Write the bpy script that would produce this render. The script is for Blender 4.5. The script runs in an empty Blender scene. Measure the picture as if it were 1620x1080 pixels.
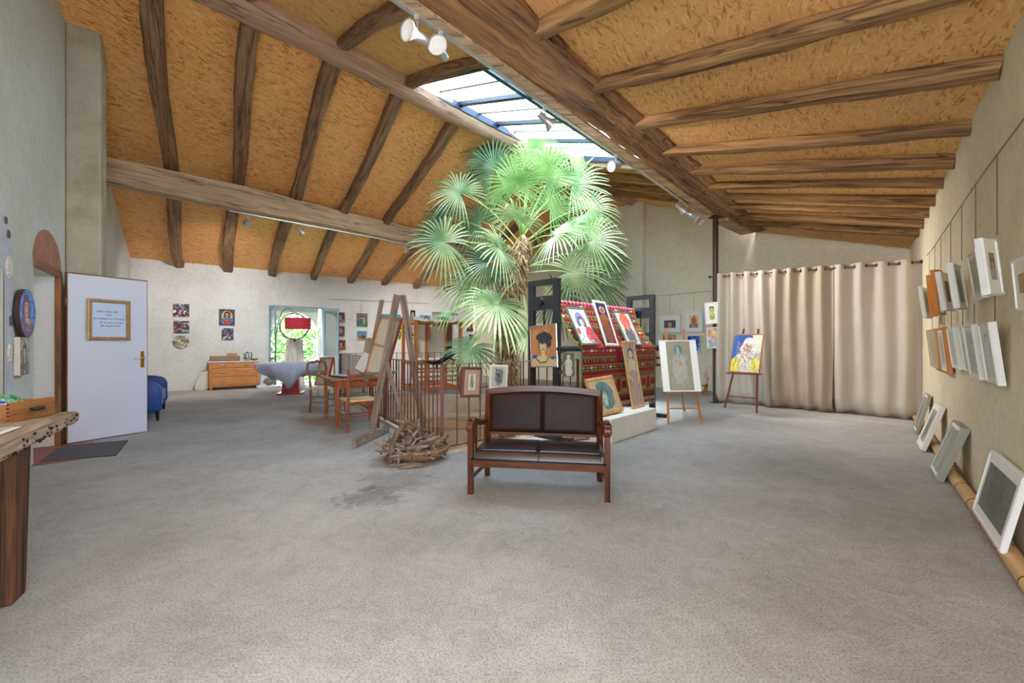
import bpy, bmesh, math, random
import numpy as np
from mathutils import Vector, Matrix
SC = bpy.context.scene
COL = SC.collection
FPX = 666.0; CH = 1.27; HOR = 543.0
# ---------------------------------------------------------------- camera
cam_d = bpy.data.cameras.new('camera'); cam = bpy.data.objects.new('camera', cam_d); COL.objects.link(cam)
cam_d.sensor_width = 36.0; cam_d.lens = FPX / 1620.0 * 36.0
cam_d.shift_y = (HOR - 540.0) / 1620.0
cam_d.clip_start = 0.05; cam_d.clip_end = 300
cam.location = (0, 0, CH); cam.rotation_euler = (math.pi / 2, 0, 0)
SC.camera = cam
# ---------------------------------------------------------------- world, sun, exposure
SC.view_settings.view_transform = 'Standard'; SC.view_settings.look = 'None'
SC.view_settings.gamma = 1.0; SC.view_settings.use_curve_mapping = False
SC.view_settings.exposure = 2.45
SC.cycles.max_bounces = 12; SC.cycles.diffuse_bounces = 8; SC.cycles.transparent_max_bounces = 16
SC.cycles.sample_clamp_indirect = 8.0
wd = bpy.data.worlds.new('world'); SC.world = wd; wd.use_nodes = True
wn = wd.node_tree; wn.nodes.clear()
w_out = wn.nodes.new('ShaderNodeOutputWorld'); w_bg = wn.nodes.new('ShaderNodeBackground')
w_tc = wn.nodes.new('ShaderNodeTexCoord'); w_no = wn.nodes.new('ShaderNodeTexNoise'); w_r = wn.nodes.new('ShaderNodeValToRGB')
w_no.inputs['Scale'].default_value = 2.2; w_no.inputs['Detail'].default_value = 6
w_r.color_ramp.elements[0].position = .35; w_r.color_ramp.elements[0].color = (.62, .82, 1.0, 1)
w_r.color_ramp.elements[1].position = .65; w_r.color_ramp.elements[1].color = (.95, .98, 1.0, 1)
wn.links.new(w_tc.outputs['Generated'], w_no.inputs['Vector']); wn.links.new(w_no.outputs['Fac'], w_r.inputs['Fac'])
wn.links.new(w_r.outputs['Color'], w_bg.inputs['Color']); w_bg.inputs['Strength'].default_value = 2.6
wn.links.new(w_bg.outputs[0], w_out.inputs['Surface'])
sun_d = bpy.data.lights.new('sun', 'SUN'); sun_d.energy = 5.0; sun_d.angle = math.radians(25); sun_d.color = (1, .97, .92)
sun = bpy.data.objects.new('sun', sun_d); COL.objects.link(sun)
sun.rotation_euler = Vector((.04, .20, -1)).to_track_quat('-Z', 'Y').to_euler()

# ---------------------------------------------------------------- helpers
def lin(c):
    c = c / 255.0
    return c / 12.92 if c <= .04045 else ((c + .055) / 1.055) ** 2.4
def S(r, g, b): return (lin(r), lin(g), lin(b), 1.0)
def R3(px, py): return Vector(((px - 810) / FPX, 1.0, (HOR - py) / FPX))
def at(px, py, d):
    r = R3(px, py); return Vector((r.x * d, d, CH + r.z * d))
def F(px, py, z=0.0):
    d = (CH - z) * FPX / (py - HOR); return Vector(((px - 810) / FPX * d, d, z))
def onplane(px, py, p, n):
    r = R3(px, py); o = Vector((0, 0, CH)); n = Vector(n)
    return o + r * ((Vector(p) - o).dot(n) / r.dot(n))
class Wall:
    """u runs along the wall, 'out' is toward the room"""
    def __init__(s, p, d, n):
        s.p = Vector((p[0], p[1], 0)); s.d = Vector((d[0], d[1], 0)).normalized(); s.n = Vector((n[0], n[1], 0)).normalized()
        s.n = (s.n - s.d * s.n.dot(s.d)).normalized()
    def pt(s, u, z=0, out=0): return s.p + s.d * u + s.n * out + Vector((0, 0, z))
    def hit(s, px, py, out=0):
        q = onplane(px, py, s.p + s.n * out, s.n); return (q - s.p).dot(s.d), q.z
    def mat(s, u, z, out=0, tilt=0, roll=0, yaw=0):
        """local X along wall to the viewer's right, Z up, -Y out of the wall"""
        x = s.d.copy(); y = -s.n; z_ = Vector((0, 0, 1))
        if x.cross(y).z < 0: x = -x
        m = Matrix((x, y, z_)).transposed().to_4x4()
        m.translation = s.pt(u, z, out)
        return m @ Matrix.Rotation(yaw, 4, 'Z') @ Matrix.Rotation(roll, 4, 'Y') @ Matrix.Rotation(tilt, 4, 'X')
WL = Wall((-5.68, 5.3), (.597, -.802), (.802, .597))       # left gable, u grows toward the camera
CL = Vector((-9.7, 10.7, 0))
WB = Wall(CL, (.788, .616), (.616, -.788))                 # window wall
WR = Wall((.94, 0), (.642, .766), (-.766, .642))           # right wall, u grows away
CR = Vector((8.28, 8.75, 0))
WG = Wall(CR, (-.766, .643), (-.643, -.766))               # far gable, u grows to the window wall

def nm(o, label=None, cat=None, group=None, kind=None):
    if label: o['label'] = label
    if cat: o['category'] = cat
    if group: o['group'] = group
    if kind: o['kind'] = kind
    return o
def empty(name, loc=(0, 0, 0), rz=0.0, m=None):
    o = bpy.data.objects.new(name, None); COL.objects.link(o); o.empty_display_size = .1
    if m is not None: o.matrix_world = m
    else:
        o.location = loc; o.rotation_euler = (0, 0, rz)
    return o
def thing(name, label, cat, loc=(0, 0, 0), rz=0.0, m=None, group=None):
    return nm(empty(name, loc, rz, m), label, cat, group)
class MB:
    def __init__(s): s.v = []; s.f = []; s.c = []; s.mi = []
    def add(s, vs, fs, mi=0):
        o = len(s.v); s.v += [tuple(v) for v in vs]; s.f += [tuple(i + o for i in f) for f in fs]; s.mi += [mi] * len(fs); return s
    def box(s, x0, x1, y0, y1, z0, z1, m=None, mi=0, b=0.0):
        if b > 0:
            bm = bmesh.new(); bmesh.ops.create_cube(bm, size=1)
            for v in bm.verts:
                v.co = Vector(((x0 + x1) / 2 + v.co.x * (x1 - x0), (y0 + y1) / 2 + v.co.y * (y1 - y0), (z0 + z1) / 2 + v.co.z * (z1 - z0)))
            bb = min(b, .45 * min(abs(x1 - x0), abs(y1 - y0), abs(z1 - z0)))
            bmesh.ops.bevel(bm, geom=bm.edges[:], offset=bb, segments=2, profile=.5, affect='EDGES')
            bm.verts.index_update()
            vs = [v.co.copy() for v in bm.verts]; fs = [[v.index for v in f.verts] for f in bm.faces]; bm.free()
        else:
            vs = [Vector((x, y, z)) for z in (z0, z1) for y in (y0, y1) for x in (x0, x1)]
            fs = [(0, 2, 3, 1), (4, 5, 7, 6), (0, 1, 5, 4), (2, 6, 7, 3), (0, 4, 6, 2), (1, 3, 7, 5)]
        if m is not None: vs = [m @ v for v in vs]
        return s.add(vs, fs, mi)
    def bar(s, p0, p1, w, h, up=(0, 0, 1), b=0.0, mi=0):
        p0 = Vector(p0); p1 = Vector(p1); x = (p1 - p0); L = x.length; x.normalize()
        up = Vector(up); y = up.cross(x)
        if y.length < 1e-4: y = Vector((0, 1, 0)).cross(x)
        y.normalize(); z = x.cross(y)
        m = Matrix((x, y, z)).transposed().to_4x4(); m.translation = p0
        return s.box(0, L, -w / 2, w / 2, -h / 2, h / 2, m, mi, b)
    def tube(s, pts, r, n=8, cap=True, mi=0):
        pts = [Vector(p) for p in pts]; k = len(pts)
        rr = r if isinstance(r, (list, tuple)) else [r] * k
        ref = None; vs = []
        for i, p in enumerate(pts):
            t = (pts[min(i + 1, k - 1)] - pts[max(i - 1, 0)]).normalized()
            if ref is None:
                ref = Vector((0, 0, 1)) if abs(t.z) < .9 else Vector((1, 0, 0))
            a = (ref - t * ref.dot(t)).normalized(); b = t.cross(a); ref = a
            for j in range(n):
                q = 2 * math.pi * j / n
                vs.append(p + (a * math.cos(q) + b * math.sin(q)) * rr[i])
        fs = [(i * n + j, i * n + (j + 1) % n, (i + 1) * n + (j + 1) % n, (i + 1) * n + j) for i in range(k - 1) for j in range(n)]
        if cap: fs += [tuple(reversed(range(n))), tuple(range((k - 1) * n, k * n))]
        return s.add(vs, fs, mi)
    def lathe(s, prof, n=16, m=None, mi=0, cap=True):
        vs = [Vector((r * math.cos(2 * math.pi * j / n), r * math.sin(2 * math.pi * j / n), z)) for r, z in prof for j in range(n)]
        if m is not None: vs = [m @ v for v in vs]
        k = len(prof)
        fs = [(i * n + j, i * n + (j + 1) % n, (i + 1) * n + (j + 1) % n, (i + 1) * n + j) for i in range(k - 1) for j in range(n)]
        if cap: fs += [tuple(reversed(range(n))), tuple(range((k - 1) * n, k * n))]
        return s.add(vs, fs, mi)
    def prism(s, poly, t0, t1, m=None, mi=0):
        """poly in XZ, extruded along Y from t0 to t1"""
        n = len(poly)
        vs = [Vector((x, t0, z)) for x, z in poly] + [Vector((x, t1, z)) for x, z in poly]
        if m is not None: vs = [m @ v for v in vs]
        fs = [tuple(range(n)), tuple(reversed(range(n, 2 * n)))] + [(i, i + n, (i + 1) % n + n, (i + 1) % n) for i in range(n)]
        return s.add(vs, fs, mi)
    def blob(s, c, r, sub=2, amp=.15, seed=0, sq=(1, 1, 1)):
        bm = bmesh.new(); bmesh.ops.create_icosphere(bm, subdivisions=sub, radius=1)
        rnd = random.Random(seed); ph = [rnd.uniform(0, 6) for _ in range(6)]
        vs = []
        bm.verts.index_update()
        for v in bm.verts:
            q = v.co
            k = 1 + amp * (math.sin(3 * q.x + ph[0]) * math.sin(4 * q.y + ph[1]) + math.sin(5 * q.z + ph[2]) * .6)
            vs.append(Vector(c) + Vector((q.x * sq[0], q.y * sq[1], q.z * sq[2])) * r * k)
        fs = [[v.index for v in f.verts] for f in bm.faces]; bm.free()
        return s.add(vs, fs)
    def build(s, name, mats, parent=None, smooth=False, m=None, kind=None, bevel=0):
        me = bpy.data.meshes.new(name); me.from_pydata(s.v, [], s.f)
        bm = bmesh.new(); bm.from_mesh(me); bmesh.ops.recalc_face_normals(bm, faces=bm.faces); bm.to_mesh(me); bm.free()
        if not isinstance(mats, (list, tuple)): mats = [mats]
        for mm in mats: me.materials.append(mm)
        if len(mats) > 1: me.polygons.foreach_set('material_index', s.mi)
        if smooth:
            me.polygons.foreach_set('use_smooth', [True] * len(me.polygons))
            try: me.set_sharp_from_angle(angle=math.radians(40))
            except Exception: pass
        me.update()
        o = bpy.data.objects.new(name, me); COL.objects.link(o)
        if parent is not None: o.parent = parent
        if m is not None: o.matrix_local = m
        if kind: o['kind'] = kind
        return o
def copy_tree(o, parent=None):
    c = o.copy(); COL.objects.link(c)
    if parent is not None:
        c.parent = parent
    for ch in list(o.children): 
        d = copy_tree(ch, c); d.matrix_local = ch.matrix_local
    return c

# ---------------------------------------------------------------- materials
def nodes(name):
    m = bpy.data.materials.new(name); m.use_nodes = True; nt = m.node_tree
    b = nt.nodes['Principled BSDF']; return m, nt, b
def plain(name, c, rough=.6, metal=0.0, var=.12, scale=18.0, bump=.0, spec=.4, stretch=None, c2=None, detail=5, sheen=0):
    m, nt, b = nodes(name)
    tc = nt.nodes.new('ShaderNodeTexCoord'); mp = nt.nodes.new('ShaderNodeMapping'); no = nt.nodes.new('ShaderNodeTexNoise')
    rp = nt.nodes.new('ShaderNodeValToRGB')
    if stretch: mp.inputs['Scale'].default_value = stretch
    no.inputs['Scale'].default_value = scale; no.inputs['Detail'].default_value = detail
    d = [max(0, x * (1 - var)) for x in c[:3]] if c2 is None else c2[:3]
    rp.color_ramp.elements[0].position = .32; rp.color_ramp.elements[0].color = (*d, 1)
    rp.color_ramp.elements[1].position = .68; rp.color_ramp.elements[1].color = (*[min(1, x * (1 + (var if c2 is None else 0))) for x in c[:3]], 1)
    L = nt.links.new
    L(tc.outputs['Object'], mp.inputs[0]); L(mp.outputs[0], no.inputs['Vector']); L(no.outputs['Fac'], rp.inputs[0]); L(rp.outputs[0], b.inputs['Base Color'])
    b.inputs['Roughness'].default_value = rough; b.inputs['Metallic'].default_value = metal; b.inputs['Specular IOR Level'].default_value = spec
    if bump:
        bp = nt.nodes.new('ShaderNodeBump'); bp.inputs['Strength'].default_value = bump; bp.inputs['Distance'].default_value = .01
        L(no.outputs['Fac'], bp.inputs['Height']); L(bp.outputs[0], b.inputs['Normal'])
    return m
def wood(name, c, c2, axis='X', rough=.55, k=1.0, bump=.3, spec=.35, cracks=0.0):
    """grain stretched along one object axis, with wide bands, fine fibre and dark checks"""
    m, nt, b = nodes(name); L = nt.links.new; N = nt.nodes.new
    st = {'X': (.06, 1, 1), 'Y': (1, .06, 1), 'Z': (1, 1, .06)}[axis]
    tc = N('ShaderNodeTexCoord'); mp = N('ShaderNodeMapping'); mp.inputs['Scale'].default_value = st
    oi = N('ShaderNodeObjectInfo'); ad = N('ShaderNodeVectorMath'); ad.operation = 'ADD'
    sc = N('ShaderNodeVectorMath'); sc.operation = 'SCALE'; sc.inputs['Scale'].default_value = 17
    cv = N('ShaderNodeCombineXYZ'); L(oi.outputs['Random'], cv.inputs[0]); L(oi.outputs['Random'], cv.inputs[1]); L(cv.outputs[0], sc.inputs[0])
    L(tc.outputs['Object'], ad.inputs[0]); L(sc.outputs[0], ad.inputs[1]); L(ad.outputs[0], mp.inputs[0])
    n1 = N('ShaderNodeTexNoise'); n1.inputs['Scale'].default_value = 9 * k; n1.inputs['Detail'].default_value = 6; n1.inputs['Distortion'].default_value = .6
    n2 = N('ShaderNodeTexNoise'); n2.inputs['Scale'].default_value = 45 * k; n2.inputs['Detail'].default_value = 5
    L(mp.outputs[0], n1.inputs['Vector']); L(mp.outputs[0], n2.inputs['Vector'])
    mx = N('ShaderNodeMath'); mx.operation = 'MULTIPLY_ADD'; mx.inputs[1].default_value = .45
    m2 = N('ShaderNodeMath'); m2.operation = 'MULTIPLY'; m2.inputs[1].default_value = .55
    L(n1.outputs['Fac'], m2.inputs[0]); L(n2.outputs['Fac'], mx.inputs[0]); L(m2.outputs[0], mx.inputs[2])
    rp = N('ShaderNodeValToRGB'); e = rp.color_ramp.elements
    e[0].position = .36; e[0].color = c2; e[1].position = .62; e[1].color = c
    L(mx.outputs[0], rp.inputs[0]); L(rp.outputs[0], b.inputs['Base Color'])
    if cracks:
        n3 = N('ShaderNodeTexNoise'); n3.inputs['Scale'].default_value = 5 * k; n3.inputs['Detail'].default_value = 3; n3.inputs['Distortion'].default_value = .3
        mp3 = N('ShaderNodeMapping'); mp3.inputs['Scale'].default_value = tuple(x * (1.6 if x == 1 else .9) for x in st)
        L(ad.outputs[0], mp3.inputs[0]); L(mp3.outputs[0], n3.inputs['Vector'])
        ab = N('ShaderNodeMath'); ab.operation = 'SUBTRACT'; ab.inputs[1].default_value = .5; L(n3.outputs['Fac'], ab.inputs[0])
        a2 = N('ShaderNodeMath'); a2.operation = 'ABSOLUTE'; L(ab.outputs[0], a2.inputs[0])
        r3 = N('ShaderNodeValToRGB'); r3.color_ramp.elements[0].position = .0; r3.color_ramp.elements[0].color = (1 - cracks,) * 3 + (1,)
        r3.color_ramp.elements[1].position = .022; r3.color_ramp.elements[1].color = (1, 1, 1, 1); L(a2.outputs[0], r3.inputs[0])
        mm = N('ShaderNodeMix'); mm.data_type = 'RGBA'; mm.blend_type = 'MULTIPLY'; mm.inputs[0].default_value = 1
        L(rp.outputs[0], mm.inputs[6]); L(r3.outputs[0], mm.inputs[7]); L(mm.outputs[2], b.inputs['Base Color'])
    bp = N('ShaderNodeBump'); bp.inputs['Strength'].default_value = bump; bp.inputs['Distance'].default_value = .006
    L(mx.outputs[0], bp.inputs['Height']); L(bp.outputs[0], b.inputs['Normal'])
    b.inputs['Roughness'].default_value = rough; b.inputs['Specular IOR Level'].default_value = spec
    return m
def plaster(name, c, c2, c3, bump=.25, sc=1.0):
    m, nt, b = nodes(name); L = nt.links.new; N = nt.nodes.new
    tc = N('ShaderNodeTexCoord'); n1 = N('ShaderNodeTexNoise'); n1.inputs['Scale'].default_value = .55 * sc; n1.inputs['Detail'].default_value = 8; n1.inputs['Roughness'].default_value = .62
    n2 = N('ShaderNodeTexNoise'); n2.inputs['Scale'].default_value = 14 * sc; n2.inputs['Detail'].default_value = 6
    L(tc.outputs['Object'], n1.inputs['Vector']); L(tc.outputs['Object'], n2.inputs['Vector'])
    rp = N('ShaderNodeValToRGB'); e = rp.color_ramp.elements; e[0].position = .3; e[0].color = c3; e[1].position = .7; e[1].color = c
    q = e.new(.5); q.color = c2
    L(n1.outputs['Fac'], rp.inputs[0])
    mm = N('ShaderNodeMix'); mm.data_type = 'RGBA'; mm.blend_type = 'MULTIPLY'; mm.inputs[0].default_value = 1
    r2 = N('ShaderNodeValToRGB'); r2.color_ramp.elements[0].position = .3; r2.color_ramp.elements[0].color = (.9, .9, .9, 1); r2.color_ramp.elements[1].position = .6
    L(n2.outputs['Fac'], r2.inputs[0]); L(rp.outputs[0], mm.inputs[6]); L(r2.outputs[0], mm.inputs[7]); L(mm.outputs[2], b.inputs['Base Color'])
    bp = N('ShaderNodeBump'); bp.inputs['Strength'].default_value = bump; bp.inputs['Distance'].default_value = .02
    L(n2.outputs['Fac'], bp.inputs['Height']); L(bp.outputs[0], b.inputs['Normal'])
    b.inputs['Roughness'].default_value = .92; b.inputs['Specular IOR Level'].default_value = .15
    return m
def osb(name, hi, mid, lo):
    """pressed wood flakes lying at many angles"""
    m, nt, b = nodes(name); L = nt.links.new; N = nt.nodes.new
    tc = N('ShaderNodeTexCoord'); outs = []
    wn_ = N('ShaderNodeTexNoise'); wn_.inputs['Scale'].default_value = 5; wn_.inputs['Detail'].default_value = 2; L(tc.outputs['Object'], wn_.inputs['Vector'])
    for i, (rot, s) in enumerate(((.25, 1.0), (1.1, 1.1), (-.6, .95), (2.1, 1.05))):
        mp = N('ShaderNodeMapping'); mp.vector_type = 'POINT'
        mr = N('ShaderNodeVectorRotate'); mr.rotation_type = 'Z_AXIS'; mr.inputs['Angle'].default_value = rot
        L(tc.outputs['Object'], mr.inputs['Vector']); L(mr.outputs[0], mp.inputs[0])
        mp.inputs['Scale'].default_value = (11 * s, 60 * s, 11); mp.inputs['Location'].default_value = (i * 3.1, i * 7.7, 0)
        mxv = N('ShaderNodeMix'); mxv.data_type = 'VECTOR'; mxv.inputs[0].default_value = .0; L(mp.outputs[0], mxv.inputs[4])
        vo = N('ShaderNodeTexVoronoi'); vo.feature = 'F1'; vo.inputs['Scale'].default_value = 1; vo.inputs['Randomness'].default_value = 1
        L(mp.outputs[0], vo.inputs['Vector'])
        sp = N('ShaderNodeSeparateColor'); L(vo.outputs['Color'], sp.inputs[0]); outs.append((sp, vo))
        nt.nodes.remove(mxv)
    v = outs[0][0].outputs[0]
    for i, (sp, vo) in enumerate(outs[1:]):
        g = N('ShaderNodeMath'); g.operation = 'GREATER_THAN'; g.inputs[1].default_value = .52; L(sp.outputs[1], g.inputs[0])
        mm = N('ShaderNodeMix'); mm.data_type = 'FLOAT'; L(g.outputs[0], mm.inputs[0]); L(v, mm.inputs[2]); L(sp.outputs[0], mm.inputs[3]); v = mm.outputs[0]
    ln = N('ShaderNodeTexNoise'); ln.inputs['Scale'].default_value = 1.1; ln.inputs['Detail'].default_value = 3; L(tc.outputs['Object'], ln.inputs['Vector'])
    ma = N('ShaderNodeMath'); ma.operation = 'MULTIPLY_ADD'; ma.inputs[1].default_value = .5; ma.inputs[2].default_value = -.25
    L(ln.outputs['Fac'], ma.inputs[0]); ad = N('ShaderNodeMath'); ad.operation = 'ADD'; L(v, ad.inputs[0]); L(ma.outputs[0], ad.inputs[1])
    rp = N('ShaderNodeValToRGB'); e = rp.color_ramp.elements; e[0].position = .0; e[0].color = lo; e[1].position = 1; e[1].color = hi
    q = e.new(.22); q.color = mid; q = e.new(.8); q.color = tuple((mid[i] * .5 + hi[i] * .5) for i in range(3)) + (1,)
    L(ad.outputs[0], rp.inputs[0]); L(rp.outputs[0], b.inputs['Base Color'])
    b.inputs['Roughness'].default_value = .6; b.inputs['Specular IOR Level'].default_value = .3
    bp = N('ShaderNodeBump'); bp.inputs['Strength'].default_value = .25; bp.inputs['Distance'].default_value = .004; L(v, bp.inputs['Height']); L(bp.outputs[0], b.inputs['Normal'])
    return m
def floor_mat(name):
    m, nt, b = nodes(name); L = nt.links.new; N = nt.nodes.new
    tc = N('ShaderNodeTexCoord')
    n1 = N('ShaderNodeTexNoise'); n1.inputs['Scale'].default_value = .8; n1.inputs['Detail'].default_value = 9; n1.inputs['Roughness'].default_value = .65
    n2 = N('ShaderNodeTexNoise'); n2.inputs['Scale'].default_value = 95; n2.inputs['Detail'].default_value = 4; n2.inputs['Roughness'].default_value = .8
    n3 = N('ShaderNodeTexNoise'); n3.inputs['Scale'].default_value = 9; n3.inputs['Detail'].default_value = 8; n3.inputs['Distortion'].default_value = 1.2
    vo = N('ShaderNodeTexVoronoi'); vo.inputs['Scale'].default_value = 13
    for n in (n1, n2, n3, vo): L(tc.outputs['Object'], n.inputs['Vector'])
    rp = N('ShaderNodeValToRGB'); e = rp.color_ramp.elements; e[0].position = .28; e[0].color = S(160, 156, 153); e[1].position = .72; e[1].color = S(202, 199, 197)
    L(n1.outputs['Fac'], rp.inputs[0])
    r2 = N('ShaderNodeValToRGB'); e = r2.color_ramp.elements; e[0].position = .34; e[0].color = (.46, .45, .44, 1); e[1].position = .54; e[1].color = (1, 1, 1, 1); L(n2.outputs['Fac'], r2.inputs[0])
    r3 = N('ShaderNodeValToRGB'); e = r3.color_ramp.elements; e[0].position = .3; e[0].color = (.88, .87, .85, 1); e[1].position = .6; e[1].color = (1, 1, 1, 1); L(n3.outputs['Fac'], r3.inputs[0])
    r4 = N('ShaderNodeValToRGB'); e = r4.color_ramp.elements; e[0].position = .035; e[0].color = (.45, .42, .4, 1); e[1].position = .06; e[1].color = (1, 1, 1, 1); L(vo.outputs['Distance'], r4.inputs[0])
    # two grey stains near the middle of the floor
    c = rp.outputs[0]
    for r in (r2, r3, r4):
        mm = N('ShaderNodeMix'); mm.data_type = 'RGBA'; mm.blend_type = 'MULTIPLY'; mm.inputs[0].default_value = 1 if r is not r4 else .6
        L(c, mm.inputs[6]); L(r.outputs[0], mm.inputs[7]); c = mm.outputs[2]
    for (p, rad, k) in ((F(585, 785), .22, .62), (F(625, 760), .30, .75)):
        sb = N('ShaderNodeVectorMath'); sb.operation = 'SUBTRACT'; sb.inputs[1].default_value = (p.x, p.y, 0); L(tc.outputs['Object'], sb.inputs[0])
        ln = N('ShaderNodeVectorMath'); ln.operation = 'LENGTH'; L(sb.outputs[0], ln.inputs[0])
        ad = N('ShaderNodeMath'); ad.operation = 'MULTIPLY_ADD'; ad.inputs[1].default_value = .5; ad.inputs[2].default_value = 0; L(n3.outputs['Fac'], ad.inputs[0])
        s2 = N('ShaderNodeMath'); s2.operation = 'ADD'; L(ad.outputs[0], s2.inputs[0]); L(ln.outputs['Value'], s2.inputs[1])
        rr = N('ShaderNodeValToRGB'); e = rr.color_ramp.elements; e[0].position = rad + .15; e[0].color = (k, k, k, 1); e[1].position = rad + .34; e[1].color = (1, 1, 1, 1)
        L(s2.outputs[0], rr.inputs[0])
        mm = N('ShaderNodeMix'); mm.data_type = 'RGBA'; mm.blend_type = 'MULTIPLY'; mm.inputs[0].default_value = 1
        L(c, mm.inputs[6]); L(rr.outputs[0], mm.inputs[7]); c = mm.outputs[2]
    L(c, b.inputs['Base Color'])
    a = N('ShaderNodeMath'); a.operation = 'MULTIPLY_ADD'; a.inputs[1].default_value = .6; L(n2.outputs['Fac'], a.inputs[0]); L(n3.outputs['Fac'], a.inputs[2])
    bp = N('ShaderNodeBump'); bp.inputs['Strength'].default_value = .55; bp.inputs['Distance'].default_value = .02; L(a.outputs[0], bp.inputs['Height']); L(bp.outputs[0], b.inputs['Normal'])
    b.inputs['Roughness'].default_value = .88; b.inputs['Specular IOR Level'].default_value = .25
    return m
def vcol(name, rough=.6, spec=.3, bump=0):
    m, nt, b = nodes(name); a = nt.nodes.new('ShaderNodeAttribute'); a.attribute_name = 'paint'
    nt.links.new(a.outputs['Color'], b.inputs['Base Color']); b.inputs['Roughness'].default_value = rough; b.inputs['Specular IOR Level'].default_value = spec
    if bump:
        tc = nt.nodes.new('ShaderNodeTexCoord'); no = nt.nodes.new('ShaderNodeTexNoise'); no.inputs['Scale'].default_value = 150; no.inputs['Detail'].default_value = 3
        bp = nt.nodes.new('ShaderNodeBump'); bp.inputs['Strength'].default_value = bump; bp.inputs['Distance'].default_value = .004
        nt.links.new(tc.outputs['Object'], no.inputs['Vector']); nt.links.new(no.outputs['Fac'], bp.inputs['Height']); nt.links.new(bp.outputs[0], b.inputs['Normal'])
    return m
def glass(name, tint, gl=.06, rough=.02):
    m, nt, b = nodes(name); nt.nodes.remove(b); o = nt.nodes['Material Output']; N = nt.nodes.new
    t = N('ShaderNodeBsdfTransparent'); t.inputs[0].default_value = tint; g = N('ShaderNodeBsdfGlossy'); g.inputs['Roughness'].default_value = rough
    mx = N('ShaderNodeMixShader'); mx.inputs[0].default_value = gl
    nt.links.new(t.outputs[0], mx.inputs[1]); nt.links.new(g.outputs[0], mx.inputs[2]); nt.links.new(mx.outputs[0], o.inputs[0]); return m
M = {}
M['floor'] = floor_mat('rough concrete screed')
M['wall_l'] = plaster('cool lime plaster', S(214, 214, 208), S(204, 204, 196), S(190, 188, 176))
M['wall_b'] = plaster('white lime plaster', S(224, 224, 222), S(214, 213, 210), S(196, 192, 186))
M['wall_r'] = plaster('warm lime plaster', S(230, 221, 192), S(222, 211, 182), S(206, 194, 164))
M['wall_g'] = plaster('pale lime plaster', S(236, 231, 212), S(228, 221, 200), S(212, 202, 178))
M['column'] = plaster('stained plaster', S(196, 186, 166), S(182, 170, 148), S(160, 146, 122), sc=3)
M['osb_l'] = osb('flake board left', S(248, 192, 122), S(232, 162, 92), S(176, 116, 64))
M['osb_r'] = osb('flake board right', S(236, 186, 122), S(220, 162, 98), S(176, 122, 70))
M['beam'] = wood('rough old oak', S(170, 122, 80), S(98, 64, 42), 'X', .75, .9, .8, cracks=.8)
M['beam_pale'] = wood('pale sawn beam', S(204, 172, 136), S(158, 124, 94), 'X', .75, .8, .6, cracks=.65)
M['beam_pink'] = wood('reddish pale beam', S(202, 164, 136), S(160, 118, 98), 'X', .7, .8, .6, cracks=.6)
M['rafter'] = wood('dark rafter wood', S(164, 124, 90), S(100, 70, 50), 'X', .8, 1.3, .9, cracks=.6)
M['rafter_r'] = wood('golden rafter wood', S(172, 130, 84), S(104, 70, 42), 'X', .8, 1.0, .8, cracks=.7)
M['steel'] = plain('blue grey steel', S(44, 52, 68), .4, .3, .1)
M['pane'] = glass('skylight glass', (.80, .90, .96, 1))
M['black'] = plain('matt black paint', S(34, 34, 36), .45, 0, .2, 20, .1)
M['white'] = plain('white paint', S(226, 226, 230), .5, 0, .03)
M['offwhite'] = plain('off-white frame paint', S(214, 212, 206), .5, 0, .04)
M['chrome'] = plain('brushed metal', S(190, 190, 190), .25, .9, .05)
M['brownsteel'] = plain('dark brown steel', S(70, 52, 46), .5, .2, .1)
M['art'] = vcol('painted surface', .55, .3, .15)
M['cable'] = plain('steel cable', S(130, 128, 120), .4, .7, .05)
# ================================================================= the shell
EAVE = 3.45; SLL = .305
def zl(x, y): return EAVE + SLL * ((x - CL.x) * .616 - (y - CL.y) * .788)
def zr(x, y): return 3.24 + .2245 * (.94 + .838 * y - x)
# the ridge beam axis and the big purlin axis in plan
L1a = Vector((-3.95, 5.27, 0)); L1b = Vector((3.56, 12.72, 0)); L1d = (L1b - L1a).normalized()
Ba = Vector((-.85, 3.34, 0)); Bb = Vector((5.55, 10.32, 0)); Bd = (Bb - Ba).normalized(); Bn = Vector((Bd.y, -Bd.x, 0))
L1n = Vector((L1d.y, -L1d.x, 0))
def l1(t): return L1a + L1d * t
def bl(t): return Ba + Bn * .25 + Bd * t
K1 = Vector((-1.8, 7.06, 5.70)); K2 = Vector((3.80, 12.5, 5.45)); K3 = Vector((.2, 4.48, 4.45))
KN = (K2 - K1).cross(K3 - K1).normalized()
def zk(x, y): return K1.z - ((x - K1.x) * KN.x + (y - K1.y) * KN.y) / KN.z
def side(p, a, n): return (Vector((p[0], p[1], 0)) - a).dot(n)
def zroof(x, y):
    if side((x, y), L1a + L1n * .15, L1n) < 0: return zl(x, y)
    if side((x, y), Ba + Bn * .25, Bn) < 0: return zk(x, y)
    return zr(x, y)

# floor with the stairwell opening
A_ = Vector((-.74, 4.90, 0)); B_ = Vector((1.95, 7.25, 0)); C_ = Vector((1.1, 11.3, 0)); D_ = Vector((-3.95, 9.75, 0))
mb = MB()
O = [Vector((-1.0, -3.5, 0)), Vector((9.5, 8.0, 0)), Vector((-1.2, 18, 0)), Vector((-10.8, 10.9, 0))]
I = [A_, B_, C_, D_]
for i in range(4):
    j = (i + 1) % 4
    a, b_, c, d = O[i], O[j], I[j], I[i]
    mb.add([a, b_, c, d], [(0, 1, 2, 3)])
floor = mb.build('floor', M['floor']); nm(floor, kind='structure')
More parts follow.
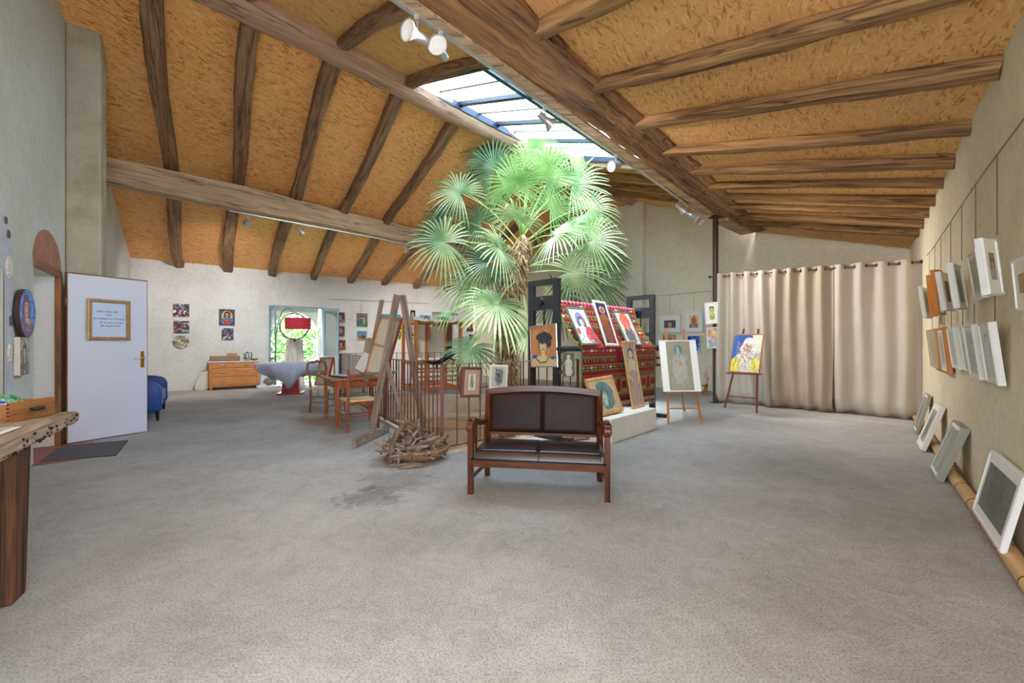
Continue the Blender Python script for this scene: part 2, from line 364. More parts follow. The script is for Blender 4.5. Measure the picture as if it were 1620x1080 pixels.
# the well below the floor
M['stone'] = plaster('limewashed stone', S(232, 222, 206), S(214, 196, 172), S(180, 156, 126), .8, 3)
M['ground'] = plain('stony ground', S(196, 180, 158), .9, 0, .3, 14, .6)
def well(name, a, b_, out, z0=-2.9, z1=-.0):
    d = (b_ - a).normalized(); n = Vector((d.y, -d.x, 0)) * out
    mb = MB(); q = [a, b_, b_ + n * .25, a + n * .25]
    mb.add([p + Vector((0, 0, z0)) for p in q] + [p + Vector((0, 0, z1)) for p in q], [(0, 1, 2, 3), (4, 7, 6, 5), (0, 4, 5, 1), (1, 5, 6, 2), (2, 6, 7, 3), (3, 7, 4, 0)])
    nm(mb.build(name, M['stone']), kind='structure')
well('wall_well_near', A_, B_, 1, -2.9, -.002); well('wall_well_right', B_, C_, 1, -2.9, -.002)
well('wall_well_far', C_, D_, 1, -2.9, -.002); well('wall_well_left', D_, A_, 1, -2.9, -.002)
mb = MB(); mb.add([p + Vector((0, 0, -2.85)) for p in (A_, B_, C_, D_)], [(0, 1, 2, 3)])
nm(mb.build('floor_lower', M['ground']), kind='structure')
# masonry ledge and timber beam on the far side of the well
mb = MB(); dfar = (C_ - D_).normalized(); nfar = Vector((dfar.y, -dfar.x, 0))
q0 = D_ + dfar * .1 + nfar * .01; q1 = C_ - dfar * .1 + nfar * .01
q = [q0, q1, q1 + nfar * .5, q0 + nfar * .5]
mb.add([p + Vector((0, 0, -2.8)) for p in q] + [p + Vector((0, 0, -.44)) for p in q], [(0, 1, 2, 3), (4, 7, 6, 5), (0, 4, 5, 1), (1, 5, 6, 2), (2, 6, 7, 3), (3, 7, 4, 0)])
nm(mb.build('trim_1', M['stone']), kind='structure')

def log(name, p0, p1, w, h, mat, seed=0, wob=.02, seg=None, kind='structure', rough=.012, square=.5, parent=None):
    """an irregular hewn timber; local X runs along it"""
    p0 = Vector(p0); p1 = Vector(p1); x = p1 - p0; L = x.length; x.normalize()
    y = Vector((0, 0, 1)).cross(x).normalized(); z = x.cross(y)
    m = Matrix((x, y, z)).transposed().to_4x4(); m.translation = p0
    rnd = random.Random(seed); seg = seg or max(4, int(L / .3)); n = 12
    py, pz, pw = rnd.uniform(0, 6), rnd.uniform(0, 6), rnd.uniform(0, 6)
    vs = []
    for i in range(seg + 1):
        t = i / seg; cx = L * t; cy = wob * math.sin(2.3 * t * L / 2 + py); cz = wob * .6 * math.sin(1.9 * t * L / 2 + pz); k = 1 + .06 * math.sin(1.3 * t * L + pw)
        for j in range(n):
            a = 2 * math.pi * (j + .5) / n; c, s_ = math.cos(a), math.sin(a)
            e = 1 / max(abs(c), abs(s_)); r = (1 - square) + square * e
            vs.append((cx + rnd.uniform(-.01, .01) * (0 < i < seg), cy + c * r * w / 2 * k + rnd.uniform(-rough, rough), cz + s_ * r * h / 2 * k + rnd.uniform(-rough, rough)))
    fs = [(i * n + j, i * n + (j + 1) % n, (i + 1) * n + (j + 1) % n, (i + 1) * n + j) for i in range(seg) for j in range(n)]
    fs += [tuple(reversed(range(n))), tuple(range(seg * n, (seg + 1) * n))]
    mb = MB(); mb.add(vs, fs); o = mb.build(name, mat, parent, smooth=True)
    if parent is None: o.matrix_world = m
    else: o.matrix_local = m
    if kind: nm(o, kind=kind)
    return o

def wall_grid(name, W, u0, u1, mat, holes=(), thick=.35, step=.5, ztop=None, zb=-.0):
    """wall with rectangular holes (u0,u1,z0,z1); top follows the roof"""
    us = {u0, u1}
    for h in holes: us |= {h[0], h[1]}
    k = int((u1 - u0) / step)
    for i in range(k): us.add(round(u0 + (u1 - u0) * i / k, 3))
    us = sorted(us); zs = sorted({zb, 1.0} | {h[2] for h in holes} | {h[3] for h in holes})
    mb = MB()
    top = ztop or (lambda p: zroof(p.x, p.y) + .06)
    def inside(u, z): return any(h[0] < u < h[1] and h[2] < z < h[3] for h in holes)
    for a, b_ in zip(us, us[1:]):
        for k2 in range(len(zs)):
            z0 = zs[k2]; last = k2 == len(zs) - 1
            za, zc = (top(W.pt(a)), top(W.pt(b_))) if last else (zs[k2 + 1],) * 2
            if inside((a + b_) / 2, (z0 + (za if not last else z0 + .1)) / 2): continue
            for o_, fl in ((0, 0), (-thick, 1)):
                v = [W.pt(a, z0, o_), W.pt(b_, z0, o_), W.pt(b_, zc, o_), W.pt(a, za, o_)]
                mb.add(v, [(0, 1, 2, 3)])
    for h in holes:
        c = [(h[0], h[2]), (h[1], h[2]), (h[1], h[3]), (h[0], h[3])]
        for i in range(4):
            (a, za), (b_, zb_) = c[i], c[(i + 1) % 4]
            if za == zb_ and za <= 0: continue
            mb.add([W.pt(a, za, 0), W.pt(b_, zb_, 0), W.pt(b_, zb_, -thick), W.pt(a, za, -thick)], [(0, 1, 2, 3)])
    o = mb.build(name, mat); nm(o, kind='structure'); return o

DOOR = (.06, 1.10, 0, 2.13)
NICHE = (1.95, 2.85, .02, 2.02)
WIN = (3.08, 4.62, 0, 2.42)
_n0, _nt = WB.hit(684, 493); _n1, _ = WB.hit(727, 493)
NI2 = (_n0, _n1, .85, _nt)
wall_grid('wall_left', WL, -6.76, 7.2, M['wall_l'], [DOOR, NICHE])
wall_grid('wall_window', WB, -.05, 10.95, M['wall_b'], [WIN, NI2], ztop=lambda p: zl(p.x, p.y) + .06)
wall_grid('wall_right', WR, -.6, 11.5, M['wall_r'], [], ztop=lambda p: zr(p.x, p.y) + .05)
wall_grid('wall_gable', WG, -.05, 12.75, M['wall_g'], [])
# back of the left niche
for W_, h, nme, mt in ((WL, NICHE, 'wall_niche', M['column']), (WB, NI2, 'wall_recess', M['wall_b'])):
    mb = MB(); mb.add([W_.pt(h[0] - .05, h[2] - .02, -.22), W_.pt(h[1] + .05, h[2] - .02, -.22), W_.pt(h[1] + .05, h[3] + .05, -.22), W_.pt(h[0] - .05, h[3] + .05, -.22)], [(0, 1, 2, 3)])
    nm(mb.build(nme, mt), kind='structure')
M['darkdoor'] = plain('dark brown arched door', S(74, 44, 36), .6, 0, .25, 3, .1, stretch=(14, 14, 1))
_a0 = WB.hit(688, 505)[0]; _a1 = WB.hit(718, 505)[0]; _zt = WB.hit(703, 500)[1]; _mb = MB(); _c = (_a0 + _a1) / 2; _r = (_a1 - _a0) / 2
_pl = [(_a0, .87), (_a1, .87)] + [(_c + _r * math.cos(math.pi * i / 16), _zt - _r * .8 + _r * .8 * math.sin(math.pi * i / 16)) for i in range(17)]
_vs = [WB.pt(u, z, -.20) for u, z in _pl] + [WB.pt(u, z, -.14) for u, z in _pl]; _n = len(_pl)
_mb.add(_vs, [tuple(range(_n)), tuple(reversed(range(_n, 2 * _n)))] + [(i, i + _n, (i + 1) % _n + _n, (i + 1) % _n) for i in range(_n)]); nm(_mb.build('door_2', M['darkdoor']), kind='structure')  # dark arched wooden door standing in the recess, not a window
# buttress column on the left wall
def colbox(name, W, u0, u1, out, mat, zt):
    mb = MB(); q = [W.pt(u0), W.pt(u1), W.pt(u1, 0, out), W.pt(u0, 0, out)]
    mb.add(q + [p + Vector((0, 0, zroof(p.x, p.y) + .03)) for p in q], [(0, 1, 2, 3), (4, 7, 6, 5), (0, 4, 5, 1), (1, 5, 6, 2), (2, 6, 7, 3), (3, 7, 4, 0)])
    o = mb.build(name, mat); nm(o, kind='structure'); md = o.modifiers.new('b', 'BEVEL'); md.width = .03; md.segments = 3; return o
colbox('wall_buttress', WL, -.62, -.20, .34, M['column'], 0)
ua = WG.hit(1022, 500)[0]; ub = WG.hit(975, 500)[0]
colbox('wall_pilaster', WG, ua, ub - .05, .26, M['wall_g'], 0)

# ceilings ---------------------------------------------------------------
def sheet(name, pts, mat, th=.04):
    mb = MB(); n = len(pts); up = Vector((0, 0, th))
    mb.add(pts + [p + up for p in pts], [tuple(range(n)), tuple(reversed(range(n, 2 * n)))] + [(i, (i + 1) % n, (i + 1) % n + n, i + n) for i in range(n)])
    return nm(mb.build(name, mat), kind='structure')
def P3(p, f): return Vector((p.x, p.y, f(p.x, p.y)))
def inter(a, d, b_, e):
    """2D line intersection a+s*d with b+t*e"""
    k = d.x * e.y - d.y * e.x; w = b_ - a; s_ = (w.x * e.y - w.y * e.x) / k
    return Vector((a.x + d.x * s_, a.y + d.y * s_, 0))
RD = Vector((.59, -.807, 0)).normalized()
La = inter(L1a + L1n * .05, L1d, WL.p, WL.d)
Lb = inter(L1a + L1n * .05, L1d, WG.p, WG.d)
CB = inter(WB.p, WB.d, WG.p, WG.d)
ex = -WB.n * .1
sheet('ceiling_left', [P3(p, zl) for p in (CL + ex, La, La + L1d * .01, Lb, CB + ex)], M['osb_l'])
# upper part of the other slope, split round the skylight
SKn = inter(L1a + L1n * .18, L1d, K1 + Vector((.12, .12, 0)), Vector((.612, -.791, 0)))
q_ = onplane(906, 250, K1, KN); SKf = Vector((q_.x, q_.y, 0))
RD2 = Vector((.612, -.791, 0)).normalized()
def to_l1(p): return inter(L1a + L1n * .02, L1d, p, RD2)
def to_b(p, o=.25): return inter(Ba + Bn * o, Bd, p, RD2)
def to_g(p, d): return inter(WG.p, WG.d, p, d)
near = L1a - L1d * 2.6
sheet('ceiling_upper_near', [P3(p, zk) for p in (to_l1(near), to_l1(SKn), to_b(SKn), to_b(near))], M['osb_r'])
sheet('ceiling_upper_far', [P3(p, zk) for p in (to_l1(SKf), to_g(L1a, L1d), to_g(Ba + Bn * .25, Bd), to_b(SKf))], M['osb_r'])
# lower right slope
q0 = Ba + Bn * .25 - Bd * 4.0
rw0 = inter(WR.p, WR.d, q0, RD2); 
sheet('ceiling_right', [P3(p, zr) for p in (q0, to_g(Ba + Bn * .25, Bd), CR - WG.d * .1 + WR.d * .05, CR - WR.n * .05, rw0 - WR.n * .1)], M['osb_r'])

# rafters, left slope
trim = [1]
def tname():
    trim[0] += 1; return 'trim_%d' % trim[0]
for i, px in enumerate((284, 360, 430, 494, 553, 608, 656, 705, 748)):
    u, z = WB.hit(px, 430); e = WB.pt(u); r = inter(L1a, L1d, e, RD)
    if side(r, WG.p, WG.n) < 0: r = to_g(e, RD)
    p0 = P3(e, zl) + Vector((0, 0, -.06)); p1 = P3(r, zl) + Vector((0, 0, -.06))
    d = (p1 - p0).normalized()
    log(tname(), p0 - d * .02, p1, .24 if i < 3 else .21, .22, M['rafter'], seed=10 + i, wob=.035)
# upper slope rafters near the camera
for i, (px, py) in enumerate(((640, 127), (525, 76), (405, -25))):
    q = onplane(px, py, K1, KN); a = to_l1(q); b_ = to_b(q, .05)
    log(tname(), P3(a, zk) + Vector((0, 0, -.04)), P3(b_, zk) + Vector((0, 0, -.04)), .17, .17, M['rafter'], seed=40 + i, wob=.04)
# upper slope rafters beyond the skylight
for i in range(4):
    p = SKf + L1d * (.12 + .85 * i)
    a = to_l1(p); b_ = to_b(p, .0)
    if side(a, WG.p, WG.n) < .1: a = to_g(p, -RD2) ;
    if side(b_, WG.p, WG.n) < .1: continue
    log(tname(), P3(a, zk) + Vector((0, 0, -.06)), P3(b_, zk) + Vector((0, 0, -.03)), .17, .19, M['beam_pale'] if i == 0 else M['rafter_r'], seed=50 + i, wob=.02)
# lower right slope rafters
for i, (px, py, w) in enumerate(((700, -30, .17), (838, 58, .15), (935, 143, .15), (1003, 203, .16), (1055, 245, .15), (1090, 278, .17), (1118, 294, .15), (1138, 310, .14), (1156, 325, .16), (1172, 340, .14), (1186, 353, .13))):
    r = R3(px, py)
    # intersect the ray with the right side of the big purlin
    n = Bn; p = Ba + Bn * .42; t = (p - Vector((0, 0, CH))).dot(n) / r.dot(n); q = Vector((r.x * t, r.y * t, 0))
    a = q - RD2 * .25; w_ = inter(WR.p, WR.d, q, RD2)
    if side(w_, WG.p, WG.n) < 0: w_ = to_g(q, RD2) 
    p0 = P3(a, zr) + Vector((0, 0, -.03)); p1 = P3(w_, zr) + Vector((0, 0, -.05)); d = (p1 - p0).normalized()
    log(tname(), p0, p1 + d * .02, w, w * .95, M['rafter_r'], seed=70 + i, wob=.03)
# ridge beam, big purlin, lower purlin
zb0 = 5.57; zb1 = 5.33
o = log(tname(), l1(-1.55) + L1n * .19 + Vector((0, 0, zb0 + .17)), L1b + L1n * .19 + L1d * .1 + Vector((0, 0, zb1 + .19)), .48, .46, M['beam_pink'], 3, .04, 40, square=.15)
o = log(tname(), Ba + Bn * .30 - Bd * 3.9 + Vector((0, 0, 4.27)), Bb + Bn * .30 + Bd * .12 + Vector((0, 0, 4.23)), .68, .56, M['beam'], 4, .025, 70, rough=.022, square=.55)
mb = MB(); mb.bar(Ba - Bd * 3.5 + Bn * .03 + Vector((0, 0, 3.955)), Ba + Bd * 7.2 + Bn * .03 + Vector((0, 0, 3.945)), .13, .03); nm(mb.build(tname(), M['beam_pale']), kind='structure')
u2 = WL.hit(170, 290)[0]; pa = Vector((-7.12, 7.22, 4.27)); pb = Vector((.55, 15.55, 4.27))
log(tname(), pa - (pb - pa).normalized() * .05, pb, .36, .50, M['beam_pale'], 5, .05, 40, square=.6)
# plank under the end of the big purlin
mb = MB(); e0 = Vector((4.55, 9.15, 3.95)); mb.bar(e0, Bb + Bn * .2 + Vector((0, 0, 3.95)), .30, .07); nm(mb.build(tname(), M['beam_pale']), kind='structure')

# skylight ---------------------------------------------------------------
def kpt(s_, t, off=0):
    """s along the ridge (0..1 near..far), t down the slope (0 at ridge beam, 1 at purlin)"""
    a0, a1 = inter(L1a + L1n * .36, L1d, SKn, RD2), inter(L1a + L1n * .36, L1d, SKf, RD2)
    b0, b1 = to_b(SKn, .1), to_b(SKf, .1)
    a = a0.lerp(a1, s_); b_ = b0.lerp(b1, s_); p = a.lerp(b_, t)
    return Vector((p.x, p.y, zk(p.x, p.y) + off))
sky_ = empty('window_2', kpt(.5, .5)); nm(sky_, kind='structure'); bpy.context.view_layer.update()
inv = Matrix.Translation(-sky_.location)
def child(mb, name, mat, parent, smooth=False):
    off = parent.matrix_world.inverted()
    mb.v = [tuple(off @ Vector(v)) for v in mb.v]
    return mb.build(name, mat, parent, smooth=smooth)
mb = MB()
for (a, b_, w, h) in ((kpt(0, 0, -.02), kpt(1, 0, -.02), .07, .12), (kpt(0, 1), kpt(1, 1), .08, .1), (kpt(0, 0), kpt(0, 1), .05, .08), (kpt(1, 0), kpt(1, 1), .08, .1)):
    mb.bar(a, b_, w, h)
child(mb, 'frame', M['steel'], sky_)
for i in range(1, 4):
    mb = MB(); mb.bar(kpt(i / 4, 0, .04), kpt(i / 4, 1, .04), .10, .06); child(mb, 'crossbar', M['steel'], sky_)
for i in range(8):
    if i % 2 == 0:
        s_ = (i + 1) / 8; mb = MB(); mb.bar(kpt(s_, 0, .06), kpt(s_, 1, .06), .045, .02); child(mb, 'glazing_bar', M['cable'], sky_)
mb = MB(); mb.bar(kpt(0, .62, 0), kpt(1, .62, 0), .06, .06); child(mb, 'long_bar', M['steel'], sky_)
mb = MB(); mb.bar(kpt(.5, .5, .14) - (kpt(1, .5) - kpt(0, .5)) * .5, kpt(.5, .5, .14) + (kpt(1, .5) - kpt(0, .5)) * .5, (kpt(0, 1) - kpt(0, 0)).length, .008, up=KN if KN.z > 0 else -KN)
child(mb, 'glass_pane', M['pane'], sky_)
# curb between glass and boards at the near end
# steel post
pp = Vector((4.36, 9.02, 0)); po = thing('steel_post', 'dark brown round steel post holding up the largest ceiling beam', 'post', pp)
mb = MB(); mb.lathe([(.055, 0), (.055, 3.98)], 20); mb.build('shaft', M['brownsteel'], po, smooth=True)
mb = MB(); mb.box(-.10, .10, -.10, .10, 0, .012); mb.build('base_plate', M['brownsteel'], po)
mb = MB(); mb.box(-.11, .11, -.11, .11, 3.965, 3.985); mb.build('head_plate', M['brownsteel'], po)
# ================================================================= painting tools
def c3(r, g, b): return np.array([lin(r), lin(g), lin(b)])
class Paint:
    """a little brush engine: fills an RGB grid that becomes the face colours of a panel"""
    def __init__(s, w, h, bg, seed=0, n=56):
        s.h = max(8, int(n)); s.w = max(8, int(n * w / h)); s.a = np.zeros((s.h, s.w, 3)); s.a[:] = c3(*bg)
        s.rng = np.random.RandomState(seed); s.W = w / h
        s.y, s.x = np.mgrid[0:s.h, 0:s.w]; s.x = (s.x + .5) / s.w; s.y = 1 - (s.y + .5) / s.h   # 0..1, y up
    def noise(s, k, seed=None):
        r = np.random.RandomState(seed) if seed is not None else s.rng
        g = r.rand(k + 2, k + 2); fx = s.x * k; fy = s.y * k; ix = fx.astype(int); iy = fy.astype(int); tx = fx - ix; ty = fy - iy
        tx = tx * tx * (3 - 2 * tx); ty = ty * ty * (3 - 2 * ty)
        return (g[iy, ix] * (1 - tx) + g[iy, ix + 1] * tx) * (1 - ty) + (g[iy + 1, ix] * (1 - tx) + g[iy + 1, ix + 1] * tx) * ty
    def put(s, mask, c, a=1.0):
        k = (mask.astype(float) * a)[..., None]; s.a[:] = s.a * (1 - k) + c3(*c) * k; return s
    def ell(s, cx, cy, rx, ry, c, a=1.0, rot=0, wob=.0):
        dx = (s.x - cx) * 1.0; dy = (s.y - cy)
        if rot: dx, dy = dx * math.cos(rot) + dy * math.sin(rot), -dx * math.sin(rot) + dy * math.cos(rot)
        d = (dx / rx) ** 2 + (dy / ry) ** 2 + (s.noise(9) - .5) * wob
        return s.put(d < 1, c, a)
    def line(s, pts, w, c, a=1.0):
        m = np.zeros_like(s.x, bool)
        for (x0, y0), (x1, y1) in zip(pts, pts[1:]):
            px = (s.x - x0) * s.W; py = s.y - y0; vx = (x1 - x0) * s.W; vy = y1 - y0; L = max(1e-9, vx * vx + vy * vy)
            t = np.clip((px * vx + py * vy) / L, 0, 1); m |= (px - t * vx) ** 2 + (py - t * vy) ** 2 < w * w
        return s.put(m, c, a)
    def rect(s, x0, x1, y0, y1, c, a=1.0): return s.put((s.x > x0) & (s.x < x1) & (s.y > y0) & (s.y < y1), c, a)
    def strokes(s, n, cols, box=(0, 1, 0, 1), w=.02, l=.12, a=.8, ang=None, mask=None):
        keep = s.a.copy() if mask is not None else None
        for i in range(n):
            x = s.rng.uniform(box[0], box[1]); y = s.rng.uniform(box[2], box[3]); q = s.rng.uniform(0, 6.3) if ang is None else ang + s.rng.uniform(-.4, .4)
            l_ = l * s.rng.uniform(.4, 1.2); s.line([(x, y), (x + math.cos(q) * l_, y + math.sin(q) * l_)], w * s.rng.uniform(.5, 1.2), cols[s.rng.randint(len(cols))], a)
        if mask is not None: s.a[~mask] = keep[~mask]
        return s
    def grain(s, amt=.12, k=30): s.a *= (1 + (s.noise(k) - .5)[..., None] * 2 * amt) * (1 + (s.noise(5) - .5)[..., None] * amt); return s
def face(P, cx, cy, r, skin, hair, lipc=(150, 60, 60), dark=(40, 34, 34), long=1, line=None, cloth=None, tilt=0):
    """head with hair, neck, shoulders, brows, eyes, nose and mouth; r = half face height"""
    rx = r * .72 / P.W
    if long: P.ell(cx, cy - .25 * r, rx * 1.65, r * (1.2 + .5 * long), hair, wob=.35)
    else: P.ell(cx, cy + .35 * r, rx * 1.45, r * 1.1, hair, wob=.5)
    if cloth: P.ell(cx, cy - 2.45 * r, rx * 3.1, r * 1.35, cloth, wob=.25)
    P.rect(cx - rx * .42, cx + rx * .42, cy - 1.5 * r, cy - .5 * r, skin)
    P.ell(cx, cy, rx, r, skin, rot=tilt)
    m_ = (((P.x - cx) / (rx * 1.06)) ** 2 + ((P.y - cy) / (r * 1.08)) ** 2 < 1) & (P.y > cy + r * (.36 + .30 * np.cos((P.x - cx) / rx * 1.5) + (P.noise(14) - .5) * .3))
    P.put(m_, hair)
    if long: P.put((abs(np.abs(P.x - cx) / rx - .98) < .16) & (P.y < cy + .5 * r) & (P.y > cy - .7 * r), hair)
    P.ell(cx + rx * .6, cy - .1 * r, rx * .35, r * .7, tuple(int(v * .8) for v in skin), .5)
    def hatch(col, n_, l_):
        mk_ = np.abs(P.a - c3(*col)).sum(-1) < .02; dk = tuple(int(v * .62) for v in col); lt = tuple(min(255, int(v * 1.25 + 14)) for v in col)
        if mk_.any(): P.strokes(n_, [dk, lt], (max(0, cx - 3 * rx), min(1, cx + 3 * rx), max(0, cy - 3 * r), min(1, cy + 1.6 * r)), w=.010, l=l_, a=.6, ang=1.5, mask=mk_)
    hatch(hair, 70, .14); hatch(skin, 16, .05)
    if cloth: hatch(cloth, 50, .12)
    l = line or dark
    for s_ in (-1, 1):
        P.ell(cx + s_ * rx * .42, cy + .12 * r, rx * .2, r * .09, (235, 232, 225), .8); P.ell(cx + s_ * rx * .42, cy + .12 * r, rx * .10, r * .09, l)
        P.line([(cx + s_ * rx * .2, cy + .3 * r), (cx + s_ * rx * .68, cy + .33 * r)], .045 * r, l, .9)
    P.line([(cx, cy + .15 * r), (cx - rx * .08, cy - .25 * r), (cx + rx * .12, cy - .27 * r)], .04 * r, l, .7)
    P.line([(cx - rx * .28, cy - .52 * r), (cx + rx * .28, cy - .52 * r)], .07 * r, lipc)
    P.line([(cx - rx, cy), (cx - rx * .7, cy - .65 * r), (cx, cy - r), (cx + rx * .7, cy - .65 * r), (cx + rx, cy)], .03 * r, l, .5)
    return P
def panel(P, name, w, h, parent=None, m=None, th=.0, mat=None, oval=False, y=0.0):
    """painted panel in XZ facing -Y, centred; thickness th behind it"""
    H, W = P.h, P.w; a = P.a
    xs = np.linspace(-w / 2, w / 2, W + 1); zs = np.linspace(h / 2, -h / 2, H + 1)
    vs = [(x, y, z) for z in zs for x in xs]; fs = []; cols = []
    for i in range(H):
        for j in range(W):
            if oval and ((j + .5) / W * 2 - 1) ** 2 + ((i + .5) / H * 2 - 1) ** 2 > 1: continue
            fs.append((i * (W + 1) + j, (i + 1) * (W + 1) + j, (i + 1) * (W + 1) + j + 1, i * (W + 1) + j + 1)); cols.append(a[i, j])
    base = len(fs)
    if th and not oval:
        o = len(vs); c = [(-w / 2, h / 2), (w / 2, h / 2), (w / 2, -h / 2), (-w / 2, -h / 2)]
        vs += [(x, y, z) for x, z in c] + [(x, y + th, z) for x, z in c]
        fs += [(o + i, o + (i + 1) % 4, o + 4 + (i + 1) % 4, o + 4 + i) for i in range(4)] + [(o + 4, o + 5, o + 6, o + 7)]
        cols += [c3(214, 206, 190)] * 5
    if th and oval:
        o = len(vs); n = 48
        vs += [(math.cos(2 * math.pi * i / n) * w / 2 * 1.005, yy, math.sin(2 * math.pi * i / n) * h / 2 * 1.005) for yy in (y - .001, y + th) for i in range(n)]
        fs += [(o + i, o + (i + 1) % n, o + n + (i + 1) % n, o + n + i) for i in range(n)] + [tuple(range(o + n, o + 2 * n))]
        cols += [c3(70, 56, 50)] * (n + 1)
    me = bpy.data.meshes.new(name); me.from_pydata(vs, [], fs); me.materials.append(mat or M['art'])
    at_ = me.color_attributes.new('paint', 'FLOAT_COLOR', 'CORNER')
    k = np.array([len(f) for f in fs]); cc = np.repeat(np.clip(np.array(cols), 0, 1), k, axis=0)
    at_.data.foreach_set('color', np.hstack([cc, np.ones((len(cc), 1))]).astype(np.float32).ravel()); me.update()
    o = bpy.data.objects.new(name, me); COL.objects.link(o)
    if parent is not None: o.parent = parent
    if m is not None: o.matrix_local = m
    return o
def frame_mesh(w, h, fw, fd, prof=True):
    """mitred frame round a w x h opening in XZ; front at y=-fd, back at y=0"""
    mb = MB()
    sec = [(0, 0), (0, -fd * .75), (fw * .25, -fd), (fw * .7, -fd), (fw, -fd * .8), (fw, 0)] if prof else [(0, 0), (0, -fd), (fw, -fd), (fw, 0)]
    n = len(sec); vs = []
    for sx, sz in ((-1, 1), (1, 1), (1, -1), (-1, -1)):
        for d, y in sec: vs.append((sx * (w / 2 + d), y, sz * (h / 2 + d)))
    fs = [(i * n + j, i * n + (j + 1) % n, ((i + 1) % 4) * n + (j + 1) % n, ((i + 1) % 4) * n + j) for i in range(4) for j in range(n)]
    return mb.add(vs, fs)
def framed(name, label, m, w, h, P, fmat, fw=.03, fd=.03, mount=0.0, mmat=None, group=None, cat='picture', glazed=False, mount_y=None):
    """w,h = outside size. frame > artwork, mount"""
    t = thing(name, label, cat, m=m, group=group)
    iw, ih = w - 2 * fw, h - 2 * fw
    frame_mesh(iw, ih, fw, fd).build('frame', fmat, t)
    ym = -max(.012, fd - .007); mb = MB(); mb.box(-iw / 2 - .003, iw / 2 + .003, ym, -.002, -ih / 2 - .003, ih / 2 + .003)
    mx, mz = (mount, mount if mount_y is None else mount_y)
    mb.build('mount' if mount else 'backing', mmat or M['paper'], t)
    panel(P, 'artwork', iw - 2 * mx - .004, ih - 2 * mz - .004, t, y=ym - .0015)
    return t
M['paper'] = plain('mount board', S(232, 230, 224), .8, 0, .02)
M['paper_cream'] = plain('cream mount board', S(222, 214, 190), .8, 0, .02)
M['oak'] = wood('light oak frame', S(206, 164, 110), S(176, 130, 80), 'Z', .5, 1.5, .15)
M['orangewood'] = wood('orange stained wood', S(208, 132, 58), S(172, 98, 38), 'Z', .45, 1.5, .15)
M['greenframe'] = plain('grey green frame', S(92, 108, 92), .5, 0, .1)
M['pine'] = wood('varnished pine', S(200, 134, 78), S(164, 98, 52), 'Z', .4, 2, .1)
M['burgundy'] = wood('burgundy stained wood', S(142, 76, 72), S(110, 54, 52), 'Z', .45, 2, .1)
M['weathered'] = wood('weathered grey board', S(160, 142, 124), S(106, 92, 80), 'X', .85, 1.5, .6, cracks=.5)
M['canvas_back'] = plain('raw canvas back', S(218, 208, 190), .9, 0, .05, 30)
M['stretcher'] = wood('pale stretcher wood', S(206, 168, 122), S(184, 142, 98), 'Z', .6, 2, .1)
M['iron'] = plain('dark iron', S(30, 28, 28), .4, .6, .2, 30, .2)
M['rust'] = plain('red brown painted iron', S(104, 56, 50), .55, .2, .2, 40, .2)
M['railtop'] = plain('worn metal hand rail', S(132, 116, 114), .45, .4, .2, 20)

# ---- painting recipes ----
def p_florid(seed, cols, n=44, bg=(60, 60, 80)):
    def f(w, h):
        P = Paint(w, h, bg, seed, n); P.strokes(60, cols, w=.05, l=.18, a=.9)
        for i in range(7): P.ell(P.rng.rand(), P.rng.rand(), .1, .1, cols[P.rng.randint(len(cols))], wob=.4)
        return P.grain(.2)
    return f
def p_face(seed, bg, skin, hair, cloth=None, n=56, r=.17, cy=.58, long=1, accents=None, cx=.5, lip=(150, 60, 60), line=None):
    def f(w, h):
        P = Paint(w, h, bg, seed, n)
        if accents: P.strokes(40, accents, w=.03, l=.25, a=.6)
        face(P, cx, cy, r, skin, hair, long=long, cloth=cloth, lipc=lip, line=line)
        if accents: P.strokes(24, accents, (.1, .9, 0, .35), w=.02, l=.2, a=.7)
        return P.grain(.14)
    return f
def p_figure(seed, bg, body, hair, dress=None, n=60, accents=None, w_=.12):
    def f(w, h):
        P = Paint(w, h, bg, seed, n)
        if accents: P.strokes(26, accents, w=.03, l=.3, a=.5, ang=1.4)
        k = w_ / P.W * 1.0
        P.ell(.5, .60, k * 1.5, .15, body, wob=.1); P.ell(.48, .38, k * 1.7, .2, dress or body, wob=.1); P.ell(.52, .18, k * 1.9, .2, dress or body, wob=.1)
        P.line([(.5 - k * 1.4, .68), (.5 - k * 2.0, .5), (.5 - k * .6, .42)], .025, body); P.line([(.5 + k * 1.4, .68), (.5 + k * 1.9, .5), (.5 + k * 1.2, .36)], .025, body)
        P.ell(.5, .84, k * 1.1, .09, hair, wob=.3); P.ell(.5, .825, k * .7, .055, body); P.line([(.5, .78), (.5, .72)], .02, body)
        for s_ in (-1, 1): P.line([(.5 + s_ * k * 1.5, .7), (.5 + s_ * k * 1.0, .5), (.5 + s_ * k * 1.7, .2), (.5 + s_ * k * 1.2, .03)], .006, tuple(int(v * .4) for v in body), .8)
        return P.grain(.12)
    return f
def p_scene(seed, sky, ground, cols, n=40):
    def f(w, h):
        P = Paint(w, h, sky, seed, n); P.rect(0, 1, 0, .38, ground); P.strokes(20, cols, (0, 1, 0, .4), w=.03, l=.2, a=.6)
        for i in range(3):
            x = .3 + .2 * i + P.rng.uniform(-.06, .06); c = cols[i % len(cols)]
            P.ell(x, .4, .1, .24, c, wob=.3); P.ell(x, .68, .055, .075, (214, 172, 140)); P.ell(x, .73, .06, .05, (40, 30, 30))
        return P.grain(.18)
    return f
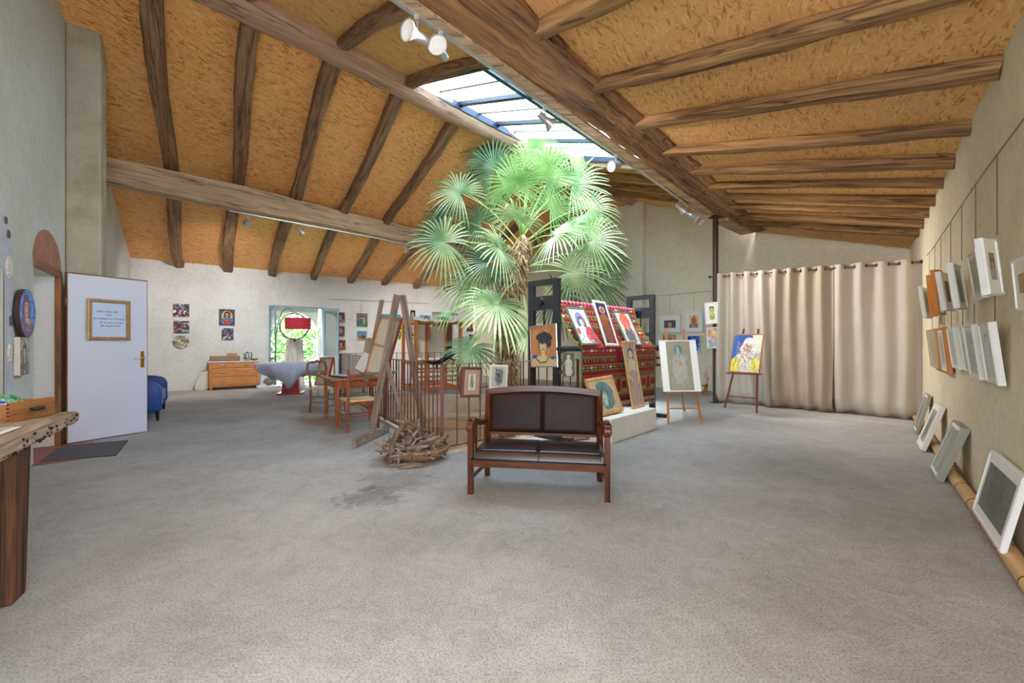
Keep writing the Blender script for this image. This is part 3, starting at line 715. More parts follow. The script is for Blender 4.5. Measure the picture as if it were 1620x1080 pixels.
def p_sketch(seed, bg, ink, n=60, dense=40):
    def f(w, h):
        P = Paint(w, h, bg, seed, n)
        P.ell(.5, .45, .28, .38, tuple(int(bg[i] * .55 + ink[i] * .45) for i in range(3)), .8, wob=.6)
        for i in range(dense):
            x = P.rng.uniform(.25, .75); y = P.rng.uniform(.15, .85); q = P.rng.uniform(.9, 2.2); P.line([(x, y), (x + .1 * math.cos(q), y + .16 * math.sin(q)), (x + .2 * math.cos(q + .8), y + .2)], .008, ink, .8)
        P.ell(.45, .78, .1, .1, tuple(int(bg[i] * .7 + ink[i] * .3) for i in range(3)), .9); P.line([(.35, .75), (.38, .86), (.5, .9), (.58, .8)], .012, ink)
        return P.grain(.1)
    return f
# ================================================================= left side
def wall_from_px(W, x0, y0, x1, y1, out=0.03):
    a = W.hit(x0, (y0 + y1) / 2, out); b_ = W.hit(x1, (y0 + y1) / 2, out); xm = (x0 + x1) / 2
    t = W.hit(xm, y0, out)[1]; bt = W.hit(xm, y1, out)[1]
    return (a[0] + b_[0]) / 2, (t + bt) / 2, abs(b_[0] - a[0]), abs(t - bt)
M['terracotta'] = plain('terracotta board', S(168, 118, 96), .8, 0, .15, 8)
M['doorwood'] = wood('varnished brown door frame', S(150, 96, 50), S(92, 54, 28), 'Z', .4, 1.5, .2)
M['band'] = plaster('pale violet limewash', S(206, 206, 214), S(196, 196, 204), S(176, 176, 186), .1)
M['door'] = plain('lilac white door paint', S(214, 212, 226), .4, 0, .02, 3)
M['brass'] = plain('brass', S(176, 132, 52), .3, .85, .15)
# arched board over the doorway
def arch_poly(u0, u1, z0, rise, n=16):
    c = (u0 + u1) / 2; r = (u1 - u0) / 2
    return [(c + r * math.cos(math.pi * i / n), z0 + rise * math.sin(math.pi * i / n)) for i in range(n + 1)]
def onwall_prism(W, poly, o0, o1):
    mb = MB(); n = len(poly)
    vs = [W.pt(u, z, o0) for u, z in poly] + [W.pt(u, z, o1) for u, z in poly]
    return mb.add(vs, [tuple(range(n)), tuple(reversed(range(n, 2 * n)))] + [(i, i + n, (i + 1) % n + n, (i + 1) % n) for i in range(n)])
nm(onwall_prism(WL, arch_poly(.02, 1.14, 2.16, .40), -.02, .008).build(tname(), M['terracotta']), kind='structure')
mb = MB()
for (u0, u1, z0, z1) in ((.04, 1.12, 2.09, 2.16), (.04, .11, 0, 2.1)):
    q = [(u0, z0), (u1, z0), (u1, z1), (u0, z1)]; b2 = onwall_prism(WL, q, -.035, .02); mb.add(b2.v, b2.f)
nm(mb.build(tname(), M['doorwood']), kind='structure')
nm(onwall_prism(WL, [(.05, 0), (.085, 0), (.085, 2.09), (.05, 2.09)], -.36, -.036).build(tname(), M['white']), kind='structure')
# room beyond the doorway: side wall, back wall, tiled floor
M['tile'] = plain('red floor tile', S(150, 78, 70), .5, 0, .2, 6)
mb = MB(); o_ = -.36
for q in ([WL.pt(-.6, 0, o_), WL.pt(-.6, 0, -2.6), WL.pt(-.6, 2.5, -2.6), WL.pt(-.6, 2.5, o_)], [WL.pt(-.6, 0, -2.6), WL.pt(3.2, 0, -2.6), WL.pt(3.2, 2.5, -2.6), WL.pt(-.6, 2.5, -2.6)],
          [WL.pt(-.6, 2.5, o_), WL.pt(-.6, 2.5, -2.6), WL.pt(3.2, 2.5, -2.6), WL.pt(3.2, 2.5, o_)], [WL.pt(3.2, 0, o_), WL.pt(3.2, 0, -2.6), WL.pt(3.2, 2.5, -2.6), WL.pt(3.2, 2.5, o_)]):
    mb.add(q, [(0, 1, 2, 3)])
nm(mb.build('wall_hallway', M['wall_g']), kind='structure')
mb = MB(); mb.add([WL.pt(-.6, .004, .0), WL.pt(1.3, .004, .0), WL.pt(3.2, .004, -2.6), WL.pt(-.6, .004, -2.6)], [(0, 1, 2, 3)])
mb.add([WL.pt(-.02, .004, 0), WL.pt(1.2, .004, 0), WL.pt(1.15, .004, .36), WL.pt(.02, .004, .30)], [(0, 1, 2, 3)])
nm(mb.build('floor_hallway', M['tile']), kind='structure')
# painted band round the niche with set-in discs
C0, C1 = NICHE[0] - .24, NICHE[1] + .24
outer = [(C0, 0.0)] + list(reversed(arch_poly(C0, C1, 2.0, .50))) + [(C1, 0.0)]
inner = [(NICHE[0], 0.0)] + list(reversed(arch_poly(NICHE[0], NICHE[1], 1.86, .16))) + [(NICHE[1], 0.0)]
mb = MB(); n = len(outer)
vs = [WL.pt(u, z, .006) for u, z in outer] + [WL.pt(u, z, .006) for u, z in inner]
mb.add(vs, [(i, i + 1, n + i + 1, n + i) for i in range(n - 1)])
nm(mb.build(tname(), M['band']), kind='structure')
M['disc'] = plain('crackled plate', S(212, 200, 190), .5, 0, .35, 60)
M['disc_d'] = plain('dark set-in stone', S(96, 84, 84), .6, 0, .3, 40)
for i, (px, py, rx, rz, mt, lb) in enumerate(((12.5, 422, .085, .10, 'disc', 'large pale speckled round plate set in the arch band, upper of the two'), (15, 507, .035, .05, 'disc_d', 'dark red oval stone set in the violet arch band'), (13, 558, .05, .085, 'disc', 'small pale speckled oval plate low in the arch band'), (6.5, 348, .028, .034, 'disc_d', 'tiny dark pebble near the crown of the arch band'), (11, 370, .032, .04, 'disc_d', 'small dark pebble just above the speckled plate'))):
    u, z = WL.hit(px, py); mm = WL.mat(u, z, .006)
    mb = MB(); k = 28
    vs = [(0, -.014, 0)] + [(math.cos(6.2832 * j / k) * rx * s_, -y, math.sin(6.2832 * j / k) * rz * s_) for s_, y in ((.6, .013), (.9, .01), (1, .0)) for j in range(k)]
    fs = [(0, 1 + j, 1 + (j + 1) % k) for j in range(k)] + [(1 + q * k + j, 1 + (q + 1) * k + j, 1 + (q + 1) * k + (j + 1) % k, 1 + q * k + (j + 1) % k) for q in range(2) for j in range(k)]
    mb.add(vs, fs); o = mb.build('wall_plate' if mt == 'disc' else 'wall_pebble', M[mt], smooth=True); o.matrix_world = mm; nm(o, lb, 'decoration')
# door leaf -------------------------------------------------------------
h0 = Vector((-5.60, 5.29, 0)); h1 = Vector((-5.23, 6.04, 0)); hd = (h1 - h0).normalized(); hn = Vector((hd.y, -hd.x, 0))
Lf = (h1 - h0).length
mdoor = Matrix((hd, -hn, Vector((0, 0, 1)))).transposed().to_4x4(); mdoor.translation = h0
dr = empty('door_1', m=mdoor); nm(dr, kind='structure')
mb = MB(); mb.box(0.012, Lf - .004, 0, .04, .012, 2.155, b=.003); mb.build('leaf', M['door'], dr)
mb = MB(); mb.box(0, .012, -.001, .041, .01, 2.165); mb.box(0, Lf, -.001, .041, 2.155, 2.17); mb.box(Lf - .006, Lf, -.001, .041, .01, 2.165); mb.build('edging', M['doorwood'], dr)
mb = MB(); mb.box(Lf - .085, Lf - .04, -.008, 0, .93, 1.16, b=.004); pl = mb.build('lock_plate', M['brass'], dr)
mb = MB(); mb.tube([(Lf - .06, -.005, 1.065), (Lf - .06, -.05, 1.065), (Lf - .075, -.058, 1.065), (Lf - .18, -.055, 1.06)], [.011, .010, .010, .008], 10); mb.build('door_handle', M['chrome'], dr, smooth=True)
for z in (.35, 1.75):
    mb = MB(); mb.tube([(-.008, -.012, z), (-.008, -.012, z + .09)], .009, 8); mb.build('hinge', M['doorwood'], dr)
# framed note hung on the leaf
ul = onplane(137, 475, h0, hn); ur = onplane(205, 475, h0, hn); ub_ = onplane(172, 538, h0, hn); ut = onplane(172, 474, h0, hn)
xl = (ul - h0).dot(hd); xr = (ur - h0).dot(hd); zc = (ub_.z + ut.z) / 2; ww = xr - xl; hh = ut.z - ub_.z
mn = mdoor @ Matrix.Translation(((xl + xr) / 2, -.002, zc))
M['gilt'] = plain('worn gilt wood', S(168, 134, 86), .4, .3, .2, 30)
M['notepaper'] = plain('pale blue paper', S(196, 208, 232), .7, 0, .02)
note = thing('framed_note', 'gilt framed handwritten note on the open white door', 'framed note', m=mn)
fw = .045; frame_mesh(ww - 2 * fw, hh - 2 * fw, fw, .03).build('frame', M['gilt'], note)
mb = MB(); mb.box(-ww / 2 + fw, ww / 2 - fw, -.012, -.002, -hh / 2 + fw, hh / 2 - fw); mb.build('paper', M['notepaper'], note)
M['ink'] = plain('purple ink', S(84, 52, 84), .6)
def text_part(s, size, x, z, parent, mat, y=-.0135, name='writing', shear=.35):
    cu = bpy.data.curves.new(name, 'FONT'); cu.body = s; cu.size = size; cu.align_x = 'CENTER'; cu.extrude = .0004; cu.shear = shear
    cu.materials.append(mat); o = bpy.data.objects.new(name, cu); COL.objects.link(o); o.parent = parent
    o.matrix_local = Matrix.Translation((x, y, z)) @ Matrix.Rotation(math.pi / 2, 4, 'X')
    bpy.context.view_layer.update()
    me = bpy.data.meshes.new_from_object(o.evaluated_get(bpy.context.evaluated_depsgraph_get())); ml = o.matrix_local.copy(); bpy.data.objects.remove(o)
    o = bpy.data.objects.new(name, me); COL.objects.link(o); o.parent = parent; o.matrix_local = ml
    return o
for s_, x, z in (('Dans cette salle', -.02, .10), ('vous', -.01, .055), ('les artistes en Provence', 0, .005), ('Ils ne pas courage', .02, -.045), ('de ne pas vivre', .01, -.09)):
    text_part(s_, .034, x, z, note, M['ink'])
# door mat
mb = MB(); q = [F(62, 729.5, .012), F(97, 705, .012), F(203, 695.5, .012), F(184, 719, .012)]
M['mat'] = plain('grey ribbed mat', S(92, 90, 96), .95, 0, .15, 160, .4)
ctr = sum(q, Vector()) / 4; ctr.z = 0
mb.add([p - ctr for p in q] + [Vector((p.x, p.y, .001)) - ctr for p in q], [(0, 1, 2, 3), (4, 7, 6, 5), (0, 4, 5, 1), (1, 5, 6, 2), (2, 6, 7, 3), (3, 7, 4, 0)])
o = mb.build('door_mat', M['mat']); o.location = ctr; nm(o, 'grey rectangular door mat in front of the open white door', 'mat')
# two paintings on the left wall
def p_round(w, h):
    P = Paint(w, h, (92, 140, 214), 5, 80); P.strokes(60, [(60, 100, 190), (130, 180, 230), (70, 80, 150), (150, 130, 200)], w=.03, l=.2)
    P.ell(.42, .5, .24, .42, (112, 80, 96), wob=.3); face(P, .42, .6, .2, (222, 170, 176), (120, 84, 96), long=.3, cloth=(120, 96, 130))
    P.ell(.55, .33, .1, .07, (210, 190, 90)); P.strokes(14, [(60, 130, 120), (190, 180, 70), (170, 110, 150)], (.3, .7, .1, .35), w=.02, l=.12)
    return P.grain(.15)
u, z, w, h = wall_from_px(WL, 27, 463, 57, 528, .05)
P = p_round(.47, .47); o = panel(P, 'round_painting', .47, .47, m=WL.mat(u, z, .055), th=.035, oval=True); nm(o, 'round painting of a face on blue hung beside the doorway', 'painting')
u, z, w, h = wall_from_px(WL, 30, 538, 48, 588, .05)
P = p_face(8, (176, 170, 160), (206, 190, 176), (112, 88, 78), (126, 120, 110), accents=[(150, 130, 110), (90, 90, 84), (196, 196, 176)])(.26, .34)
o = panel(P, 'portrait_canvas', .27, .36, m=WL.mat(u, z, .05), th=.04); nm(o, 'small brown portrait canvas below the round blue painting', 'painting')

# rustic table ------------------------------------------------------------
M['benchwood'] = wood('worm-eaten bench wood', S(178, 158, 138), S(112, 92, 76), 'Y', .8, 1.4, .9, cracks=.6)
M['benchleg'] = wood('old brown leg wood', S(116, 74, 46), S(58, 36, 24), 'Z', .7, 1.5, .8, cracks=.7)
fd = Vector((-.61, .925, 0)).normalized(); T1 = Vector((-2.67, 2.60, 0)); T0 = T1 - fd * 1.9
mt_ = Matrix((Vector((fd.y, -fd.x, 0)), fd, Vector((0, 0, 1)))).transposed().to_4x4(); mt_.translation = Vector((T1.x, T1.y, 0))
tb = thing('workbench', 'thick worm-eaten wooden bench table against the left wall', 'table', m=mt_)
rnd = random.Random(2); mb = MB(); n = 30; vs = []
for i in range(n + 1):
    y = -2.0 + 2.0 * i / n; e = rnd.uniform(-.006, .006)
    vs += [(-.66, y + (.10 if i == n else 0), .77), (-.66, y + (.10 if i == n else 0), .852), (-.012, y, .853 + e * .4), (e, y, .838), (e * 1.4, y, .80 + e), (-.03 + e, y, .772)]
k = 6; mb.add(vs, [(i * k + j, i * k + (j + 1) % k, (i + 1) * k + (j + 1) % k, (i + 1) * k + j) for i in range(n) for j in range(k)] + [tuple(range(k)), tuple(range(n * k, n * k + k))])
mb.build('tabletop', M['benchwood'], tb)
M['hole'] = plain('dark worm hole', S(30, 24, 20), .9)
mb = MB()
for i in range(70):
    y = rnd.uniform(-1.9, -.02); z = rnd.uniform(.785, .84); r = rnd.uniform(.003, .007); mb.box(-.004, .0025, y - r * 1.2, y + r * 1.2, z - r, z + r)
mb.build('worm_holes', M['hole'], tb, kind='stuff')
lg = F(25, 957); lg2 = Vector((-2.48, 2.157, 0)); li = mt_.inverted(); a = li @ Vector((lg.x, lg.y, 0)); b_ = li @ lg2
mb = MB(); x1 = a.x; y0 = a.y; y1 = y0 + .13
vs = [(x1 - .48, y0 - .01, 0), (x1 - .01, y0, 0), (x1 - .0, y1, .0), (x1 - .48, y1, 0), (x1 - .46, y0 + .0, .775), (x1 + .005, y0 + .01, .775), (x1 + .01, y1 + .03, .775), (x1 - .46, y1 + .03, .775)]
mb.add(vs, [(0, 3, 2, 1), (4, 5, 6, 7), (0, 1, 5, 4), (1, 2, 6, 5), (2, 3, 7, 6), (3, 0, 4, 7)])
o = mb.build('leg', M['benchleg'], tb); md = o.modifiers.new('b', 'BEVEL'); md.width = .012; md.segments = 2
mb = MB(); mb.add([(x, y - 1.25, z) for x, y, z in vs], [(0, 3, 2, 1), (4, 5, 6, 7), (0, 1, 5, 4), (1, 2, 6, 5), (2, 3, 7, 6), (3, 0, 4, 7)]); mb.build('leg', M['benchleg'], tb)
# drawer box with postcards
M['boxwood'] = wood('brown box wood', S(164, 112, 64), S(124, 78, 42), 'Y', .45, 2, .1)
TZ = .855
c0 = F(15.5, 668.8, TZ); c1 = F(87.5, 655, TZ); e1 = (c1 - c0).normalized(); e2 = Vector((-e1.y, e1.x, 0)); Lx = (c1 - c0).length
mbx = Matrix((e2 * -1, e1, Vector((0, 0, 1)))).transposed().to_4x4(); mbx.translation = c0
bx = thing('drawer_box', 'brown wooden drawer full of postcards on the workbench', 'box', m=mbx)
H = .105; D = .42
mb = MB(); mb.box(-.014, 0, 0, Lx, 0, H, b=.002); mb.build('front_panel', M['boxwood'], bx)
for y in (0, Lx - .012): 
    mb = MB(); mb.box(-D, -.014, y, y + .012, 0, H - .012); mb.build('side_panel', M['boxwood'], bx)
mb = MB(); mb.box(-D, -.014, .012, Lx - .012, 0.003, .009); mb.box(-D, -D + .01, .012, Lx - .012, 0.003, H - .012); mb.build('base_panel', M['boxwood'], bx)
mb = MB()
for k in range(5): mb.box(-.0145, -.001, -.0006, .0002, .008 + k * .02, .018 + k * .02)
mb.build('dovetail', M['benchleg'], bx)
mb = MB(); mb.tube([(0, Lx * .5 - .02, H * .52), (.018, Lx * .5 - .018, H * .52)], .008, 8); mb.tube([(.02, Lx * .5 - .035, H * .52), (.023, Lx * .5, H * .53), (.02, Lx * .5 + .035, H * .52)], [.009, .013, .009], 10); mb.build('knob', M['black'], bx, smooth=True)
for i, (yy, cs, lb) in enumerate(((.005, [(70, 96, 190), (150, 180, 230), (230, 236, 240), (40, 50, 120)], 'stack of blue patterned postcards in the wooden drawer'), (.125, [(90, 150, 70), (40, 100, 50), (190, 210, 90), (120, 180, 200)], 'stack of green landscape postcards in the wooden drawer'))):
    st = thing('postcard_stack', lb, 'postcards', m=mbx @ Matrix.Translation((-.12 - .02 * i, .078 + yy, .05)), group='postcards in the drawer')
    for k in range(6):
        P = p_florid(30 + i * 9 + k, cs, 26, cs[0])(.14, .11)
        mm = Matrix.Translation((-.022 * k, random.Random(k + i).uniform(-.004, .004), .035 + .003 * k)) @ Matrix.Rotation(math.pi / 2, 4, 'Z') @ Matrix.Rotation(-.95, 4, 'X')
        panel(P, 'postcard', .132, .115, st, m=mm, th=.002)
P = Paint(.5, .5, (176, 186, 196), 9, 70); P.strokes(80, [(60, 90, 150), (190, 80, 60), (210, 190, 90), (70, 130, 90), (40, 50, 80), (220, 220, 220)], w=.015, l=.3); P.ell(.5, .5, .25, .3, (90, 130, 180), .6, wob=.5)
pc = Vector((-2.50, 1.84, TZ + .004)); sh = thing('print_sheet', 'colourful unframed print lying flat on the workbench', 'print', m=Matrix.Translation(pc) @ Matrix.Rotation(.55, 4, 'Z'))
mb = MB(); mb.box(-.19, .19, -.17, .17, -.003, 0); mb.build('paper', M['paper'], sh)
panel(P, 'printed_image', .33, .29, sh, m=Matrix.Translation((0, 0, .0015)) @ Matrix.Rotation(-math.pi / 2, 4, 'X'))

# blue armchair -------------------------------------------------------------
M['blue'] = plain('blue leather', S(40, 78, 158), .34, 0, .1, 6, .05, spec=.5)
sA = F(253.5, 665.5); sc0 = Vector((sA.x, sA.y, 0)) - WL.d * .80 - WL.n * .36
msf = Matrix((WL.n, -WL.d, Vector((0, 0, 1)))).transposed().to_4x4(); msf.translation = sc0
ch = thing('sofa', 'blue leather two-seat sofa half hidden behind the open door', 'sofa', m=msf)
HL = .84
for (a_, b_) in ((-HL + .15, -.005), (.005, HL - .15)):
    mb = MB(); mb.box(-.30, .36, a_, b_, .20, .44, b=.05); mb.build('seat_cushion', M['blue'], ch, smooth=True)
prof = [(-.44, .15), (.36, .15), (.385, .22), (.38, .54), (.33, .62), (.2, .655), (-.3, .70), (-.44, .68)]
for t0, t1 in ((-HL, -HL + .15), (HL - .15, HL)):
    mb = MB(); mb.prism(prof, t0, t1); o = mb.build('armrest', M['blue'], ch); md = o.modifiers.new('b', 'BEVEL'); md.width = .05; md.segments = 4; md.limit_method = 'ANGLE'
    for p_ in o.data.polygons: p_.use_smooth = True
mb = MB(); mb.prism([(-.46, .15), (-.28, .15), (-.32, .74), (-.37, .80), (-.46, .78)], -HL + .02, HL - .02); o = mb.build('backrest', M['blue'], ch); md = o.modifiers.new('b', 'BEVEL'); md.width = .05; md.segments = 4
mb = MB(); mb.box(-.40, .33, -HL + .1, HL - .1, .14, .22); mb.build('base', M['blue'], ch)
for x in (-.38, .32):
    for y in (-HL + .08, HL - .08):
        mb = MB(); mb.tube([(x, y, .16), (x * 1.02, y, 0)], [.028, .018], 8); mb.build('leg', M['black'], ch)

# chest of drawers -----------------------------------------------------------
u0 = WB.hit(331, 600, .5)[0]; u1 = WB.hit(410, 600, .5)[0]; wch = u1 - u0
M['chest'] = wood('honey coloured chest wood', S(206, 140, 78), S(176, 108, 54), 'X', .45, 1.5, .1)
M['marble'] = plain('pale marble top', S(206, 206, 210), .3, 0, .1, 5)
mc = WB.mat((u0 + u1) / 2, 0, .5); cb = thing('chest_of_drawers', 'honey wood chest of drawers with marble top against the window wall', 'chest of drawers', m=mc)
W2 = wch / 2; HC = .78
mb = MB(); mb.box(-W2, W2, .02, .46, .10, HC - .03); mb.box(-W2, -W2 + .05, 0.0, .05, 0, HC - .03, b=.004); mb.box(W2 - .05, W2, 0.0, .05, 0, HC - .03, b=.004); mb.box(-W2, W2, .01, .05, .09, .13)
mb.box(-W2, -W2 + .07, .0, .46, 0, .1); mb.box(W2 - .07, W2, .0, .46, 0, .1); mb.build('body', M['chest'], cb)
mb = MB(); mb.box(-W2 - .025, W2 + .025, -.02, .48, HC - .03, HC, b=.004); mb.build('top', M['marble'], cb)
iw = wch - .12
for (xa, xb, za, zb_) in ((-iw / 2, -.01, .60, .735), (.01, iw / 2, .60, .735), (-iw / 2, iw / 2, .37, .585), (-iw / 2, iw / 2, .14, .355)):
    mb = MB(); mb.box(xa, xb, -.004, .02, za, zb_, b=.004); dw = mb.build('drawer', M['chest'], cb)
    hs = [(xa + xb) / 2] if xb - xa < iw * .6 else [xa + iw * .25, xb - iw * .25]
    for hx in hs:
        mb = MB(); zc_ = (za + zb_) / 2 + .01; mb.tube([(hx - .05, -.006, zc_), (hx - .045, -.022, zc_ - .012), (hx, -.026, zc_ - .018), (hx + .045, -.022, zc_ - .012), (hx + .05, -.006, zc_)], .008, 8); mb.box(hx - .055, hx + .055, -.008, -.003, zc_ - .005, zc_ + .012)
        mb.build('handle', M['chrome'], dw, smooth=True)
    if len(hs) == 2:
        mb = MB(); mb.lathe([(.011, 0), (.011, .004)], 10, Matrix.Translation((0, -.004, zb_ - .04)) @ Matrix.Rotation(math.pi / 2, 4, 'X')); mb.build('keyhole', M['iron'], dw)
# things on the chest
M['basket'] = plain('woven cane', S(156, 128, 92), .8, 0, .5, 1, .6, stretch=(120, 20, 14))
bk = thing('wicker_tray', 'long low wicker tray on the chest of drawers', 'basket', m=mc @ Matrix.Translation((-W2 + .36, .2, HC)))
mb = MB(); mb.box(-.33, .33, -.13, .13, 0, .015); mb.build('base', M['basket'], bk)
mb = MB()
for k in range(34):
    x = -.33 + k * .02
    for y in (-.13, .13): mb.bar((x, y, .01), (x, y, .135), .007, .012)
for k in range(13):
    y = -.12 + k * .02
    for x in (-.33, .33): mb.bar((x, y, .01), (x, y, .135), .007, .012)
mb.build('wicker_stakes', M['basket'], bk, kind='stuff')
mb = MB(); 
for z in (.03, .075, .135): mb.tube([(-.34, -.14, z), (.34, -.14, z), (.34, .14, z), (-.34, .14, z), (-.34, -.14, z)], .011, 6)
mb.build('rim', M['basket'], bk)
mb = MB(); mb.box(-.30, .25, -.09, .09, .02, .11); o = mb.build('paper_packets', M['paper_cream'], bk)
M['card'] = plain('brown card', S(178, 132, 88), .8, 0, .08)
mb = MB(); mb.box(-.12, .12, -.004, .004, -.05, .05, b=.001); o = mb.build('brown_card', M['card'], m=mc @ Matrix.Translation((-W2 + .52, .16, HC + .165)) @ Matrix.Rotation(-.15, 4, 'X')); nm(o, 'brown card standing up in the wicker tray', 'card')
mb = MB(); mb.lathe([(.052, 0), (.056, .01), (.056, .10), (.05, .15), (.038, .165), (.012, .17), (.008, .19), (.0, .195)], 20)
kt = thing('kettle', 'steel and black electric kettle on the chest of drawers', 'kettle', m=mc @ Matrix.Translation((W2 - .27, .22, HC)))
mb2 = MB(); mb2.lathe([(.062, 0), (.075, .02), (.075, .13), (.062, .21), (.05, .22)], 20); mb2.build('body', M['chrome'], kt, smooth=True)
mb2 = MB(); mb2.lathe([(.05, .218), (.045, .235), (.012, .24), (.012, .255), (.0, .256)], 16); mb2.build('lid', M['black'], kt, smooth=True)
mb2 = MB(); mb2.tube([(.05, 0, .225), (.105, 0, .22), (.115, 0, .16), (.105, 0, .06), (.075, 0, .04)], .012, 8); mb2.build('handle', M['black'], kt, smooth=True)
mb2 = MB(); mb2.tube([(-.06, 0, .16), (-.1, 0, .20)], [.02, .01], 8); mb2.build('spout', M['chrome'], kt, smooth=True)
mb = MB(); mb.lathe([(.03, 0), (.07, .02), (.1, .06), (.095, .062), (.06, .03), (0, .02)], 20, cap=False); o = mb.build('bowl', M['basket'], smooth=True, m=mc @ Matrix.Translation((W2 - .09, .22, HC))); nm(o, 'small brown woven bowl beside the kettle', 'bowl')
# sack slumped against the chest
M['sack'] = plain('white cloth sack', S(206, 198, 186), .9, 0, .08, 10, .2)
mb = MB(); rnd = random.Random(4); k = 20
prof = [(.15, 0), (.19, .06), (.17, .22), (.13, .38), (.09, .46), (.06, .50), (.09, .54)]
vs = []
for (r, z) in prof:
    for j in range(k):
        a = 6.2832 * j / k; rr = r * (1 + .12 * math.sin(5 * a + z * 9) + .05 * math.sin(9 * a)); vs.append((rr * math.cos(a) + z * .18, rr * .7 * math.sin(a), z))
mb.add(vs, [(i * k + j, i * k + (j + 1) % k, (i + 1) * k + (j + 1) % k, (i + 1) * k + j) for i in range(len(prof) - 1) for j in range(k)] + [tuple(reversed(range(k))), tuple(range((len(prof) - 1) * k, len(prof) * k))])
u, z = WB.hit(320, 600, .22); o = mb.build('cloth_sack', M['sack'], smooth=True, m=WB.mat(u - .02, 0, .25)); nm(o, 'white cloth sack slumped beside the chest of drawers', 'sack')

# canvases on the window wall --------------------------------------------
B1 = [(180, 60, 110), (230, 180, 60), (60, 90, 60), (230, 120, 170), (40, 40, 60), (80, 140, 160), (240, 230, 220)]
B2 = [(50, 80, 110), (190, 170, 120), (30, 50, 70), (120, 150, 170), (150, 60, 50)]
B3 = [(60, 110, 140), (200, 170, 140), (40, 60, 90), (160, 60, 60), (140, 170, 80)]
def icon(w, h):
    P = Paint(w, h, (44, 66, 104), 3, 60); P.strokes(40, [(60, 90, 130), (30, 44, 76)], w=.03, l=.1); P.ell(.5, .55, .36, .36, (216, 160, 60)); face(P, .5, .66, .15, (200, 140, 100), (44, 30, 30), cloth=(48, 120, 160)); P.ell(.5, .22, .3, .12, (190, 46, 56), wob=.5); P.strokes(12, [(230, 190, 80), (200, 60, 70)], (.2, .8, .05, .4), w=.02, l=.06); return P.grain(.12)
art = [(274, 480.5, 299.5, 500.5, p_florid(1, B1), 'upper of the two square canvases left of the chest, pink and gold flowers'),
       (275, 507.5, 299.5, 526.5, p_florid(2, B2), 'dark blue abstract canvas hung under the pink flower canvas'),
       (346.5, 489, 371.5, 514.5, icon, 'canvas of a haloed woman in blue and red above the chest'),
       (350.5, 519, 369.5, 537.5, p_florid(4, [(120, 100, 150), (60, 70, 50), (200, 190, 210), (150, 90, 60), (50, 120, 130)]), 'small dark purple flower canvas under the haloed woman'),
       (531.5, 494, 545.5, 510, p_face(11, (70, 76, 90), (214, 176, 160), (90, 66, 60), (160, 110, 130), r=.2), 'grey canvas of a pale figure, top of the column of three'),
       (532, 516, 545, 532, p_face(12, (84, 72, 72), (206, 160, 120), (180, 130, 60), (90, 80, 90), r=.2), 'brown canvas of a blond figure, middle of the column of three'),
       (532.5, 537.5, 546.5, 553, p_face(13, (150, 84, 36), (190, 180, 170), (50, 36, 36), (170, 90, 40), r=.22), 'orange canvas with a dark haired face, lowest of the column of three'),
       (564, 495.5, 581.5, 516.5, p_scene(14, (120, 110, 110), (70, 110, 70), [(60, 110, 70), (50, 90, 140), (180, 150, 60)]), 'canvas of two figures in green and blue under the cable'),
       (564.5, 523.5, 580.5, 538.5, p_scene(15, (90, 140, 170), (190, 160, 80), [(150, 70, 60), (50, 70, 130), (60, 50, 90)]), 'canvas of a seated crowd on a blue ground, under the green figures'),
       (603, 497, 634, 515, p_scene(16, (60, 140, 160), (50, 120, 80), [(60, 130, 90), (40, 110, 140), (40, 80, 50)]), 'wide turquoise and green canvas partly behind the big easel'),
       (629, 516, 637, 537, p_florid(17, [(80, 160, 60), (50, 90, 180), (230, 220, 90), (40, 120, 60)], bg=(60, 150, 80)), 'narrow bright green canvas between the legs of the big easel'),
       (649, 490.5, 657, 503.5, p_face(18, (60, 70, 64), (214, 190, 150), (30, 30, 30), (160, 150, 70), r=.22), 'small dark portrait canvas at the top of the narrow column'),
       (649.5, 506, 657, 519, p_florid(19, [(200, 60, 90), (60, 150, 160), (230, 200, 180)], bg=(150, 60, 80)), 'small red and turquoise canvas in the narrow column'),
       (664, 498.5, 681.5, 513.5, p_face(20, (80, 160, 206), (210, 160, 120), (110, 66, 40), (180, 120, 150), r=.24, cx=.6), 'sky blue canvas with a brown haired head above the loom'),
       (737.5, 507, 748.5, 524, p_face(21, (190, 160, 60), (206, 150, 130), (60, 36, 36), (90, 60, 90), r=.22), 'mustard canvas of a dark haired woman right of the recess'),
       (741.5, 529, 746.5, 537, p_face(22, (80, 60, 90), (190, 140, 140), (30, 24, 40), (60, 50, 70), r=.26, n=30), 'tiny purple portrait below the mustard canvas')]
for i, (x0, y0, x1, y1, f, lb) in enumerate(art):
    u, z, w, h = wall_from_px(WB, x0, y0, x1, y1, .03); P = f(w, h)
    o = panel(P, 'canvas', w, h, m=WB.mat(u, z, .035, tilt=0), th=.03); nm(o, lb, 'painting', 'canvases on the window wall')
P = p_florid(23, [(180, 180, 160), (150, 70, 70), (60, 80, 80), (210, 200, 170), (90, 120, 90)], bg=(150, 150, 130))(.4, .3)
u, z, w, h = wall_from_px(WB, 273.5, 530.5, 299, 550.5, .03); o = panel(P, 'oval_plate', w, h, m=WB.mat(u, z, .035), th=.02, oval=True); nm(o, 'oval painted plate below the dark blue abstract canvas', 'plate')
for (x0, y0, x1, y1, lb, cs) in ((648, 519.5, 658.5, 537.5, 'round black and white plate left of the loom', [(30, 30, 30), (220, 210, 190), (120, 120, 110)]), (754, 523, 766, 537, 'round dark plate beside the low palm leaf', [(50, 60, 50), (140, 60, 80), (200, 190, 170)])):
    u, z, w, h = wall_from_px(WB, x0, y0, x1, y1, .03); P = p_florid(24, cs, 30, cs[0])(w, h)
    o = panel(P, 'round_plate', w, h, m=WB.mat(u, z, .035), th=.02, oval=True); nm(o, lb, 'plate')
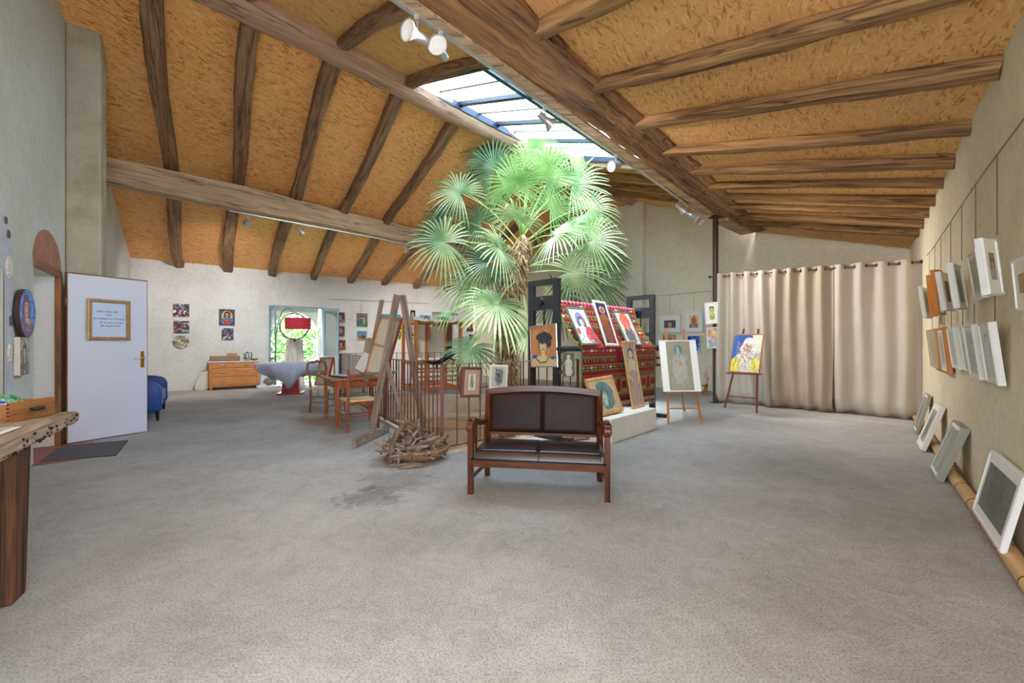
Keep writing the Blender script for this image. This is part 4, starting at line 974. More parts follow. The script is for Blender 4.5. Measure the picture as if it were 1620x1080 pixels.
# hanging cable on the window wall
def rail(name, lb, pts, r=.006, drops=(), W=None, zend=None):
    t = thing(name, lb, 'picture rail', m=Matrix.Translation(pts[0]))
    mb = MB(); mb.tube(pts, r, 6); child(mb, 'cable', M['cable'], t)
    for a, b_ in drops:
        mb = MB(); mb.tube([a, b_], .0035, 5); child(mb, 'hanger', M['cable'], t)
    bpy.context.view_layer.update(); return t
def wp(W, px, py, out=.03): u, z = W.hit(px, py, out); return W.pt(u, z, out)
bpy.context.view_layer.update()
def mkrail(name, lb, W, pts, drops, r=.006):
    P0 = [wp(W, *p) for p in pts]
    t = thing(name, lb, 'picture rail', loc=P0[0]); bpy.context.view_layer.update()
    mb = MB(); mb.tube(P0, r, 6); child(mb, 'cable', M['cable'], t)
    for px, ya, yb in drops:
        a = wp(W, px, ya); u, z = W.hit(px, yb, .03); b_ = Vector((a.x, a.y, W.hit(px, yb, .03)[1]))
        mb = MB(); mb.tube([a, b_], .0035, 5); child(mb, 'hanger', M['cable'], t)
mkrail('picture_rail', 'thin steel picture rail along the window wall behind the big easel', WB, [(520.5, 473), (568, 475), (618, 477), (678, 480)], [(571.5, 475.5, 495.5), (652.5, 478.5, 490.5)])
# ================================================================= window, lamp, round table
M['bluewood'] = plain('grey blue window paint', S(134, 154, 178), .5, 0, .06)
M['clear'] = glass('clear window glass', (.93, .97, .96, 1))
wu0, wu1, wz = WIN[0], WIN[1], WIN[3]
wm = WB.mat((wu0 + wu1) / 2, 0, 0); win = empty('window_1', m=wm); nm(win, kind='structure')
hw = (wu1 - wu0) / 2
mb = MB(); mb.box(-hw, hw, .0, .06, wz - .05, wz); mb.box(-hw, -hw + .04, 0, .06, 0, wz - .05); mb.box(hw - .04, hw, 0, .06, 0, wz - .05); mb.build('frame', M['bluewood'], win)
# outer arch
mb = MB(); arc = list(reversed(arch_poly(-hw + .10, hw - .12, 1.55, .70, 20)))
outer = [(-hw - .02, 0), (-hw - .02, 1.55)] ; vs = []; n = len(arc)
rim = []
for (x, z) in arc:
    t = (x + hw) / (2 * hw); rim.append((-hw - .05 + (2 * hw + .1) * t, wz + .05))
for y in (.30, .42):
    for (a, b_) in zip(range(n - 1), range(1, n)):
        mb.add([(arc[a][0], y, arc[a][1]), (arc[b_][0], y, arc[b_][1]), (rim[b_][0], y, rim[b_][1]), (rim[a][0], y, rim[a][1])], [(0, 1, 2, 3)])
for a in range(n - 1): mb.add([(arc[a][0], .30, arc[a][1]), (arc[a + 1][0], .30, arc[a + 1][1]), (arc[a + 1][0], .42, arc[a + 1][1]), (arc[a][0], .42, arc[a][1])], [(0, 1, 2, 3)])
mb.box(-hw - .05, -hw + .10, .30, .42, 0, 1.56); mb.box(hw - .12, hw + .05, .30, .42, 0, 1.56)
mb.build('stone_arch', M['wall_b'], win)
for sx, wd_, ang in ((-1, .62, math.radians(-96)), (1, .56, math.radians(62))):
    # leaf hinged on the side, swung into the room
    m_ = Matrix.Translation((sx * (hw - .02), -.01, 0)) @ Matrix.Rotation(ang if sx > 0 else ang, 4, 'Z')
    lw = wd_
    f = MB(); x0, x1 = (0, lw)
    if sx > 0: m_ = Matrix.Translation((hw - .02, -.01, 0)) @ Matrix.Rotation(math.radians(-50), 4, 'Z')
    else: m_ = Matrix.Translation((-hw + .02, -.01, 0)) @ Matrix.Rotation(math.radians(-84), 4, 'Z')
    for (a, b_, c, d) in ((0, .06, .02, wz - .04), (lw - .06, lw, .02, wz - .04), (.06, lw - .06, .02, .12), (.06, lw - .06, wz - .12, wz - .04), (.06, lw - .06, .80, .86)): f.box(a, b_, -.02, .02, c, d)
    lf = f.build('casement', M['bluewood'], win, m=m_)
    g = MB(); g.box(.06, lw - .06, -.004, .004, .86, wz - .12); g.build('pane', M['clear'], lf)
    g = MB(); g.box(.06, lw - .06, -.01, .01, .12, .80); g.build('lower_panel' , M['column'] if sx > 0 else M['clear'], lf)
# balcony rail outside
br = thing('balcony_railing', 'black iron balcony railing outside the arched window', 'railing', m=wm @ Matrix.Translation((0, .95, 0)))
mb = MB(); mb.bar((-1.4, 0, .98), (1.4, 0, .98), .03, .02); mb.bar((-1.4, 0, .80), (1.4, 0, .80), .015, .012); mb.bar((-1.4, 0, .1), (1.4, 0, .1), .02, .012); mb.build('rails', M['iron'], br)
for i in range(22):
    x = -1.35 + i * .128; mb = MB(); mb.tube([(x, 0, .1), (x, 0, .98)], .007, 5); mb.build('baluster', M['iron'], br)
mb = MB(); mb.box(-1.6, 1.6, .36, 1.15, -.15, .0); mb.build('window_ledge', M['stone'], m=wm)['kind'] = 'structure'
# garden outside
M['grass'] = plain('garden grass', S(120, 160, 70), .9, 0, .3, 2)
mb = MB(); gp = wm @ Vector((0, 1.2, -3)); mb.add([wm @ Vector((x, y, -3.0)) for x, y in ((-40, .8), (60, .8), (60, 60), (-40, 60))], [(0, 1, 2, 3)])
o = mb.build('garden_ground', M['grass']); nm(o, kind='structure')
def leafmat(name, c, c2, tr=.35):
    m, nt, b = nodes(name); N = nt.nodes.new; L = nt.links.new
    oi = N('ShaderNodeTexCoord'); no = N('ShaderNodeTexNoise'); no.inputs['Scale'].default_value = 2.5; L(oi.outputs['Object'], no.inputs[0])
    rp = N('ShaderNodeValToRGB'); rp.color_ramp.elements[0].position = .35; rp.color_ramp.elements[0].color = c2; rp.color_ramp.elements[1].position = .65; rp.color_ramp.elements[1].color = c
    L(no.outputs['Fac'], rp.inputs[0]); L(rp.outputs[0], b.inputs['Base Color']); b.inputs['Roughness'].default_value = .45
    t = N('ShaderNodeBsdfTranslucent'); L(rp.outputs[0], t.inputs[0]); mx = N('ShaderNodeMixShader'); mx.inputs[0].default_value = tr
    L(b.outputs[0], mx.inputs[1]); L(t.outputs[0], mx.inputs[2]); L(mx.outputs[0], nt.nodes['Material Output'].inputs[0]); return m
M['foliage'] = leafmat('tree leaves', S(112, 152, 70), S(58, 100, 36), .4)
M['bark'] = plain('bark', S(96, 80, 66), .9, 0, .3, 12, .5)
rnd = random.Random(77)
for (x, y, hgt, rad, lb) in ((-3.2, 9, 6.5, 2.6, 'bright green tree beyond the balcony, seen through the left of the window'), (.4, 12, 7.5, 3.0, 'bright green tree straight beyond the arched window'), (4.6, 10, 6.0, 2.6, 'bright green tree beyond the balcony, seen through the right of the window')):
    t = thing('garden_tree', lb, 'tree', m=wm @ Matrix.Translation((x, y, -3)), group='trees in the garden')
    mb = MB(); mb.tube([(0, 0, 0), (.1, 0, 1.5), (-.1, .1, 3), (0, 0, hgt * .8)], [.22, .18, .14, .05], 8)
    for k in range(6):
        a = k * 1.05; mb.tube([(0, 0, 1.8 + .4 * k), (rad * .4 * math.cos(a), rad * .4 * math.sin(a), 2.6 + .5 * k), (rad * .7 * math.cos(a), rad * .7 * math.sin(a), 3.0 + .55 * k)], [.07, .05, .02], 6)
    mb.build('trunk', M['bark'], t, smooth=True)
    mb = MB()
    for k in range(4200):
        q = Vector((rnd.gauss(0, 1), rnd.gauss(0, 1), rnd.gauss(0, 1))).normalized() * (rnd.random() ** .4)
        c = Vector((q.x * rad, q.y * rad, hgt * .58 + q.z * hgt * .45)); c += Vector((math.sin(c.z * 3) * .2, math.cos(c.x * 3) * .2, 0)); s_ = rnd.uniform(.08, .17)
        a = Vector((rnd.gauss(0, 1), rnd.gauss(0, 1), rnd.gauss(0, .6))).normalized(); b_ = a.cross(Vector((rnd.gauss(0, 1), rnd.gauss(0, 1), rnd.gauss(0, 1)))).normalized()
        mb.add([c - a * s_, c - b_ * s_ * .6, c + a * s_, c + b_ * s_ * .6], [(0, 1, 2, 3)])
    mb.build('foliage', M['foliage'], t)
# ring standing on a board, in the window
M['ringmetal'] = plain('grey ring metal', S(120, 118, 124), .4, .6, .1)
M['whiteboard'] = wood('whitewashed boards', S(232, 228, 224), S(176, 160, 150), 'Z', .8, 1.2, .5)
Dr = 12.5; rc = at(465.7, 516, Dr); ft = F(465, 600); base = Vector((rc.x, rc.y, 0))
rm = WB.mat(0, 0); rm.translation = base
rg = thing('ring_sculpture', 'large thin metal ring mounted on a whitewashed board stand before the window', 'sculpture', m=rm)
mb = MB(); R_ = 20.5 * Dr / FPX; zc = rc.z
mb.tube([(R_ * math.cos(6.2832 * i / 48), 0, zc + R_ * math.sin(6.2832 * i / 48)) for i in range(49)], .024, 8, cap=False); mb.build('ring', M['ringmetal'], rg, smooth=True)
hb = zc - R_
mb = MB()
for k in range(6):
    x0 = -.22 + k * .075; x1 = x0 + .069; mb.add([(x0 * 1.25, -.02, 0), (x1 * 1.25, -.02, 0), (x1, -.02, hb), (x0, -.02, hb), (x0 * 1.25, .02, 0), (x1 * 1.25, .02, 0), (x1, .02, hb), (x0, .02, hb)], [(0, 1, 2, 3), (7, 6, 5, 4), (0, 4, 5, 1), (1, 5, 6, 2), (2, 6, 7, 3), (3, 7, 4, 0)])
mb.box(-.3, .3, -.16, .16, 0, .03)
mb.build('board_stand', M['whiteboard'], rg)
mb = MB(); mb.blob((0, -.035, hb - .04), .035, 1); mb.build('rust_knob', M['rust'], rg)
# arc floor lamp
M['shade'] = plain('red lampshade fabric', S(176, 42, 58), .8, 0, .08, 60)
lb0 = F(425, 613.5); lamp = thing('arc_floor_lamp', 'arc floor lamp with red drum shade beside the round table', 'floor lamp', (lb0.x, lb0.y, 0))
dl = lb0.y
def lp(px, py, dd=0): p = at(px, py, dl + dd); return p - Vector((lb0.x, lb0.y, 0))
mb = MB(); mb.lathe([(.30, 0), (.31, .02), (.30, .07), (.27, .08)], 24); mb.build('base', M['white'], lamp, smooth=True)
pts = [lp(435, 605), lp(435.2, 560), lp(437, 530), lp(440, 510), lp(446, 493), lp(453, 487.5), lp(460, 488), lp(466, 494), lp(471, 503)]
mb = MB(); mb.tube([(pts[0].x, 0, .07)] + pts, .014, 8); mb.build('arc_pole', M['ringmetal'], lamp, smooth=True)
sc_ = lp(471.5, 511.5); rs = 18.6 * dl / FPX; hs = 17 * dl / FPX / 2
mb = MB(); mb.lathe([(rs, -hs), (rs, hs), (rs - .006, hs), (rs - .006, -hs)], 40, Matrix.Translation(sc_), cap=False); mb.build('lamp_shade', M['shade'], lamp, smooth=True)
mb = MB(); mb.tube([(sc_.x, sc_.y, sc_.z + hs * 1.3), (sc_.x, sc_.y, sc_.z)], .012, 6); mb.bar((sc_.x - rs, sc_.y, sc_.z + hs * .9), (sc_.x + rs, sc_.y, sc_.z + hs * .9), .006, .006); mb.lathe([(0.0, -.05), (.03, -.03), (.03, .02), (.0, .04)], 12, Matrix.Translation(sc_)); mb.build('bulb_fitting', M['white'], lamp)
mb = MB(); mb.blob((0, 0, 0), .17, 3, .1, 3, (1, .8, .62)); o = mb.build('stone', plain('grey boulder', S(128, 126, 122), .85, 0, .2, 20, .4), smooth=True, m=Matrix.Translation((lb0.x + .02, lb0.y - .0, .185))); nm(o, 'rounded grey boulder resting on the lamp base', 'stone')
# black lamp clips / fairy beads on pole skipped; round table with red pedestal
M['red'] = plain('glossy red paint', S(168, 18, 40), .3, 0, .08, 6)
rt0 = F(461, 622); rt = thing('pedestal_table', 'round table on a square red pedestal in front of the arched window', 'table', (rt0.x, rt0.y, 0), math.radians(20))
mb = MB(); mb.box(-.29, .29, -.29, .29, 0, .035, b=.006); mb.build('foot_plate', M['red'], rt)
mb = MB(); mb.prism([(-.2, .035), (.2, .035), (.16, .60), (-.16, .60)], -.18, .18); mb.build('pedestal', M['red'], rt)
RT = .80; TZ2 = .775
mb = MB(); mb.lathe([(RT, .735), (RT, TZ2 - .005)], 48); mb.box(-.16, .16, -.16, .16, .60, .735); mb.build('tabletop', M['benchleg'], rt)
# gathered cloth
M['cloth'] = plain('pale violet grey cloth', S(196, 200, 222), .85, 0, .05, 8, .1)
n = 96; rings = [(0, 0), (.4, 0), (.7, 0), (.80, -.002), (.815, -.03), (.80, -.12), (.72, -.20), (.60, -.27), (.45, -.33)]
vs = []; fs = []
for i, (r, dz) in enumerate(rings):
    for j in range(n):
        a = 6.2832 * j / n; f = max(0, i - 4) / 4
        rr = r * (1 + .05 * f * math.sin(11 * a) + .04 * f * math.sin(23 * a + 1)) + f * .05 * math.sin(5 * a)
        pt = .30 * f * max(0, math.cos((a - math.radians(-72)) * 1.0)) ** 16 + .12 * f * max(0, math.cos(a - 2.9)) ** 8
        vs.append((rr * math.cos(a), rr * math.sin(a), TZ2 + .006 + dz - pt + .02 * f * math.sin(9 * a + i)))
for i in range(len(rings) - 1):
    for j in range(n): fs.append((i * n + j, i * n + (j + 1) % n, (i + 1) * n + (j + 1) % n, (i + 1) * n + j))
fs.append(tuple(range(n)))
mb = MB(); mb.add(vs, fs); o = mb.build('tablecloth', M['cloth'], smooth=True, m=Matrix.Translation((rt0.x, rt0.y, 0))); nm(o, 'pale violet cloth gathered and tied over the round table', 'tablecloth')
md = o.modifiers.new('s', 'SOLIDIFY'); md.thickness = .004; md.offset = 1

# ================================================================= drawing table and chairs
M['cherry'] = wood('cherry table wood', S(168, 100, 60), S(124, 66, 36), 'Z', .4, 1.5, .1)
M['cherry_x'] = wood('cherry top wood', S(170, 112, 76), S(132, 78, 48), 'X', .35, 1.5, .1)
# table legs on floor: (516,663?) front-left, (533,675) front-right ...
a = F(515.5, 663); b_ = F(532.5, 675); c = F(564, 659)
def legbox(name, p, w0, w1, z1, mat, parent):
    mb = MB(); mb.add([(p.x + sx * w0, p.y + sy * w0, 0) for sx, sy in ((-1, -1), (1, -1), (1, 1), (-1, 1))] + [(p.x + sx * w1, p.y + sy * w1, z1) for sx, sy in ((-1, -1), (1, -1), (1, 1), (-1, 1))], [(3, 2, 1, 0), (4, 5, 6, 7), (0, 1, 5, 4), (1, 2, 6, 5), (2, 3, 7, 6), (3, 0, 4, 7)]); return mb.build(name, mat, parent)
tx = (b_ - a); txn = tx.normalized(); ac = c - a
wy = Vector((-txn.y, txn.x, 0)); 
mtb = Matrix((txn, wy, Vector((0, 0, 1)))).transposed().to_4x4(); ctr = b_ + (c - b_) * .5; 
li = mtb.inverted()
q = [li @ p for p in (a, b_, c)]
ly = abs((c - b_).dot(wy)); lx = tx.length
mtb.translation = b_
dt = thing('drawing_table', 'small cherry wood table covered with drawing papers near the railing', 'table', m=mtb)
ly = max(.75, min(1.0, abs((c - b_).dot(wy)))); lx = max(.55, lx)
sg = 1 if (c - b_).dot(wy) > 0 else -1
for x in (0, -lx):
    for y in (0, sg * ly): legbox('leg', Vector((x, y, 0)), .018, .028, .70, M['cherry'], dt)
mb = MB(); y0, y1 = sorted((0, sg * ly)); mb.box(-lx, 0, y0 - .012, y0 + .012, .58, .70); mb.box(-lx, 0, y1 - .012, y1 + .012, .58, .70); mb.box(-.012, .012, y0, y1, .58, .70); mb.box(-lx - .012, -lx + .012, y0, y1, .58, .70); mb.build('apron', M['cherry'], dt)
mb = MB(); mb.box(-lx - .08, .08, y0 - .08, y1 + .08, .70, .73, b=.006); mb.build('tabletop', M['cherry_x'], dt)
tabm = mtb @ Matrix.Translation((-lx / 2, (y0 + y1) / 2, .73))
M['portfolio'] = plain('dark portfolio cover', S(44, 52, 60), .5)
mb = MB(); mb.box(-.24, .24, -.34, .2, 0.001, .02, b=.004); o = mb.build('portfolio', M['portfolio'], m=tabm @ Matrix.Rotation(.2, 4, 'Z')); nm(o, 'dark drawing portfolio lying open on the cherry table', 'portfolio')
mb = MB(); mb.box(-.2, .16, -.28, .12, .022, .03); mb.box(-.1, .22, -.1, .2, .031, .036); o = mb.build('paper_sheets', M['paper'], m=tabm @ Matrix.Rotation(.35, 4, 'Z')); nm(o, 'white drawing sheets piled on the dark portfolio', 'paper')
M['bluepad'] = plain('blue pad', S(90, 150, 206), .6)
mb = MB(); mb.box(-.09, .09, -.07, .07, .0365, .045); o = mb.build('colour_pad', M['bluepad'], m=tabm @ Matrix.Translation((-.04, -.12, 0)) @ Matrix.Rotation(.6, 4, 'Z')); nm(o, 'small blue pad on top of the white drawing sheets', 'pad')
# ladder-back chair with rush seat
M['rush'] = plain('woven rush', S(214, 186, 136), .8, 0, .25, 1, .5, stretch=(18, 140, 60))
M['chairred'] = wood('reddish chair wood', S(164, 88, 50), S(116, 56, 30), 'Z', .4, 2, .1)
def turned(mb, p, q_, r, n=10, rings=5):
    p = Vector(p); q_ = Vector(q_); pts = []; rr = []
    for i in range(rings * 4 + 1):
        t = i / (rings * 4); pts.append(p.lerp(q_, t)); rr.append(r * (1 + (.22 if i % 4 == 0 and 0 < i < rings * 4 else 0)))
    return mb.tube(pts, rr, n)
f1 = F(554, 684); f2 = F(595, 679)     # back posts (nearest the viewer)
cx_ = (f2 - f1); cw = cx_.length; cxn = cx_.normalized(); cyn = Vector((-cxn.y, cxn.x, 0))
mch = Matrix((cxn, cyn, Vector((0, 0, 1)))).transposed().to_4x4(); mch.translation = (f1 + f2) / 2
cd = .40; cw = .43
c1_ = thing('ladder_back_chair', 'red brown ladder-back chair with rush seat drawn up to the cherry table', 'chair', m=mch)
for s_ in (-1, 1):
    mb = MB(); turned(mb, (s_ * cw / 2, 0, 0), (s_ * cw / 2, -.03, .86), .019, rings=6); mb.lathe([(.012, 0), (.02, .015), (.016, .035), (0, .045)], 10, Matrix.Translation((s_ * cw / 2, -.03, .86))); mb.build('leg', M['chairred'], c1_, smooth=True)
    mb = MB(); turned(mb, (s_ * cw / 2 * 1.05, cd, 0), (s_ * cw / 2 * 1.05, cd, .44), .018, rings=4); mb.build('leg', M['chairred'], c1_, smooth=True)
mb = MB(); mb.box(-cw / 2, cw / 2, -.03, -.012, .66, .715, b=.004); mb.build('back_rail', M['chairred'], c1_)
mb = MB(); mb.box(-cw / 2, cw / 2, -.036, -.018, .79, .83, b=.004); mb.build('back_rail', M['chairred'], c1_)
mb = MB(); mb.box(-cw / 2 - .01, cw / 2 + .01, .0, cd + .02, .425, .455, b=.012); mb.build('seat', M['rush'], c1_, smooth=True)
mb = MB(); mb.box(-cw / 2, cw / 2, -.008, .006, .39, .43); mb.build('seat_rail', M['chairred'], c1_)
for (p, q2) in (((-cw / 2, 0, .22), (cw / 2, 0, .22)), ((-cw / 2, 0, .17), (-cw / 2, cd, .17)), ((cw / 2, 0, .17), (cw / 2, cd, .17)), ((-cw / 2, cd, .2), (cw / 2, cd, .2)), ((-cw / 2, 0, .29), (-cw / 2, cd, .29)), ((cw / 2, 0, .29), (cw / 2, cd, .29))):
    mb = MB(); mb.tube([p, q2], .009, 8); mb.build('stretcher', M['chairred'], c1_, smooth=True)
# curved-back chair behind the table
M['walnut'] = wood('walnut chair wood', S(150, 100, 58), S(104, 64, 36), 'Z', .4, 2, .1)
g1 = F(491, 653); g2 = F(506.5, 657)
dx = Vector((.55, .83, 0)).normalized(); mch2 = Matrix((Vector((-.35, .94, 0)).normalized(), Vector((-.94, -.35, 0)).normalized(), Vector((0, 0, 1)))).transposed().to_4x4()
# local x = chair width, local -y = the way the sitter faces
fx = Vector((.93, -.36, 0)).normalized(); wx = Vector((-fx.y, fx.x, 0))
mch2 = Matrix((wx, -fx, Vector((0, 0, 1)))).transposed().to_4x4(); mch2.translation = g1 + wx * .21 + Vector((0, 0, 0))
c2_ = thing('curved_back_chair', 'walnut chair with curved crest rail and straw seat behind the cherry table', 'chair', m=mch2)
for s_ in (-1, 1):
    mb = MB(); mb.tube([(s_ * .19, .03, 0), (s_ * .20, 0, .25), (s_ * .205, 0, .45), (s_ * .195, .03, .62), (s_ * .225, .06, .80), (s_ * .20, .07, .90), (s_ * .12, .075, .93)], [.016, .02, .022, .019, .02, .022, .018], 10); mb.build('leg', M['walnut'], c2_, smooth=True)
    mb = MB(); turned(mb, (s_ * .21, -.40, 0), (s_ * .21, -.40, .44), .017, rings=4); mb.build('leg', M['walnut'], c2_, smooth=True)
mb = MB(); mb.tube([(-.13, .075, .93), (-.07, .075, .915), (0, .075, .94), (.07, .075, .915), (.13, .075, .93)], [.02, .024, .028, .024, .02], 10); mb.build('crest_rail', M['walnut'], c2_, smooth=True)
mb = MB(); mb.tube([(-.2, .035, .64), (-.12, .045, .70), (0, .045, .67), (.12, .045, .70), (.2, .035, .64)], [.014, .018, .022, .018, .014], 10); mb.build('splat', M['walnut'], c2_, smooth=True)
mb = MB(); mb.box(-.23, .23, -.43, .01, .43, .46, b=.013); mb.build('seat', M['rush'], c2_, smooth=True)
for (p, q2) in (((-.2, -.4, .2), (-.2, 0, .2)), ((.2, -.4, .2), (.2, 0, .2)), ((-.2, -.4, .14), (.2, -.4, .14)), ((-.2, -.4, .30), (-.2, 0, .30)), ((.2, -.4, .30), (.2, 0, .30)), ((-.2, -.4, .26), (.2, -.4, .26))):
    mb = MB(); mb.tube([p, q2], .009, 8); mb.build('stretcher', M['walnut'], c2_, smooth=True)

def stretched(name, lb, m, w, h, P=None, cat='canvas', fr=.035, back=True, edge=None):
    """stretched canvas: face -Y painted, back +Y with bars"""
    t = thing(name, lb, cat, m=m)
    mb = MB(); mb.box(-w / 2, w / 2, 0, .004, -h / 2, h / 2); mb.build('linen', M['canvas_back'], t)
    if P is not None: panel(P, 'painted_face', w, h, t, y=-.002)
    mb = MB()
    for (a_, b2, c_, d_) in ((-w / 2, -w / 2 + fr, -h / 2, h / 2), (w / 2 - fr, w / 2, -h / 2, h / 2), (-w / 2, w / 2, h / 2 - fr, h / 2), (-w / 2, w / 2, -h / 2, -h / 2 + fr), (-w / 2, w / 2, -fr / 2, fr / 2)): mb.box(a_, b2, .004, .026, c_, d_)
    mb.build('stretcher_bar', M['stretcher'], t)
    if edge:
        mb = MB(); e = .006; mb.box(-w / 2 - e, -w / 2, -.006, .028, -h / 2 - e, h / 2 + e); mb.box(w / 2, w / 2 + e, -.006, .028, -h / 2 - e, h / 2 + e); mb.box(-w / 2, w / 2, -.006, .028, h / 2, h / 2 + e); mb.box(-w / 2, w / 2, -.006, .028, -h / 2 - e, -h / 2); mb.build('edge_strip', edge, t)
    return t
def basis(x, z, o):
    x = Vector(x).normalized(); z = Vector(z); z = (z - x * z.dot(x)).normalized(); y = z.cross(x); m = Matrix((x, y, z)).transposed().to_4x4(); m.translation = o; return m

# ================================================================= big weathered easel
pf = F(560, 709.5); pg = F(614, 683.5)                   # foot board ends
ef = thing('studio_easel', 'tall weathered grey A-shaped easel with long foot board by the railing', 'easel', ((pf + pg) / 2))
bpy.context.view_layer.update()
mb = MB(); fdv = (pg - pf).normalized(); mb.bar(pf + Vector((0, 0, .06)), pg + Vector((0, 0, .06)), .045, .11, b=.006); child(mb, 'foot_board', M['weathered'], ef)
apex_d = 5.55; ap = at(629.5, 466, apex_d); lf_ = F(589, 690); lf_ = Vector((lf_.x, lf_.y, .10)); rf_ = F(669, 676); 
def barpart(name, p, q_, w, h, mat, parent, up=(0, 0, 1), b=.004):
    """a board as its own object, grain along its length"""
    p = Vector(p); q_ = Vector(q_); x = (q_ - p); L = x.length; x.normalize(); y = Vector(up).cross(x).normalized(); z = x.cross(y)
    m = Matrix((x, y, z)).transposed().to_4x4(); m.translation = p
    mb = MB(); mb.box(0, L, -w / 2, w / 2, -h / 2, h / 2, b=b); o = mb.build(name, mat)
    if parent is not None: o.parent = parent; o.matrix_local = parent.matrix_world.inverted() @ m
    else: o.matrix_world = m
    return o
barpart('leg', lf_, ap + Vector((-.01, 0, 0)), .088, .035, M['weathered'], ef, up=(0, -1, .2))
rfl = Vector((rf_.x, rf_.y, 0.0)); barpart('leg', rfl, ap + Vector((.05, .045, .0)), .088, .035, M['weathered'], ef, up=(0, -1, .2))
bp = F(648, 697); bp.z = 0; barpart('brace', bp, at(611, 573, 5.35), .05, .05, M['weathered'], ef)
# third rear leg leans the other way
mst = at(604.5, 474, 6.1); msf = at(580, 600, 6.0)
barpart('mast', at(577, 612, 6.3), at(604.5, 474, 6.4), .065, .03, M['weathered'], ef, up=(0, -1, .2))
barpart('shelf', at(574, 593.5, 6.2), at(622, 589, 5.75), .12, .045, M['weathered'], ef)
mb = MB(); mb.tube([at(601, 610, 5.5), at(608, 628, 5.5), at(621, 634, 5.55)], .004, 5); mb.tube([at(607, 676, 5.5), at(608, 700, 5.5)], .003, 5); child(mb, 'string', M['cable'], ef)
# the canvas on it: corners in the picture tl(601,500) tr(634,505) br(620,590) bl(581,591)
tl = at(602, 500, 6.25); tr = at(633, 505, 5.85); bl_ = at(583, 590, 6.1)
xx = (tr - tl); w_ = xx.length; zz = (tl - bl_); h_ = zz.length; o_ = (tr + bl_) / 2
m_ = basis(-xx, zz, o_)   # face turned away, back toward us
P = p_florid(60, [(150, 60, 50), (200, 170, 130), (80, 90, 110)], 40)(w_, h_)
stretched('large_canvas', 'large stretched canvas seen from behind on the weathered easel', m_, w_, h_, P, edge=M['burgundy'])
# second canvas behind, and a narrow board
tl = at(581, 535, 7.4); tr = at(590, 535, 6.9); bl_ = at(571, 590, 7.3)
xx = tr - tl; m_ = basis(-xx, tl - bl_, (tr + bl_) / 2); P = p_florid(61, [(50, 50, 60), (160, 120, 90)], 20)(xx.length, (tl - bl_).length)
stretched('small_canvas', 'smaller stretched canvas seen from behind, leaning beyond the cherry table', m_, xx.length, (tl - bl_).length, P)
tl = at(583, 560, 6.7); bl_ = at(568, 586, 6.7); barpart('sketch_board', bl_, tl, .16, .012, M['offwhite'], None, up=(0, -1, 0)); o = bpy.data.objects[-1] if False else [x for x in COL.objects if x.name.startswith('sketch_board')][-1]; nm(o, 'pale narrow sketch board propped on the cherry table', 'board')
# pale green canvas easel between round table and chair
M['palegreen'] = plain('pale green paint', S(166, 184, 172), .6, 0, .06)
fe = F(521, 645); te = thing('green_trestle_easel', 'pale green slim easel behind the walnut chair', 'easel', (fe.x, fe.y, 0)); bpy.context.view_layer.update()
dd = fe.y
for (x0, y0, x1, y1) in ((521, 645, 520, 575), (529, 640, 529, 568), (503, 641, 506, 580)):
    p = F(x0, y0) if y0 > 640 else F(x0, 641); barpart('leg', Vector((p.x, p.y, 0)), at(x1, y1, dd), .035, .03, M['palegreen'], te, up=(0, -1, 0))
barpart('ledge', at(500, 612, dd - .02), at(531, 612, dd), .05, .025, M['palegreen'], te)
tl = at(511, 567, dd + .1); tr = at(531, 566, dd - .3); bl_ = at(497, 608, dd + .1)
P = p_florid(62, [(200, 60, 60), (230, 220, 200)], 20)((tr - tl).length, (tl - bl_).length)
stretched('tilted_canvas', 'stretched canvas with red edge seen from behind on the pale green easel', basis(-(tr - tl), tl - bl_, (tr + bl_) / 2), (tr - tl).length, (tl - bl_).length, P, edge=M['red'])
# ================================================================= stairwell railing
RH = 1.03
def zrail(a, b_, name, lb, n, post0=True, post1=True, skip=()):
    t = thing(name, lb, 'railing', a); bpy.context.view_layer.update()
    d = b_ - a
    mb = MB(); mb.bar(a + Vector((0, 0, RH)), b_ + Vector((0, 0, RH)), .035, .012, b=.002); child(mb, 'top_rail', M['railtop'], t)
    mb = MB(); mb.bar(a + Vector((0, 0, .08)), b_ + Vector((0, 0, .08)), .03, .01); child(mb, 'bottom_rail', M['rust'], t)
    for p, f in ((a, post0), (b_, post1)):
        if f: mb = MB(); mb.bar(p + Vector((0, 0, -.02)), p + Vector((0, 0, RH)), .035, .035); child(mb, 'post', M['rust'], t)
    for i in range(1, n):
        p = a + d * (i / n); mb = MB(); mb.tube([p + Vector((0, 0, .08)), p + Vector((0, 0, RH))], .0085, 6); child(mb, 'baluster', M['rust'], t)
RA = Vector((-.80, 4.80, 0)); RDd = (Vector((-4.08, 10.0, 0)) - RA)
RB = Vector((1.0, 6.40, 0)); RE = Vector((-4.08, 10.0, 0)); RF = RE + Vector((4.4, 1.9, 0))
zrail(RA, RE, 'stair_railing', 'rust red railing running from the near corner back towards the window wall', 46)
zrail(RA + Vector((.03, .025, 0)), RB, 'stair_railing', 'rust red railing behind the leather bench with pictures hung on it', 14, False, True)
zrail(RE + Vector((.04, .015, 0)), RF, 'stair_railing', 'rust red railing on the far side of the stairwell behind the loom', 30, False, True)
# floor kerb
mb = MB()
mb.bar(A_ + Vector((-.03, -.05, .012)), B_ + Vector((.0, -.05, .012)), .06, .024); mb.bar(A_ + Vector((-.05, 0, .012)), D_ + Vector((-.05, 0, .012)), .06, .024)
nm(mb.build(tname(), M['stone']), kind='structure')
